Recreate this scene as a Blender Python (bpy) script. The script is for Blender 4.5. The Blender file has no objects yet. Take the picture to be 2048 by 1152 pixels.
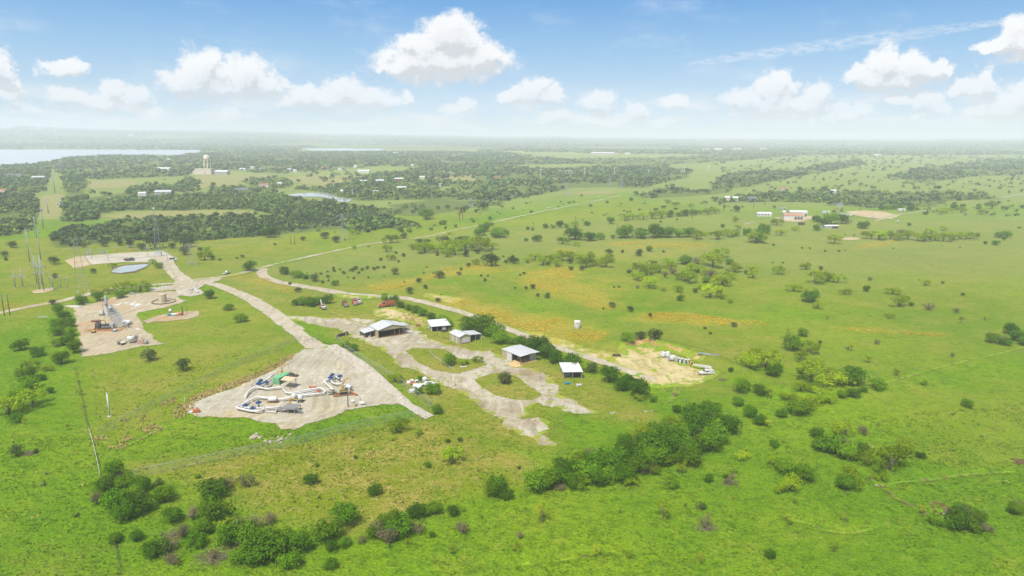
HAZE_D = 1.8e-4; SUN_E = 3.3; SKY_STR = .10; SKY_STRETCH = 3.2; EXPO = 1.0; DENOISE = True
CLOUD_LIT = (5.0, 5.0, 5.08); CLOUD_SHADE = (3.45, 3.55, 3.75); SKY_GAIN = 5.0
SKY_RAMP = [(0, (.60, .69, .78)), (.16, (.55, .71, .85)), (.36, (.34, .60, .87)), (.58, (.155, .43, .83)), (1.0, (.10, .33, .76))]
import bpy, math, random
import numpy as np
from mathutils import Vector, Matrix, geometry
random.seed(7); rng = np.random.default_rng(7)
S = bpy.context.scene; COL = S.collection
# ---------------------------------------------------------------- camera model (photo is 2048 x 1152 px)
F = 1384.0; CH = 85.0; PITCH = 12.39; ROLL = 0.25
RM = Matrix.Rotation(math.radians(90 - PITCH), 3, 'X') @ Matrix.Rotation(math.radians(ROLL), 3, 'Z')
RN = np.array(RM)
cam_d = bpy.data.cameras.new('camera'); cam = bpy.data.objects.new('camera', cam_d); COL.objects.link(cam)
cam.matrix_world = Matrix.Translation((0, 0, CH)) @ RM.to_4x4()
cam_d.sensor_width = 36; cam_d.lens = F / 2048 * 36; cam_d.clip_end = 60000; cam_d.clip_start = 1
S.camera = cam

def rays(px, py):
    px = np.asarray(px, float); py = np.asarray(py, float)
    d = np.stack([(px - 1024) / F, -(py - 576) / F, -np.ones_like(px)], -1)
    return d @ RN.T
def flat(px, py, z=0.0):
    d = rays(px, py); t = (z - CH) / np.minimum(d[..., 2], -1e-4)
    return d[..., 0] * t, d[..., 1] * t
def project(x, y, z):
    v = np.stack([np.asarray(x, float), np.asarray(y, float), np.asarray(z, float) - CH], -1) @ RN
    return 1024 + F * v[..., 0] / -v[..., 2], 576 - F * v[..., 1] / -v[..., 2]

def seg_dist(X, Y, pts, closed=False):
    D = np.full(X.shape, 1e9); n = len(pts)
    for i in range(n if closed else n - 1):
        ax, ay = pts[i]; bx, by = pts[(i + 1) % n]
        dx, dy = bx - ax, by - ay; L = dx * dx + dy * dy + 1e-12
        t = np.clip(((X - ax) * dx + (Y - ay) * dy) / L, 0, 1)
        D = np.minimum(D, np.hypot(X - ax - t * dx, Y - ay - t * dy))
    return D
def inside(X, Y, pts):
    r = np.zeros(X.shape, bool); n = len(pts); j = n - 1
    for i in range(n):
        xi, yi = pts[i]; xj, yj = pts[j]
        c = ((yi > Y) != (yj > Y)) & (X < (xj - xi) * (Y - yi) / ((yj - yi) or 1e-12) + xi)
        r ^= c; j = i
    return r
def sstep(a, b, x):
    t = np.clip((x - a) / (b - a), 0, 1); return t * t * (3 - 2 * t)
def wpoly(s):
    """'x,y x,y ...' in photo pixels -> ground points"""
    p = np.array([[float(c) for c in q.split(',')] for q in s.split()])
    x, y = flat(p[:, 0], p[:, 1]); return list(zip(x.tolist(), y.tolist()))
def hash2(ix, iy, s):
    h = np.sin(ix * 127.1 + iy * 311.7 + s * 74.7) * 43758.5453
    return h - np.floor(h)
def vnoise(x, y, s=0):
    x = np.asarray(x, float); y = np.asarray(y, float)
    ix, iy = np.floor(x), np.floor(y); fx, fy = x - ix, y - iy
    fx = fx * fx * (3 - 2 * fx); fy = fy * fy * (3 - 2 * fy)
    a, b = hash2(ix, iy, s), hash2(ix + 1, iy, s); c, d = hash2(ix, iy + 1, s), hash2(ix + 1, iy + 1, s)
    return (a * (1 - fx) + b * fx) * (1 - fy) + (c * (1 - fx) + d * fx) * fy
def fbm(x, y, s=0, o=4):
    r, a, t = 0, 1.0, 0
    for k in range(o):
        r = r + a * vnoise(x * 2 ** k, y * 2 ** k, s + k * 3.1); t += a; a *= .5
    return r / t

# ---------------------------------------------------------------- terrain
GULLY = [(wpoly('1742,950 1775,975 1800,995 1850,1018 1890,1035 1950,1050'), 2.6, 1.1), (wpoly('1770,965 1850,958 1940,945 2030,938'), 2.2, .8),
         (wpoly('1585,1035 1620,1045 1660,1058 1700,1062 1745,1055'), 2.2, .7), (wpoly('1010,1130 1120,1122 1200,1108 1290,1098'), 1.6, .5),
         (wpoly('1800,1035 1870,1018 1960,1025'), 2.0, .4), (wpoly('940,1152 1000,1135 1060,1122'), 1.8, .5)]
BANK = [(wpoly('1232,690 1262,676 1300,682 1350,698 1400,712 1440,732 1500,760 1545,785 1600,795'), 5.5, 2.4),
        (wpoly('560,868 600,858 650,838 700,822 735,816'), 5, .5)]
HPROF_X = [-400, 0, 60, 95, 130, 256, 400, 512, 700, 900, 1000, 1080, 1112, 1140, 1230, 1290, 1340, 1400, 1536, 1600, 1660, 1740, 1800, 1860, 1930, 2048, 2400]
HPROF_Y = [262, 261.5, 260, 258, 260, 262.5, 264, 265.5, 269.5, 273.5, 275, 275.5, 273.8, 276, 278.5, 280, 278.6, 280, 281, 279.3, 279.5, 281.5, 280.5, 278.2, 279.5, 278.5, 279]
def H(x, y):
    x = np.asarray(x, float); y = np.asarray(y, float); r = np.hypot(x, y)
    near = 1 - sstep(520, 900, r)
    h = near * (.8 * np.sin(x / 41 + 1.3) * np.sin(y / 57 + .4) + .45 * np.sin((x + y) / 27 + 2) * np.sin((x - y) / 33) + .5 * (vnoise(x / 19, y / 19, 5) - .5))
    for pts, w, dep in GULLY:
        xs = [p[0] for p in pts]; ys = [p[1] for p in pts]
        m = (x > min(xs) - 15) & (x < max(xs) + 15) & (y > min(ys) - 15) & (y < max(ys) + 15)
        if np.any(m):
            dd = seg_dist(np.where(m, x, 1e6), y, pts); h = h - dep * np.exp(-(dd / w) ** 2) * near
    for pts, w, dep in BANK:
        xs = [p[0] for p in pts]; ys = [p[1] for p in pts]
        m = (x > min(xs) - 25) & (x < max(xs) + 25) & (y > min(ys) - 25) & (y < max(ys) + 25)
        if np.any(m):
            dd = seg_dist(np.where(m, x, 1e6), y, pts); h = h + dep * np.exp(-(dd / w) ** 2) * near
    s = sstep(4700, 13500, r)
    px = 1024 + F * np.tan(np.clip(np.arctan2(x, np.maximum(y, 1)), -1.2, 1.2)) * .977
    yt = 272 + (px - 1024) * math.tan(math.radians(ROLL))
    prof = 85 + 10.0 * (yt - np.interp(px, HPROF_X, HPROF_Y))
    h = h + s * np.clip(prof, 40, 260) * np.where(r > 14500, .9, 1)
    mid = sstep(4700, 6500, r) * (1 - sstep(11500, 13500, r))
    h = h + mid * 26 * (fbm(x / 2600, y / 1500, 9, 3) - .5)
    return h
def at(px, py, z=None):
    """photo pixel -> point on the ground (or on a level z above it)"""
    zz = 0.0
    for _ in range(7):
        x, y = flat(px, py, zz + (z or 0)); zz = float(H(x, y))
    return Vector((float(x), float(y), zz + (z or 0)))
def slant(py):
    x, y = flat(1024.0, float(py)); return math.hypot(float(y), CH)

def link(o): COL.objects.link(o); return o
def mesh_np(name, V, Fq, mat, smooth=False):
    """fast mesh from numpy arrays; Fq (n,3) or (n,4)"""
    me = bpy.data.meshes.new(name); n, k = Fq.shape
    me.vertices.add(len(V)); me.vertices.foreach_set('co', np.ascontiguousarray(V, np.float32).ravel())
    me.loops.add(n * k); me.loops.foreach_set('vertex_index', np.ascontiguousarray(Fq, np.int32).ravel())
    me.polygons.add(n); me.polygons.foreach_set('loop_start', np.arange(0, n * k, k, dtype=np.int32))
    me.polygons.foreach_set('loop_total', np.full(n, k, np.int32))
    if smooth: me.polygons.foreach_set('use_smooth', np.ones(n, bool))
    me.update(calc_edges=True); me.materials.append(mat); return me
def vattr(me, name, arr, dom='FACE'):
    a = me.attributes.new(name, 'FLOAT_VECTOR', dom); a.data.foreach_set('vector', np.ascontiguousarray(arr, np.float32).ravel())
def fattr(me, name, arr, dom='POINT'):
    a = me.attributes.new(name, 'FLOAT', dom); a.data.foreach_set('value', np.ascontiguousarray(arr, np.float32))

# ---------------------------------------------------------------- materials
class NT:
    def __init__(s, nt): s.nt = nt
    def n(s, t, **kw):
        o = s.nt.nodes.new(t)
        for k, v in kw.items():
            if k == 'i':
                for kk, vv in v.items():
                    if isinstance(vv, bpy.types.NodeSocket): s.nt.links.new(vv, o.inputs[kk])
                    else: o.inputs[kk].default_value = vv
            else: setattr(o, k, v)
        return o
    def math(s, op, a, b=None, c=None, clamp=False):
        i = {0: a}
        if b is not None: i[1] = b
        if c is not None: i[2] = c
        return s.n('ShaderNodeMath', operation=op, use_clamp=clamp, i=i).outputs[0]
    def mix(s, f, a, b, blend='MIX'):
        return s.n('ShaderNodeMix', data_type='RGBA', blend_type=blend, i={0: f, 6: a, 7: b}).outputs[2]
    def noise(s, vec, scale, detail=3, rough=.55, out=0):
        return s.n('ShaderNodeTexNoise', i={'Vector': vec, 'Scale': scale, 'Detail': detail, 'Roughness': rough}).outputs[out]
    def ss(s, x, a, b):
        return s.n('ShaderNodeMapRange', interpolation_type='SMOOTHSTEP', i={0: x, 1: a, 2: b}).outputs[0]
def c4(c): return (c[0], c[1], c[2], 1.0)
def new_mat(name):
    m = bpy.data.materials.new(name); m.use_nodes = True; nt = m.node_tree; nt.nodes.clear()
    N = NT(nt); out = N.n('ShaderNodeOutputMaterial'); b = N.n('ShaderNodeBsdfPrincipled')
    nt.links.new(b.outputs[0], out.inputs[0]); return m, N, b, out
def paint(name, col, rough=.6, var=.25, scale=.6, col2=None, metal=0.0, spec=.3):
    """a surface colour with weathering noise"""
    m, N, b, out = new_mat(name)
    g = N.n('ShaderNodeTexCoord').outputs['Object']
    n1 = N.noise(g, scale, 4); n2 = N.noise(g, scale * 7, 3)
    k = N.math('MULTIPLY', N.ss(n1, .35, .72), N.math('MULTIPLY_ADD', n2, .8, .4), clamp=True)
    c2 = col2 or tuple(x * (1 - var) * f for x, f in zip(col, (1, .96, .9)))
    N.nt.links.new(N.mix(k, c4(col), c4(c2)), b.inputs['Base Color'])
    b.inputs['Roughness'].default_value = rough; b.inputs['Metallic'].default_value = metal
    b.inputs['Specular IOR Level'].default_value = spec
    return m

def grass_nodes(N, P):
    """colour of the sward at world position P; dry / lush / wood come from attributes of the sheet"""
    dry = N.n('ShaderNodeAttribute', attribute_name='dry').outputs['Fac']
    wood = N.n('ShaderNodeAttribute', attribute_name='wood').outputs['Fac']
    pale = N.n('ShaderNodeAttribute', attribute_name='pale').outputs['Fac']
    wash = N.n('ShaderNodeAttribute', attribute_name='wash').outputs['Fac']
    big = N.noise(P, .011, 4, .6); mid = N.noise(P, .055, 5, .65); fine = N.noise(P, .42, 5, .7); mic = N.noise(P, 1.9, 3, .7)
    lush = N.mix(N.ss(big, .35, .66), c4((.104, .206, .006)), c4((.168, .262, .008)))
    lush = N.mix(N.math('MULTIPLY', N.ss(mid, .48, .70), .55), lush, c4((.200, .250, .018)))
    lush = N.mix(N.math('MULTIPLY', N.ss(N.noise(P, .15, 5, .7), .50, .66), .55), lush, c4((.080, .162, .007)))
    lush = N.mix(N.math('MULTIPLY', N.ss(fine, .47, .66), .64), lush, c4((.056, .126, .006)))  # dark specks in the sward, small tussock shading put into the colour
    lush = N.mix(N.math('MULTIPLY', N.ss(N.noise(P, .24, 5, .7), .56, .70), .50), lush, c4((.240, .250, .035)))
    dryc = N.mix(N.ss(mid, .36, .64), c4((.165, .200, .010)), c4((.255, .225, .040)))
    dryc = N.mix(N.math('MULTIPLY', N.ss(fine, .50, .70), .75), dryc, c4((.380, .290, .105)))
    dryc = N.mix(N.math('MULTIPLY', N.ss(N.noise(P, .30, 4, .7), .52, .68), .7), dryc, c4((.080, .150, .010)))
    k = N.math('ADD', dry, N.math('MULTIPLY_ADD', N.noise(P, .035, 4, .65), .9, -.45), clamp=True)
    k = N.math('MULTIPLY', k, N.ss(dry, 0.0, .12))
    c = N.mix(k, lush, dryc)
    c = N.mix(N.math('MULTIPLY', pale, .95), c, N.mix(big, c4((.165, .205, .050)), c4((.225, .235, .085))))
    wk = N.ss(N.math('ADD', wash, N.math('MULTIPLY_ADD', N.noise(P, .05, 5, .72), 1.3, -.65)), .20, .85)
    c = N.mix(N.math('MULTIPLY', wk, N.math('MULTIPLY_ADD', N.ss(N.noise(P, .5, 4, .7), .35, .65), .6, .25)), c, c4((.37, .275, .035)))
    fl = N.mix(N.noise(P, .02, 5, .7), c4((.060, .105, .016)), c4((.150, .180, .040)))
    c = N.mix(N.ss(N.math('ADD', wood, N.math('MULTIPLY_ADD', N.noise(P, .012, 5, .7), 1.2, -.6)), .25, .7), c, fl)
    v = N.math('MULTIPLY_ADD', mic, 1.75, .20)
    c = N.mix(1.0, c, N.n('ShaderNodeCombineColor', i={0: v, 1: v, 2: v}).outputs[0], 'MULTIPLY')
    return c, fine, mic
def grass_material():
    m, N, b, out = new_mat('grass')
    P = N.n('ShaderNodeNewGeometry').outputs['Position']
    c, fine, mic = grass_nodes(N, P)
    N.nt.links.new(c, b.inputs['Base Color']); b.inputs['Roughness'].default_value = .95; b.inputs['Specular IOR Level'].default_value = .03
    hgt = N.math('MULTIPLY_ADD', fine, .9, N.math('MULTIPLY', mic, .4))
    bump = N.n('ShaderNodeBump', i={'Strength': 1.0, 'Distance': 1.6, 'Height': hgt})
    N.nt.links.new(bump.outputs[0], b.inputs['Normal']); return m
def earth_material(name, c1, c2, c3, grass=.5, gscale=.16, stain=None, bump=.25, edge=2.0, weeds=0):
    """gravel or dirt with grass growing in from the edge and through thin places"""
    m, N, b, out = new_mat(name)
    P = N.n('ShaderNodeNewGeometry').outputs['Position']
    gc, fine, mic = grass_nodes(N, P)
    e = N.n('ShaderNodeAttribute', attribute_name='edge').outputs['Fac']
    n1 = N.noise(P, .045, 5, .6); n2 = N.noise(P, .35, 4, .65); n3 = N.noise(P, 2.2, 3, .7)
    c = N.mix(N.ss(n1, .36, .66), c4(c1), c4(c2)); c = N.mix(N.math('MULTIPLY', N.ss(n2, .5, .72), .7), c, c4(c3))
    if stain: c = N.mix(N.math('MULTIPLY', N.ss(N.noise(P, .032, 5, .66), .50, .68), .75), c, c4(stain))
    rot = N.n('ShaderNodeMapping', i={'Vector': N.n('ShaderNodeVectorMath', operation='ADD', i={0: P, 1: N.n('ShaderNodeVectorMath', operation='SCALE', i={0: N.noise(P, .02, 2, .5, 1), 'Scale': 26.0}).outputs[0]}).outputs[0], 'Rotation': (0, 0, .75), 'Scale': (.50, .028, 1)}).outputs[0]
    tr_ = N.noise(rot, 1.0, 3, .5); c = N.mix(N.math('MULTIPLY', N.ss(tr_, .54, .66), .42), c, c4(tuple(x * .58 for x in c2)))
    c = N.mix(N.math('MULTIPLY', N.ss(tr_, .45, .33), .35), c, c4(tuple(min(.6, x * 1.25) for x in c3)))
    c = N.mix(N.math('MULTIPLY', N.ss(N.noise(P, .13, 5, .7), .54, .70), .50), c, c4(tuple(x * .60 for x in c2)))
    v = N.math('MULTIPLY_ADD', n3, .95, .42)
    c = N.mix(1.0, c, N.n('ShaderNodeCombineColor', i={0: v, 1: v, 2: v}).outputs[0], 'MULTIPLY')
    # grass cover: threshold falls with distance from the edge
    g = N.noise(P, gscale, 5, .72)
    th = N.math('ADD', N.math('MULTIPLY', N.math('MINIMUM', N.math('DIVIDE', e, edge), 1.0), .22), .40 + (.5 - grass) * .5)
    k = N.ss(N.math('SUBTRACT', g, th), -.02, .05)
    if weeds: k = N.math('MAXIMUM', k, N.ss(N.noise(P, .28, 5, .68), .655 - weeds, .70 - weeds))
    c = N.mix(k, c, gc)
    N.nt.links.new(c, b.inputs['Base Color']); b.inputs['Roughness'].default_value = .95; b.inputs['Specular IOR Level'].default_value = .1
    bp = N.n('ShaderNodeBump', i={'Strength': bump, 'Distance': .6, 'Height': N.math('ADD', n2, N.math('MULTIPLY', n3, .5))})
    N.nt.links.new(bp.outputs[0], b.inputs['Normal']); return m
M = {}
M['grass'] = grass_material()

# ---------------------------------------------------------------- attributes of the ground (how dry, how wooded): soft polygons
# (attribute, value, softness in metres, polygon in photo pixels)
FIELDS = [
 ('dry', .46, 25, '0,640 150,620 330,590 520,530 760,480 1000,450 1240,395 1500,440 2100,440 2100,520 1700,540 1500,640 1100,560 900,560 700,600 520,600 420,560 150,610 0,640'),
 ('dry', .9, 6, '200,955 300,925 500,900 640,880 740,850 840,835 905,850 960,880 1060,920 1090,960 1000,980 900,1000 800,1040 700,1070 640,1050 560,1040 470,1000 400,960 330,960'),
 ('dry', .55, 10, '160,720 340,690 420,600 500,600 620,690 540,740 420,800 200,880 170,800'),
 ('dry', .62, 5, '420,770 520,722 610,690 628,700 540,745 450,785 380,812 330,845 240,880 205,875 330,810'),
 ('dry', .60, 10, '500,570 640,590 780,595 960,655 1100,700 1230,740 1180,700 1240,690 1180,650 1040,630 980,590 900,570 800,560 700,560'),
 ('dry', .70, 8, '880,585 1000,600 1080,640 1150,668 1230,700 1180,705 1060,665 960,635 890,610'),
 ('dry', .85, 4, '1020,655 1080,662 1140,672 1200,690 1250,700 1230,735 1180,718 1100,695 1030,672'),
 ('dry', .75, 4, '1180,770 1230,785 1290,815 1330,830 1290,845 1230,830 1180,815 1130,790'),
 ('dry', .5, 6, '700,640 800,600 880,612 960,640 900,660 800,640 730,650'),
 ('dry', .80, 8, '640,640 740,625 870,640 1000,690 1200,760 1340,840 1290,850 1100,800 1110,900 960,880 900,850 690,690'), ('dry', .55, 20, '1180,640 1500,640 1640,700 1540,760 1400,790 1240,690'),
 ('dry', .62, 20, '-20,480 560,468 660,500 430,556 150,602 -20,630'), ('dry', .66, 8, '420,566 520,545 660,590 850,600 866,652 700,640 560,642 470,590'), ('dry', .50, 10, '280,640 420,590 560,640 610,690 480,740 340,700'), ('dry', .42, 25, '600,480 1000,440 1250,400 1300,480 1200,640 900,560 600,540'),
 ('dry', .55, 12, '0,585 130,590 150,610 60,640 0,655'),
 ('dry', .50, 15, '500,475 700,455 900,425 1000,425 900,445 760,470 560,500'),
 ('dry', .55, 20, '1480,500 1700,505 2060,495 2060,560 1900,580 1700,530 1500,520'),
 ('dry', .40, 8, '870,840 1000,850 1080,880 1100,910 960,880'),
 ('dry', .32, 12, '1750,790 2060,770 2060,900 1900,920 1800,860'),
 ('dry', .35, 12, '0,1090 200,1110 240,1160 0,1170'),
 ('dry', .30, 20, '1400,700 1540,640 2060,600 2060,690 1750,760 1500,740'),
 ('wash', .70, 14, '1030,548 1110,532 1180,535 1170,560 1240,590 1270,625 1200,625 1130,605 1060,585'), ('wash', .74, 10, '1230,640 1290,622 1380,624 1480,638 1560,652 1440,655 1340,650'), ('wash', .74, 12, '1640,650 1740,656 1900,668 1890,676 1740,670 1660,664'),
 ('wash', .68, 14, '690,585 740,562 830,552 930,532 1010,530 1000,548 880,560 800,582'), ('wash', .74, 12, '870,590 960,598 1050,625 1130,625 1220,655 1200,690 1130,690 1040,660 950,635 880,612'), ('wash', .55, 16, '1190,484 1300,478 1440,486 1420,500 1250,500'), ('wash', .55, 16, '1680,500 1740,480 1810,476 1800,488 1730,500'),
 ('wash', .50, 12, '430,552 530,540 640,590 560,590 480,565'), ('wash', .46, 12, '-20,610 60,602 140,600 60,622 -20,630'), ('wash', .46, 12, '110,588 190,576 280,572 190,592'), ('wash', .40, 40, '1080,500 1240,492 1500,480 1500,510 1250,530 1100,520'), ('wash', .42, 20, '960,560 1240,540 1300,600 1500,625 1300,620 1100,600'),
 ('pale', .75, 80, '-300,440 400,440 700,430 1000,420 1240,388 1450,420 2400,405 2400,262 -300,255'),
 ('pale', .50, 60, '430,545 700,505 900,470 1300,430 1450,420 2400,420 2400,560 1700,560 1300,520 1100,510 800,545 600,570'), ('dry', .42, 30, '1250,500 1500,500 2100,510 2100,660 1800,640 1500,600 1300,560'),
]
WOODS_FAR = '-400,262 -400,298 420,300 600,300 1000,300 1100,305 1440,300 2400,318 2400,284 1400,283 900,277 500,269'
FIELDS_W = [(a, v, s, wpoly(p)) for a, v, s, p in FIELDS]
def bake(me, V):
    X, Y = V[:, 0], V[:, 1]
    acc = {'wash': np.zeros(len(X)), 'dry': np.zeros(len(X)), 'pale': np.zeros(len(X)), 'wood': np.zeros(len(X))}
    for a, v, s, pts in FIELDS_W:
        xs = [p[0] for p in pts]; ys = [p[1] for p in pts]
        m = (X > min(xs) - s) & (X < max(xs) + s) & (Y > min(ys) - s) & (Y < max(ys) + s)
        if not m.any(): continue
        x, y = X[m], Y[m]; d = seg_dist(x, y, pts, True); d = np.where(inside(x, y, pts), -d, d)
        k = v * sstep(s, -s, d); acc[a][m] = np.maximum(acc[a][m], k)
    r = np.hypot(X, Y)
    acc['wood'] = .95 * sstep(3900, 5200, r)
    for pts in WOOD_FLOOR:
        xs = [p[0] for p in pts]; ys = [p[1] for p in pts]; s = 12.
        m = (X > min(xs) - s) & (X < max(xs) + s) & (Y > min(ys) - s) & (Y < max(ys) + s)
        if not m.any(): continue
        x, y = X[m], Y[m]; d = seg_dist(x, y, pts, True); d = np.where(inside(x, y, pts), -d, d)
        acc['wood'][m] = np.maximum(acc['wood'][m], .8 * sstep(s, -s, d))
    for a in acc: fattr(me, a, acc[a])
# ---------------------------------------------------------------- woods (polygons in photo pixels): spacing, crown width, level, share of dark juniper
WOODS = [
 # dark juniper band beyond the substation
 ('106,497 108,472 125,459 225,451 300,451 375,450 425,446 512,437 590,436 690,431 762,442 790,455 745,462 690,459 640,462 600,466 545,470 480,474 440,478 370,484 300,485 250,484 190,489 150,494', 5.6, 6.0, 0, .85),
 ('655,430 690,420 745,428 800,440 840,452 792,460 760,455 745,466 700,468', 7.0, 7.5, 0, .3),
 # mixed oak band above it
 ('122,442 126,402 170,396 250,386 330,388 420,391 512,394 580,398 660,404 690,414 750,419 760,438 700,428 640,440 590,434 540,428 500,420 430,419 360,421 250,421 200,428 190,440 150,446', 6.6, 7.6, 0, .3),
 ('240,440 300,436 420,434 512,428 512,438 420,446 300,449 225,449', 8, 6.5, 0, .6),
 # left of the pylon corridor
 ('-120,476 -120,402 20,388 60,390 78,402 74,440 62,462 20,473', 8, 7.5, 0, .2),
 ('-300,388 -300,345 0,333 60,329 104,324 100,350 92,372 88,386 40,386', 12, 11, 1, .4),
 ('130,400 128,375 122,352 165,352 172,380 168,396 150,398', 11, 10, 1, .5),
 # belt along the lake shore
 ('104,322 140,315 250,312 330,314 404,306 520,302 600,304 760,304 900,303 1000,305 1100,316 1180,327 1000,331 900,336 760,332 660,341 512,346 470,341 395,342 370,352 300,355 200,360 130,352 112,345', 21, 17, 2, .4),
 # trees along the hay fields and the second pond
 ('255,378 300,372 350,374 352,385 300,388 250,386', 13, 11, 1, .3),
 ('348,372 372,356 400,362 402,378 375,386 350,384', 15, 12, 1, .2),
 ('420,386 425,372 470,376 512,376 560,385 575,390 560,398 500,392', 13, 11, 1, .3),
 ('480,360 520,352 560,356 590,372 570,378 530,378 500,374', 20, 12, 1, .3),
 ('580,378 650,376 700,366 740,372 800,370 860,378 930,388 1000,394 1010,402 940,400 880,402 810,400 720,402 670,392 640,384', 13, 11, 1, .3),
 ('770,410 860,400 960,402 1010,404 1005,412 900,412 800,418', 13, 9, 1, .4),
 ('740,420 800,415 880,410 930,411 960,414 900,424 850,432 800,432', 17, 9, 1, .6),
 # dark belt in the middle distance
 ('690,358 760,349 860,334 1000,332 1090,337 1200,333 1330,332 1384,341 1378,355 1330,364 1295,376 1220,375 1150,376 1060,394 1005,402 950,386 900,372 860,380 820,366 760,372 720,372', 17, 14, 2, .5),
 ('1255,391 1300,382 1345,373 1385,384 1385,393 1300,397', 15, 12, 1, .2),
 ('1300,386 1360,380 1430,376 1470,384 1440,388 1385,392', 18, 11, 1, .3),
 ('1418,372 1450,350 1530,342 1560,345 1640,330 1720,320 1735,328 1640,346 1560,360 1500,374 1440,379', 19, 15, 2, .5),
 ('1420,402 1480,392 1540,388 1640,378 1690,385 1730,384 1800,388 1880,386 1960,389 2010,398 1900,402 1850,404 1700,410 1640,406 1560,404 1440,406', 13, 11, 1, .25),
 ('1640,412 1700,404 1780,404 1890,400 1880,414 1800,416 1740,416 1690,412', 15, 10, 1, .15),
 ('1770,354 1860,332 1960,322 2300,312 2300,346 1960,352 1850,366', 26, 15, 2, .6),
 ('1100,318 1300,316 1500,306 1680,304 1500,320 1330,330 1180,329', 40, 14, 2, .5),
]
WOODS = [(a, b_ * {0: 1.0, 1: .86, 2: .82}[l_], c_, l_, e_) for a, b_, c_, l_, e_ in [(a, b_, c_ * (1 if l_ == 0 else .80), l_, e_) for a, b_, c_, l_, e_ in WOODS]]
WOOD_FLOOR = [wpoly(w[0]) for w in WOODS]

# ---------------------------------------------------------------- ground sheet: one polar grid from under the camera to beyond the horizon
az = np.concatenate([np.radians(np.arange(-49, 49.001, .17)), np.radians(np.arange(54, 311, 6.0))])
rr = 330 * 1.0128 ** np.arange(0, 450); rr = np.concatenate([[12, 35, 70, 100], 125 * 1.0062 ** np.arange(0, 157), rr[rr < 20500]])
A_, R_ = np.meshgrid(az, rr)
gx = R_ * np.sin(A_); gy = R_ * np.cos(A_); gz = H(gx, gy)
V = np.stack([gx, gy, gz], -1).reshape(-1, 3); nc = len(az); nr = len(rr)
i, j = np.meshgrid(np.arange(nr - 1), np.arange(nc), indexing='ij'); j2 = (j + 1) % nc
Q = np.stack([i * nc + j, i * nc + j2, (i + 1) * nc + j2, (i + 1) * nc + j], -1).reshape(-1, 4)[:, ::-1]
V = np.vstack([V, [[0, 0, float(H(0, 0))]]])
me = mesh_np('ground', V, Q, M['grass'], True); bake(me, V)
ground = link(bpy.data.objects.new('ground', me)); ground['kind'] = 'structure'; ground['label'] = 'green rolling pasture reaching to the wooded horizon'

# ---------------------------------------------------------------- sheets laid on the ground
def densify(pts, step):
    out = []
    for k in range(len(pts)):
        a, b = pts[k], pts[(k + 1) % len(pts)]; L = math.hypot(b[0] - a[0], b[1] - a[1]); n = max(1, int(L / step))
        out += [(a[0] + (b[0] - a[0]) * t / n, a[1] + (b[1] - a[1]) * t / n) for t in range(n)]
    return out
def sheet(name, pts, mat, lift=.05, rag=1.2, step=1.5, grid=3.0, label=None, kind='structure', zfn=None):
    dmid = float(np.mean([math.hypot(*p) for p in pts])); lift = lift + dmid * .00022
    P = densify(pts, step); n = len(P); a = np.array(P)
    nxt = np.roll(a, -2, 0) - np.roll(a, 2, 0); nrm = np.stack([nxt[:, 1], -nxt[:, 0]], 1); nrm /= np.linalg.norm(nrm, axis=1, keepdims=True) + 1e-9
    w = (fbm(a[:, 0] * .16, a[:, 1] * .16, 3, 4) - .5) * 2.6 * rag + (vnoise(a[:, 0] * 1.1, a[:, 1] * 1.1, 8) - .5) * .7 * rag
    a = a + nrm * w[:, None]; b = [Vector(p) for p in a.tolist()]
    lo, hi = a.min(0), a.max(0); X, Y = np.meshgrid(np.arange(lo[0], hi[0], grid), np.arange(lo[1], hi[1], grid))
    X = X.ravel() + rng.uniform(-.3, .3, X.size) * grid; Y = Y.ravel() + rng.uniform(-.3, .3, Y.size) * grid
    poly = a.tolist(); m = inside(X, Y, poly); X, Y = X[m], Y[m]; m = seg_dist(X, Y, poly, True) > step * .6; X, Y = X[m], Y[m]
    vs = b + [Vector((x, y)) for x, y in zip(X.tolist(), Y.tolist())]
    r = geometry.delaunay_2d_cdt(vs, [], [list(range(n))], 1, 1e-4)
    v2 = np.array([(v.x, v.y) for v in r[0]]); f = np.array(r[2], np.int32)
    z = H(v2[:, 0], v2[:, 1]) + lift if zfn is None else zfn(v2[:, 0], v2[:, 1])
    VV = np.column_stack([v2, z]); e1 = VV[f[:, 1]] - VV[f[:, 0]]; e2 = VV[f[:, 2]] - VV[f[:, 0]]
    flip = np.cross(e1, e2)[:, 2] < 0; f[flip] = f[flip][:, ::-1]
    me = mesh_np(name, VV, f, mat, True); bake(me, VV); fattr(me, 'edge', seg_dist(v2[:, 0], v2[:, 1], poly, True))
    o = link(bpy.data.objects.new(name, me)); o['kind'] = kind
    if label: o['label'] = label
    return o
def strip(path, width):
    """polyline in photo px with a width in metres -> ground polygon"""
    p = np.array(wpoly(path)); q = [p[0]]
    for k in range(len(p) - 1):          # Catmull-Rom smoothing
        p0, p1, p2, p3 = p[max(k - 1, 0)], p[k], p[k + 1], p[min(k + 2, len(p) - 1)]
        for t in np.linspace(0, 1, 9)[1:]:
            q.append(.5 * (2 * p1 + (p2 - p0) * t + (2 * p0 - 5 * p1 + 4 * p2 - p3) * t ** 2 + (3 * p1 - p0 - 3 * p2 + p3) * t ** 3))
    q = np.array(q); d = np.gradient(q, axis=0); nn = np.stack([-d[:, 1], d[:, 0]], 1); nn /= np.linalg.norm(nn, axis=1, keepdims=True) + 1e-9
    w = (np.interp(np.linspace(0, 1, len(q)), np.linspace(0, 1, len(width)), width) if isinstance(width, (list, tuple)) else np.full(len(q), width)) / 2
    return (q + nn * w[:, None]).tolist() + (q - nn * w[:, None])[::-1].tolist()

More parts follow.
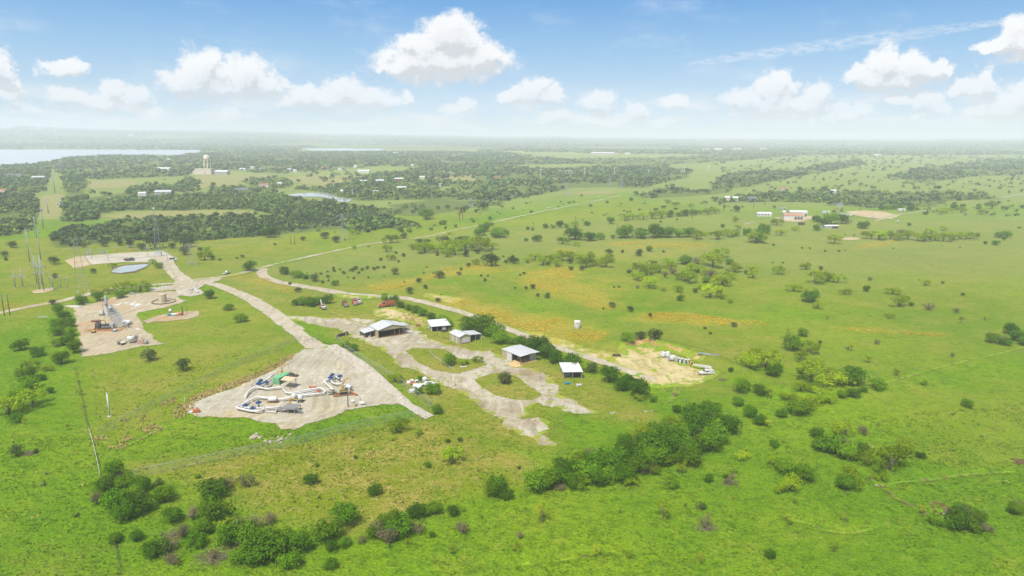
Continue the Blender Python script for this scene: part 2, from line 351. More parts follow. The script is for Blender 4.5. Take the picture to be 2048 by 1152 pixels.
M['gravel'] = earth_material('gravel', (.385, .355, .275), (.34, .30, .215), (.43, .40, .33), .12, .12, (.40, .30, .15))
M['tan_gravel'] = earth_material('tan_gravel', (.39, .325, .21), (.345, .29, .195), (.42, .37, .285), .12, .12, (.38, .235, .11))
M['road'] = earth_material('road_gravel', (.40, .35, .26), (.35, .30, .21), (.44, .40, .32), .30, .25, None, edge=1.2)
M['far_road'] = earth_material('far_road', (.36, .32, .22), (.30, .28, .16), (.40, .37, .28), .46, .05, None, edge=1.5)
M['trail'] = earth_material('trail', (.15, .12, .05), (.11, .10, .035), (.18, .14, .07), .44, .45, None, edge=.5)
M['dirt'] = earth_material('yard_dirt', (.395, .355, .27), (.29, .245, .165), (.46, .425, .35), .40, .12, (.22, .155, .085), edge=4.0, weeds=.075)
M['pale_dirt'] = earth_material('pale_dirt', (.47, .385, .20), (.39, .32, .14), (.48, .41, .25), .60, .2, (.42, .27, .10), edge=6)
M['substation_gravel'] = earth_material('substation_gravel', (.44, .40, .32), (.37, .33, .25), (.48, .45, .39), .05, .1)
M['sand'] = earth_material('sand', (.44, .345, .205), (.38, .29, .16), (.48, .40, .27), .26, .2)
M['mud'] = earth_material('mud', (.12, .075, .035), (.09, .058, .024), (.16, .11, .06), .30, .3)
M['orange_soil'] = earth_material('orange_soil', (.40, .26, .10), (.32, .19, .07), (.46, .34, .16), .58, .2)
M['islands'] = M['grass']

sheet('gravel_pad', wpoly('372,812 385,802 430,793 470,778 500,765 540,745 575,722 612,700 622,686 648,688 690,704 738,738 788,782 815,804 790,806 760,807 735,814 690,820 668,832 640,841 610,853 588,863 562,862 550,848 500,838 455,836 400,836 378,826'), M['gravel'], rag=1.4, step=1.0, label='triangular gravel pad of the pipe yard')
sheet('compressor_pad', wpoly('132,611 152,622 152,655 161,692 168,709 158,717 187,714 250,702 342,690 312,685 297,665 287,645 277,635 274,629 280,624 325,616 362,607 371,602 360,594 385,590 360,584 300,588 250,593 200,604 160,614'), M['tan_gravel'], rag=1.6, step=1.0, label='tan gravel pad of the compressor yard')
sheet('well_pad', wpoly('286,641 315,630 345,625 375,622 399,621 397,631 375,637 332,642 312,641 296,646'), M['tan_gravel'], lift=.09, rag=.6, label='small gravel pad around the wellhead')
sheet('valve_pad', wpoly('352,582 376,574 392,573 410,588 380,594 356,591'), M['substation_gravel'], lift=.08, rag=.4, label='grey gravel pad under the white manifold')
sheet('substation_pad', wpoly('168,513 250,505 325,501 338,509 358,522 322,527 250,526 181,531'), M['substation_gravel'], rag=.8, label='pale crushed stone pad beyond the little pond')
sheet('sand_slope', wpoly('130,523 150,516 168,512 182,531 164,536 148,538'), M['sand'], lift=.08, rag=.8, label='orange sand slope at the end of the stone pad')
ROADS = [
 ('-60,633 -20,627 60,612 120,603 170,592 230,580 300,573 350,568', 5.0, 'gravel road running along the transmission poles'),
 ('385,560 440,553 480,546 520,536 560,525 620,512 700,497 780,484 860,472 930,457 1000,442 1080,424 1150,410 1200,400 1243,391', [6, 4.6, 4.2, 4.2, 4.4, 5, 5, 5], 'pale straight gravel road climbing to the far ridge'),
 ('528,536 523,544 532,553 560,562 600,570 640,577 672,583 702,588 762,592 812,597 874,612 937,630 987,647 1024,660 1074,677 1124,695 1174,711 1224,728 1276,746 1310,757', [6, 6, 6, 7, 8, 9, 7, 6, 5, 5, 5, 5, 5, 4.5, 3], 'dirt track curving past the sheds'),
 ('400,563 440,571 480,587 510,603 540,624 580,653 610,678 634,700', [7, 7, 7.5, 8, 8, 9], 'gravel drive leading to the pipe yard'),
 ('316,512 335,531 350,549 378,566', [11, 9, 8, 12], 'gravel drive leading to the stone pad'),
 ('1750,443 1790,431 1830,425 1870,418', 5, 'sandy drive to the farmyard'),
 ('1490,450 1500,446 1512,444', 3, 'short sandy path beside the long white shed'),
 ('360,383 430,384 520,383 590,382', 5, 'far lane among the oak trees'),
 ('892,338 930,343 958,348', 7, 'far pale lane on the wooded slope'),
 ('1870,418 1960,418 2060,417', 3, 'faint track across the far pasture'),
 ('2000,396 2060,387', 6, 'pale road at the far bend'),
]
for p, w, l in ROADS: sheet('road', strip(p, w), M['far_road' if 'pale' in l or 'far' in l else 'road'], lift=.075, rag=.45 if not isinstance(w, list) else .6, label=l)
sheet('road_junction', wpoly('335,532 350,550 370,558 400,559 445,553 440,560 410,568 404,575 390,580 352,582 300,587 298,583 345,572 352,562'), M['road'], lift=.1, rag=.6, label='gravel junction in front of the white manifold')
sheet('dirt_yard', wpoly('540,622 560,632 600,633 640,636 700,637 750,640 775,646 800,652 835,650 850,668 872,682 900,690 940,698 985,700 1007,712 1030,730 1066,732 1098,751 1114,764 1110,776 1124,789 1152,805 1202,823 1160,823 1120,812 1104,814 1074,806 1042,820 1056,828 1080,832 1102,840 1106,858 1100,890 1080,887 1046,873 1030,866 1016,852 995,827 960,806 925,789 890,771 848,753 796,729 750,694 722,682 701,671 660,658 620,648 580,642 560,640'), M['dirt'], rag=2.4, step=1.0, label='bare dirt yard between the open sheds')
sheet('mixer_yard', wpoly('1212,722 1235,706 1250,697 1290,690 1330,702 1365,722 1400,737 1440,750 1415,762 1380,774 1340,772 1300,776 1268,764 1240,742'), M['pale_dirt'], rag=1.6, label='pale weedy yard where the mixer drums lie')
for p, nm, l in [('811,702 828,695 856,697 890,698 922,718 960,718 974,728 950,737 919,747 891,744 870,741 838,725', 'grass_patch', 'weedy island with a low fence in the dirt yard'),
          ('949,760 962,753 986,746 1013,743 1034,753 1059,770 1082,785 1080,790 1063,796 1032,796 998,790 969,777', 'grass_patch', 'grassy island around the brown bush in the yard'),
          ('604,662 636,653 676,658 700,676 692,688 672,690 652,690 632,682', 'grass_patch', 'weedy triangle beside the gravel drive'),
          ('858,660 880,664 902,668 910,676 884,676 866,668', 'grass_patch', 'weeds in front of the white walled shed'),
          ('1038,832 1062,826 1082,828 1070,834 1045,836', 'grass_patch', 'thin weed strip in the lower yard')]:
    sheet(nm, wpoly(p), M['grass'], lift=.12, rag=.8, label=l)
sheet('bare_ground', wpoly('672,584 700,588 735,590 760,592 740,597 706,598 680,596 668,590'), M['pale_dirt'], lift=.09, rag=.8, label='bare widening of the dirt track')
sheet('bare_ground', wpoly('740,620 770,612 800,616 850,636 880,650 860,656 830,648 790,640 755,634'), M['pale_dirt'], rag=1.8, label='dry trampled ground behind the gabled shed')
sheet('bare_ground', wpoly('1030,655 1075,662 1130,678 1180,694 1232,706 1228,722 1180,712 1120,692 1060,673'), M['pale_dirt'], rag=2.0, label='dry eroded strip along the dirt track')
sheet('bare_ground', wpoly('845,585 880,588 930,600 905,612 870,600 848,594'), M['pale_dirt'], rag=2.0, label='dry bare patch above the dirt track')
sheet('cut_bank', wpoly('1236,703 1240,693 1262,679 1300,684 1340,697 1385,713 1412,724 1400,729 1360,713 1320,700 1290,691 1262,692'), M['orange_soil'], lift=.1, rag=1.0, label='orange cut bank behind the mixer drums')
sheet('bare_ground', wpoly('1690,423 1730,421 1765,424 1800,431 1782,438 1745,437 1708,431'), M['sand'], rag=1.5, label='sandy turning area beside the farm trucks')
sheet('bare_ground', wpoly('1546,434 1590,440 1620,431 1632,436 1600,444 1565,443'), M['sand'], rag=1.2, label='worn yard in front of the rusty roofed barn')
sheet('bare_ground', wpoly('1674,476 1700,474 1722,475 1715,479 1685,479'), M['sand'], rag=1.0, label='pale scrape in the far pasture')
sheet('creek_bed', wpoly('1738,948 1748,953 1770,960 1798,963 1775,966 1764,970 1772,978 1790,987 1776,984 1756,972 1744,962'), M['mud'], lift=.06, rag=.5, label='muddy creek bed under the bright willow')
sheet('creek_bed', wpoly('2010,918 2030,917 2060,920 2060,931 2030,928 2012,922'), M['mud'], lift=.06, rag=.4, label='eroded bank at the far bend of the creek')
sheet('creek_bed', wpoly('1856,1005 1884,1008 1906,1019 1890,1026 1866,1014'), M['mud'], lift=.06, rag=.4, label='eroded hollow beside the big round thicket')
sheet('creek_bed', wpoly('1350,775 1362,778 1352,796 1335,803 1343,790'), M['mud'], lift=.06, rag=.6, label='reddish ruts below the mixer yard')
# far pale farm yards
for p, l in [('1065,355 1085,351 1110,351 1140,353 1120,359 1088,361', 'pale cleared yard in the dark woodland'), ('1395,303 1440,300 1500,300 1560,303 1500,308 1420,308', 'pale works yard near the horizon'),
             ('820,325 860,322 895,323 880,327 840,328', 'pale clearing beyond the oak belt'), ('1180,306 1230,305 1240,309 1190,310', 'pale yard of the far works')]:
    sheet('bare_ground', wpoly(p), M['sand'], rag=8, step=12, grid=30, label=l)
# hay fields seen through the woods
M['hay'] = earth_material('hay_field', (.235, .24, .075), (.27, .235, .085), (.20, .235, .05), .30, .02)
for p, l in [('196,433 260,426 340,423 420,421 500,423 510,428 430,433 320,435 240,438', 'hay field between the two oak bands'), ('176,364 220,361 272,360 276,371 240,378 178,378', 'hay field below the lake woods'),
             ('395,352 440,350 520,350 560,352 480,362 470,375 430,372 400,378 380,362', 'mown field below the water tower'), ('570,356 640,349 720,352 715,366 660,372 600,368', 'green hollow above the second pond'),
             ('860,355 900,345 950,348 955,362 900,366', 'clearing on the wooded slope'), ('82,392 130,388 124,425 118,440 76,440', 'mown power line corridor'), ('1150,385 1220,381 1230,388 1160,390','open grass beside the road end')]:
    sheet('field', wpoly(p), M['hay'], rag=2.0, step=5, grid=14, label=l)

for pl, w, l in [('1742,950 1775,975 1800,995 1850,1018 1890,1035 1950,1050', 1.1, 'narrow gully below the willow'), ('1770,965 1850,958 1940,945 2030,938', .9, 'narrow gully running to the right edge'), ('1585,1035 1620,1045 1660,1058 1700,1062 1745,1055', 1.0, 'little eroded channel in the lower meadow'), ('1010,1130 1120,1122 1200,1108 1290,1098', .5, 'cattle path in the near meadow'), ('1700,790 1800,762 1860,745 1960,718 2060,690', 1.0, 'faint trail along the old fence line'), ('940,1152 1000,1135 1060,1122', .7, 'cattle path at the bottom edge'), ('1340,800 1352,780 1362,770', 1.6, 'reddish track leaving the mixer yard'), ('640,612 700,640 760,652', 1.2, 'wheel track through the truck park'), ('230,905 270,888 300,872 340,856', 1.4, 'worn strip along the chain link fence')]: sheet('trail', strip(pl, w), M['trail'], lift=.06, rag=.35, step=.8, grid=2, label=l)
# ---------------------------------------------------------------- water
def water_material(name, col, rough):
    m, N, b, out = new_mat(name); P = N.n('ShaderNodeNewGeometry').outputs['Position']
    b.inputs['Base Color'].default_value = c4(col); b.inputs['Roughness'].default_value = rough; b.inputs['IOR'].default_value = 1.33
    b.inputs['Specular IOR Level'].default_value = 1.0
    bp = N.n('ShaderNodeBump', i={'Strength': .10, 'Distance': .3, 'Height': N.noise(P, .7, 3)})
    N.nt.links.new(bp.outputs[0], b.inputs['Normal']); return m
M['water'] = water_material('water', (.34, .35, .30), .10); M['lake'] = water_material('lake_water', (.40, .41, .40), .2)
def pond(name, poly, mat, z, rag, step, grid, label):
    return sheet(name, wpoly(poly), mat, rag=rag, step=step, grid=grid, label=label, zfn=lambda x, y: np.full(x.shape, z))
sheet('pond_bank', wpoly('219,548 224,538 246,532 284,528 302,529 294,539 272,547 242,551'), M['mud'], lift=.03, rag=.5, label='muddy rim of the little pond')
hp = float(H(*flat(262, 540)))
sheet('pond', wpoly('222,547 229,539 250,534 284,531 299,531.5 290,538 270,545 241,549'), M['water'], lift=.16, rag=.3, label='little round pond beside the stone pad')
sheet('pond', wpoly('572,391 600,387 640,385.5 658,387 672,395 706,398 700,404 684,407 668,399 640,394 600,394'), M['water'], lift=.3, rag=1.5, step=4, grid=12, label='long pond among the oak trees')
sheet('pond', wpoly('855,389 890,386 893,389 858,391'), M['water'], lift=.3, rag=1.5, step=4, grid=12, label='small far pond in the oak belt')
sheet('lake', wpoly('-700,299.5 -200,299.5 120,299.5 260,299.8 400,300.5 405,304 370,311 300,309.5 250,310.5 170,312.5 125,316 112,321 95,324 60,328 0,333 -200,350 -700,380'), M['lake'], lift=.3, rag=14, step=25, grid=80, label='wide pale lake beyond the woods')
sheet('lake', wpoly('606,297.5 680,297 768,298 762,301.5 700,302 620,301.5'), M['lake'], lift=.3, rag=10, step=25, grid=80, label='far arm of the lake')
# ---------------------------------------------------------------- air, sky, sun
m = bpy.data.materials.new('haze'); m.use_nodes = True; nt = m.node_tree; nt.nodes.clear(); N = NT(nt)
o_ = N.n('ShaderNodeOutputMaterial'); pv = N.n('ShaderNodeVolumePrincipled', i={'Color': (.87, .92, .98, 1), 'Density': HAZE_D, 'Anisotropy': -.1})
nt.links.new(pv.outputs[0], o_.inputs['Volume'])
E = 21500.0; zb, zt = -4.5, 165.0
hv = np.array([(sx * E, sy * E, z) for z in (zb, zt) for sx, sy in ((-1, -1), (1, -1), (1, 1), (-1, 1))], float)
me = mesh_np('haze', hv, np.array([(3, 2, 1, 0), (4, 5, 6, 7), (0, 1, 5, 4), (1, 2, 6, 5), (2, 3, 7, 6), (3, 0, 4, 7)]), m)
hz = link(bpy.data.objects.new('haze', me)); hz['kind'] = 'stuff'; hz['label'] = 'thin pale summer haze over the whole plain'

SUN_EL, SUN_AZ = 58.0, 205.0      # degrees; azimuth clockwise from the view direction
sd = Vector((math.sin(math.radians(SUN_AZ)) * math.cos(math.radians(SUN_EL)), math.cos(math.radians(SUN_AZ)) * math.cos(math.radians(SUN_EL)), math.sin(math.radians(SUN_EL))))
sl = bpy.data.lights.new('sun', 'SUN'); sl.energy = SUN_E; sl.angle = math.radians(12); sl.color = (1, .95, .86)
so = bpy.data.objects.new('sun', sl); COL.objects.link(so); so.rotation_euler = (-sd).to_track_quat('-Z', 'Y').to_euler(); so.location = (0, 0, 400)

W = bpy.data.worlds.new('World'); S.world = W; W.use_nodes = True; nt = W.node_tree; nt.nodes.clear(); N = NT(nt)
gen = N.n('ShaderNodeTexCoord').outputs['Generated']
sep = N.n('ShaderNodeSeparateXYZ', i={0: gen})
el = N.math('ARCSINE', sep.outputs[2]); azn = N.math('ARCTAN2', sep.outputs[0], sep.outputs[1])
SKYCOL = N.n('ShaderNodeValToRGB', i={0: N.math('MULTIPLY', el, 1 / .30, clamp=True)}); cr = SKYCOL.color_ramp
for p_, c_ in SKY_RAMP[1:-1]: cr.elements.new(p_).color = c4(c_)
cr.elements[0].color = c4(SKY_RAMP[0][1]); cr.elements[len(SKY_RAMP) - 1].color = c4(SKY_RAMP[-1][1])
sky = N.n('ShaderNodeTexSky', sky_type='NISHITA', sun_disc=False, sun_elevation=math.radians(SUN_EL), sun_rotation=math.radians(SUN_AZ), altitude=200, air_density=1.0, dust_density=1.2, ozone_density=1.6)
elv = N.math('ADD', N.math('MULTIPLY', sep.outputs[2], SKY_STRETCH), .01)
nt.links.new(N.n('ShaderNodeVectorMath', operation='NORMALIZE', i={0: N.n('ShaderNodeCombineXYZ', i={0: sep.outputs[0], 1: sep.outputs[1], 2: elv}).outputs[0]}).outputs[0], sky.inputs['Vector'])
# clouds: puffs (photo px: centre x, base y, half width, height) turned into directions of the sky
CLOUDS = [
 (878, 152, 150, 78), (905, 110, 72, 92), (850, 120, 62, 62), (960, 140, 62, 70), (780, 145, 45, 34),
 (412, 188, 62, 100), (375, 190, 66, 62), (492, 188, 58, 82), (535, 186, 42, 46), (440, 190, 120, 44),
 (620, 212, 56, 44), (690, 212, 60, 62), (740, 214, 60, 48), (812, 205, 16, 24), (660, 216, 100, 36),
 (225, 208, 36, 52), (130, 208, 46, 42), (275, 208, 40, 40), (190, 212, 110, 28), (118, 146, 52, 30),(150,147,40,18), (8, 166, 34, 74), (-20, 150, 40, 60), (12, 196, 32, 26), (300, 228, 34, 18), (40, 222, 40, 20), (455, 232, 30, 16),
 (1066, 204, 40, 54), (1100, 204, 42, 34), (1025, 204, 36, 32), (930, 224, 32, 30), (900, 226, 30, 18), (1200, 222, 40, 50), (1270, 240, 28, 34), (1115, 244, 42, 28), (1215, 248, 70, 24), (1350, 216, 32, 34), (1320, 250, 40, 18),
 (1550, 216, 46, 80), (1490, 220, 48, 50), (1630, 222, 44, 62), (1560, 226, 110, 42), (1700, 235, 50, 38), (1560, 240, 90, 22), (1640, 242, 60, 20),
 (1770, 170, 44, 88), (1825, 168, 50, 70), (1730, 168, 52, 40), (1870, 150, 44, 34), (1790, 172, 90, 36), (1800, 208, 44, 26), (1850, 210, 44, 34), (1860, 234, 40, 30),
 (1970, 190, 34, 60), (1930, 190, 50, 30), (2010, 236, 60, 66), (2040, 210, 40, 44), (1980, 232, 60, 40), (2050, 105, 62, 76), (2000, 104, 46, 30),
]
def azel(px, py):
    d = rays(px, py); d = d / np.linalg.norm(d); return math.atan2(d[0], d[1]), math.asin(d[2])
grp = bpy.data.node_groups.new('cloud_field', 'ShaderNodeTree')
grp.interface.new_socket('A', in_out='INPUT', socket_type='NodeSocketFloat'); grp.interface.new_socket('E', in_out='INPUT', socket_type='NodeSocketFloat')
grp.interface.new_socket('D', in_out='OUTPUT', socket_type='NodeSocketFloat')
G = NT(grp); gi = G.n('NodeGroupInput'); go = G.n('NodeGroupOutput')
gv = G.n('ShaderNodeCombineXYZ', i={0: gi.outputs[0], 1: gi.outputs[1]}).outputs[0]
gv = G.n('ShaderNodeVectorMath', operation='MULTIPLY', i={0: gv, 1: (1, 1.15, 1)}).outputs[0]
wob = G.n('ShaderNodeTexNoise', noise_dimensions='2D', i={'Vector': gv, 'Scale': 30, 'Detail': 9, 'Roughness': .68})
wv = G.n('ShaderNodeVectorMath', operation='MULTIPLY_ADD', i={0: wob.outputs['Color'], 1: (.046, .036, 0), 2: (-.023, -.018, 0)}).outputs[0]
pv_ = G.n('ShaderNodeVectorMath', operation='ADD', i={0: G.n('ShaderNodeCombineXYZ', i={0: gi.outputs[0], 1: gi.outputs[1]}).outputs[0], 1: wv}).outputs[0]
acc = None
for cx, by, hw, hh in CLOUDS:
    a0, e0 = azel(cx, by - hh * .36); a1, e1 = azel(cx + hw, by - hh * .36); a2, e2 = azel(cx, by - hh)
    rx, re = abs(a1 - a0), abs(e2 - e0)
    d = G.n('ShaderNodeVectorMath', operation='SUBTRACT', i={0: pv_, 1: (a0, e0, 0)}).outputs[0]
    d = G.n('ShaderNodeVectorMath', operation='MULTIPLY', i={0: d, 1: (1 / rx, 1 / re, 0)}).outputs[0]
    # flat bases: the lower half of every puff is squashed
    L = G.n('ShaderNodeVectorMath', operation='LENGTH', i={0: d}).outputs[1]
    v = G.math('SUBTRACT', 1.0, L)
    acc = v if acc is None else G.math('SMOOTH_MAX', acc, v, .10)
grp.links.new(acc, go.inputs[0])
def field(da, de):
    g = N.n('ShaderNodeGroup', node_tree=grp); nt.links.new(N.math('ADD', azn, da), g.inputs[0]); nt.links.new(N.math('ADD', el, de), g.inputs[1]); return g.outputs[0]
vec = N.n('ShaderNodeCombineXYZ', i={0: azn, 1: N.math('MULTIPLY', el, 1.2)}).outputs[0]
def nz(scale, det, off=0.0):
    return N.n('ShaderNodeTexNoise', noise_dimensions='3D', i={'Vector': N.n('ShaderNodeVectorMath', operation='ADD', i={0: vec, 1: (0, off, .37)}).outputs[0], 'Scale': scale, 'Detail': det, 'Roughness': .60}).outputs[0]
D0 = N.math('ADD', field(0, 0), N.math('MULTIPLY_ADD', nz(48, 9), .85, -.425))
D1 = N.math('ADD', field(-.004, .013), N.math('MULTIPLY_ADD', nz(48, 9, .013 * 1.2), .85, -.425))
alpha = N.ss(D0, -.13, .33)
thick = N.ss(D0, .0, .55)
shade = N.math('MULTIPLY', N.ss(N.math('SUBTRACT', D1, D0), -.20, .26), .8)
shade = N.math('ADD', shade, N.math('MULTIPLY', N.ss(D1, .10, .75), .35), clamp=True)
ccol = N.mix(shade, c4(CLOUD_LIT), c4(CLOUD_SHADE))
lowf = N.ss(el, .005, .10)                       # clouds sink into the whitish air near the horizon
alpha = N.math('MULTIPLY', alpha, N.math('MULTIPLY_ADD', lowf, .55, .40))
lowv = N.n('ShaderNodeTexNoise', i={'Vector': N.n('ShaderNodeVectorMath', operation='MULTIPLY', i={0: vec, 1: (1, 3.2, 1)}).outputs[0], 'Scale': 9, 'Detail': 7, 'Roughness': .62}).outputs[0]
band = N.math('MULTIPLY', N.math('MULTIPLY', N.ss(el, .0, .02), N.ss(el, .075, .03)), N.math('MULTIPLY', N.ss(lowv, .42, .66), .60))
wisp = N.math('MULTIPLY', N.ss(N.n('ShaderNodeTexNoise', i={'Vector': N.n('ShaderNodeVectorMath', operation='MULTIPLY', i={0: vec, 1: (1, 2.2, 1)}).outputs[0], 'Scale': 7, 'Detail': 8, 'Roughness': .66}).outputs[0], .48, .80), .30)
# thin streak of old contrail on the right
a0, e0 = azel(1350, 136); a1, e1 = azel(2030, 40)
t = N.n('ShaderNodeMapRange', clamp=False, i={0: azn, 1: a0, 2: a1}).outputs[0]
ce = N.math('MULTIPLY_ADD', N.math('POWER', N.math('MAXIMUM', t, 0.0), .74), e1 - e0, e0)
wd = N.math('MULTIPLY_ADD', N.math('SINE', N.math('MULTIPLY', N.math('MINIMUM', N.math('MAXIMUM', t, 0.0), 1.0), 3.1416)), .0075, .0035)
dd = N.math('ABSOLUTE', N.math('SUBTRACT', el, ce)); st = N.math('SUBTRACT', 1.0, N.math('DIVIDE', dd, wd), clamp=True)
sn = N.n('ShaderNodeTexNoise', i={'Vector': N.n('ShaderNodeVectorMath', operation='MULTIPLY', i={0: vec, 1: (1, 2.6, 1)}).outputs[0], 'Scale': 60, 'Detail': 6, 'Roughness': .7}).outputs[0]
st = N.math('MULTIPLY', N.math('MULTIPLY', N.ss(st, .0, .7), N.ss(sn, .36, .66)), N.ss(t, 0, .1))
st = N.math('MULTIPLY', st, .42)
# high thin overcast above the part of the sky in view: softens the light on the land
veil = N.math('MULTIPLY', N.ss(el, .24, .55), .62)
hg = N.ss(el, .16, -.01)
base = N.mix(.80, sky.outputs[0], N.n('ShaderNodeVectorMath', operation='SCALE', i={0: SKYCOL.outputs[0], 'Scale': SKY_GAIN}).outputs[0])
base = N.mix(wisp, base, c4(CLOUD_LIT)); base = N.mix(band, base, c4(tuple(c * .93 for c in CLOUD_LIT))); base = N.mix(st, base, c4(CLOUD_LIT)); base = N.mix(alpha, base, ccol)
base = N.mix(veil, base, c4(tuple(c * .72 for c in CLOUD_LIT)))
bg = N.n('ShaderNodeBackground', i={0: base, 1: SKY_STR}); wo = N.n('ShaderNodeOutputWorld'); nt.links.new(bg.outputs[0], wo.inputs[0])
S.view_settings.view_transform = 'Standard'; S.view_settings.look = 'None'; S.view_settings.exposure = EXPO; S.view_settings.gamma = 1; S.view_settings.use_curve_mapping = False
S.cycles.use_denoising = DENOISE; S.cycles.volume_bounces = 1; S.cycles.max_bounces = 6; S.cycles.transparent_max_bounces = 12; S.cycles.use_adaptive_sampling = False; S.cycles.sample_clamp_indirect = 3.0; S.cycles.sample_clamp_direct = 8.0; S.cycles.denoising_prefilter = 'ACCURATE'
# ---------------------------------------------------------------- foliage
def leaf_material(name, c_dark, c_light, c_new, trans=.25):
    m, N, b, out = new_mat(name)
    tint = N.n('ShaderNodeAttribute', attribute_name='tint').outputs['Fac']
    rnd = N.n('ShaderNodeObjectInfo').outputs['Random']
    P = N.n('ShaderNodeNewGeometry').outputs['Position']
    c = N.mix(tint, c4(c_dark), c4(c_light))
    c = N.mix(N.math('MULTIPLY', N.ss(N.math('ADD', rnd, N.math('MULTIPLY_ADD', N.noise(P, .12, 3), .8, -.4)), .35, 1.0), .75), c, c4(c_new))
    rv = N.n('ShaderNodeTexWhiteNoise', noise_dimensions='1D', i={'W': N.math('MULTIPLY', rnd, 37.7)}).outputs['Value']
    n = N.math('MULTIPLY', N.math('MULTIPLY_ADD', N.noise(P, .022, 2), .9, .55), N.math('MULTIPLY_ADD', rv, .7, .65))
    c = N.mix(1.0, c, N.n('ShaderNodeCombineColor', i={0: n, 1: n, 2: n}).outputs[0], 'MULTIPLY')
    vt = N.n('ShaderNodeVectorTransform', vector_type='NORMAL', convert_from='OBJECT', convert_to='WORLD', i={0: N.n('ShaderNodeAttribute', attribute_name='nrm').outputs['Vector']}).outputs[0]
    nn = N.n('ShaderNodeVectorMath', operation='NORMALIZE', i={0: vt}).outputs[0]
    nm = N.n('ShaderNodeVectorMath', operation='NORMALIZE', i={0: N.n('ShaderNodeMix', data_type='VECTOR', i={0: .50, 4: N.n('ShaderNodeNewGeometry').outputs['Normal'], 5: nn}).outputs[1]}).outputs[0]
    if name != 'x': N.nt.links.new(nm, b.inputs['Normal'])
    N.nt.links.new(c, b.inputs['Base Color']); b.inputs['Roughness'].default_value = .7; b.inputs['Specular IOR Level'].default_value = .02
    tr = N.n('ShaderNodeBsdfTranslucent', i={0: c}); mx = N.n('ShaderNodeMixShader', i={0: trans, 1: b.outputs[0], 2: tr.outputs[0]})
    N.nt.links.new(mx.outputs[0], out.inputs[0]); return m
M['leaf_j'] = leaf_material('juniper_foliage', (.026, .050, .010), (.056, .092, .020), (.078, .105, .026), .15)
M['leaf_b'] = leaf_material('broad_foliage', (.042, .115, .003), (.108, .235, .006), (.150, .265, .007), .32)
M['leaf_m'] = leaf_material('mesquite_foliage', (.165, .275, .004), (.285, .400, .007), (.320, .410, .010), .42)
M['leaf_d'] = leaf_material('twig_growth', (.130, .105, .055), (.220, .170, .095), (.120, .170, .025), .2)
M['leaf_y'] = leaf_material('sapling_foliage', (.200, .280, .008), (.310, .380, .014), (.360, .390, .020), .42)
M['bark'] = paint('bark', (.13, .10, .075), .9, .4, 2.0)
M['twig'] = paint('dead_wood', (.24, .19, .14), .9, .4, 2.0)

KIND = {  # lobes, leaf clumps, leaf size, crown height / width, underside, orientation scatter, shell thickness
 'j': dict(n=14, q=900, s=.075, h=.70, lo=.04, sp=.62, lr=(.20, .30), jit=.55, shell=(.80, 1.04)),
 'b': dict(n=26, q=1700, s=.066, h=.68, lo=.03, sp=.74, lr=(.13, .24), jit=.75, shell=(.62, 1.08)),
 'm': dict(n=20, q=1000, s=.066, h=.60, lo=.10, sp=.82, lr=(.11, .20), jit=.85, shell=(.40, 1.15)),
 'd': dict(n=14, q=420, s=.060, h=.64, lo=.04, sp=.74, lr=(.13, .22), jit=1.1, shell=(.30, 1.10)),
 'y': dict(n=10, q=330, s=.075, h=.85, lo=.28, sp=.66, lr=(.12, .20), jit=.95, shell=(.30, 1.15)),
}
def crown_arrays(kind, rg, q=None, s=None, n=None):
    k = KIND[kind]; n = n or k['n']; q = q or k['q']; s0 = s or k['s']
    th = rg.uniform(0, 2 * np.pi, n); u = np.sqrt(rg.uniform(0, 1, n)) * k['sp'] * .5; zz = rg.uniform(0, 1, n) ** .8
    rad = rg.uniform(*k['lr'], n)
    env = np.sqrt(np.clip(1 - (u / .5) ** 2, .12, 1))
    skew = rg.uniform(.75, 1.25, 2)
    C = np.stack([u * np.cos(th) * skew[0], u * np.sin(th) * skew[1], k['lo'] + rad * .55 + zz * env * (k['h'] - k['lo'] - rad * 1.25)], 1)
    hgt = rg.uniform(.8, 1.2, n); tl = rg.uniform(0, 1, n)
    li = rg.choice(n, q, p=rad ** 2 / np.sum(rad ** 2))
    d = rg.normal(size=(q, 3)); d[:, 2] = np.abs(d[:, 2]) * np.where(rg.uniform(size=q) < .80, 1, -1); d /= np.linalg.norm(d, axis=1, keepdims=True)
    sh = rg.uniform(*k['shell'], q)
    P = C[li] + d * (rad[li] * sh)[:, None] * np.stack([np.ones(q), np.ones(q), hgt[li]], 1)
    P[:, 2] = np.maximum(P[:, 2], .012 + rg.uniform(0, .03, q))
    nm = d + rg.normal(size=(q, 3)) * k['jit'] * .6; nm /= np.linalg.norm(nm, axis=1, keepdims=True)
    t1 = np.cross(nm, rg.normal(size=(q, 3))); t1 /= np.linalg.norm(t1, axis=1, keepdims=True); t2 = np.cross(nm, t1)
    sz = s0 * rg.uniform(.55, 1.25, q); asp = rg.uniform(.45, .85, q)
    a = t1 * (sz * .5)[:, None]; b = t2 * (sz * .5 * asp)[:, None]; bend = nm * (sz * .12)[:, None]
    V = np.stack([P - a + bend * -1, P - b * rg.uniform(.7, 1.2, (q, 1)), P + a - bend, P + b], 1).reshape(-1, 3)
    Fq = np.arange(q * 4).reshape(-1, 4)
    tint = np.clip(.55 * tl[li] + .45 * rg.uniform(0, 1, q), 0, 1)
    cd = (P - np.array([0, 0, k['h'] * .30])) * [1, 1, 1.3]; cd /= np.linalg.norm(cd, axis=1, keepdims=True); nv = d * .55 + cd * .65 + rg.normal(size=(q, 3)) * .12
    return V, Fq, tint, C, rad, nv
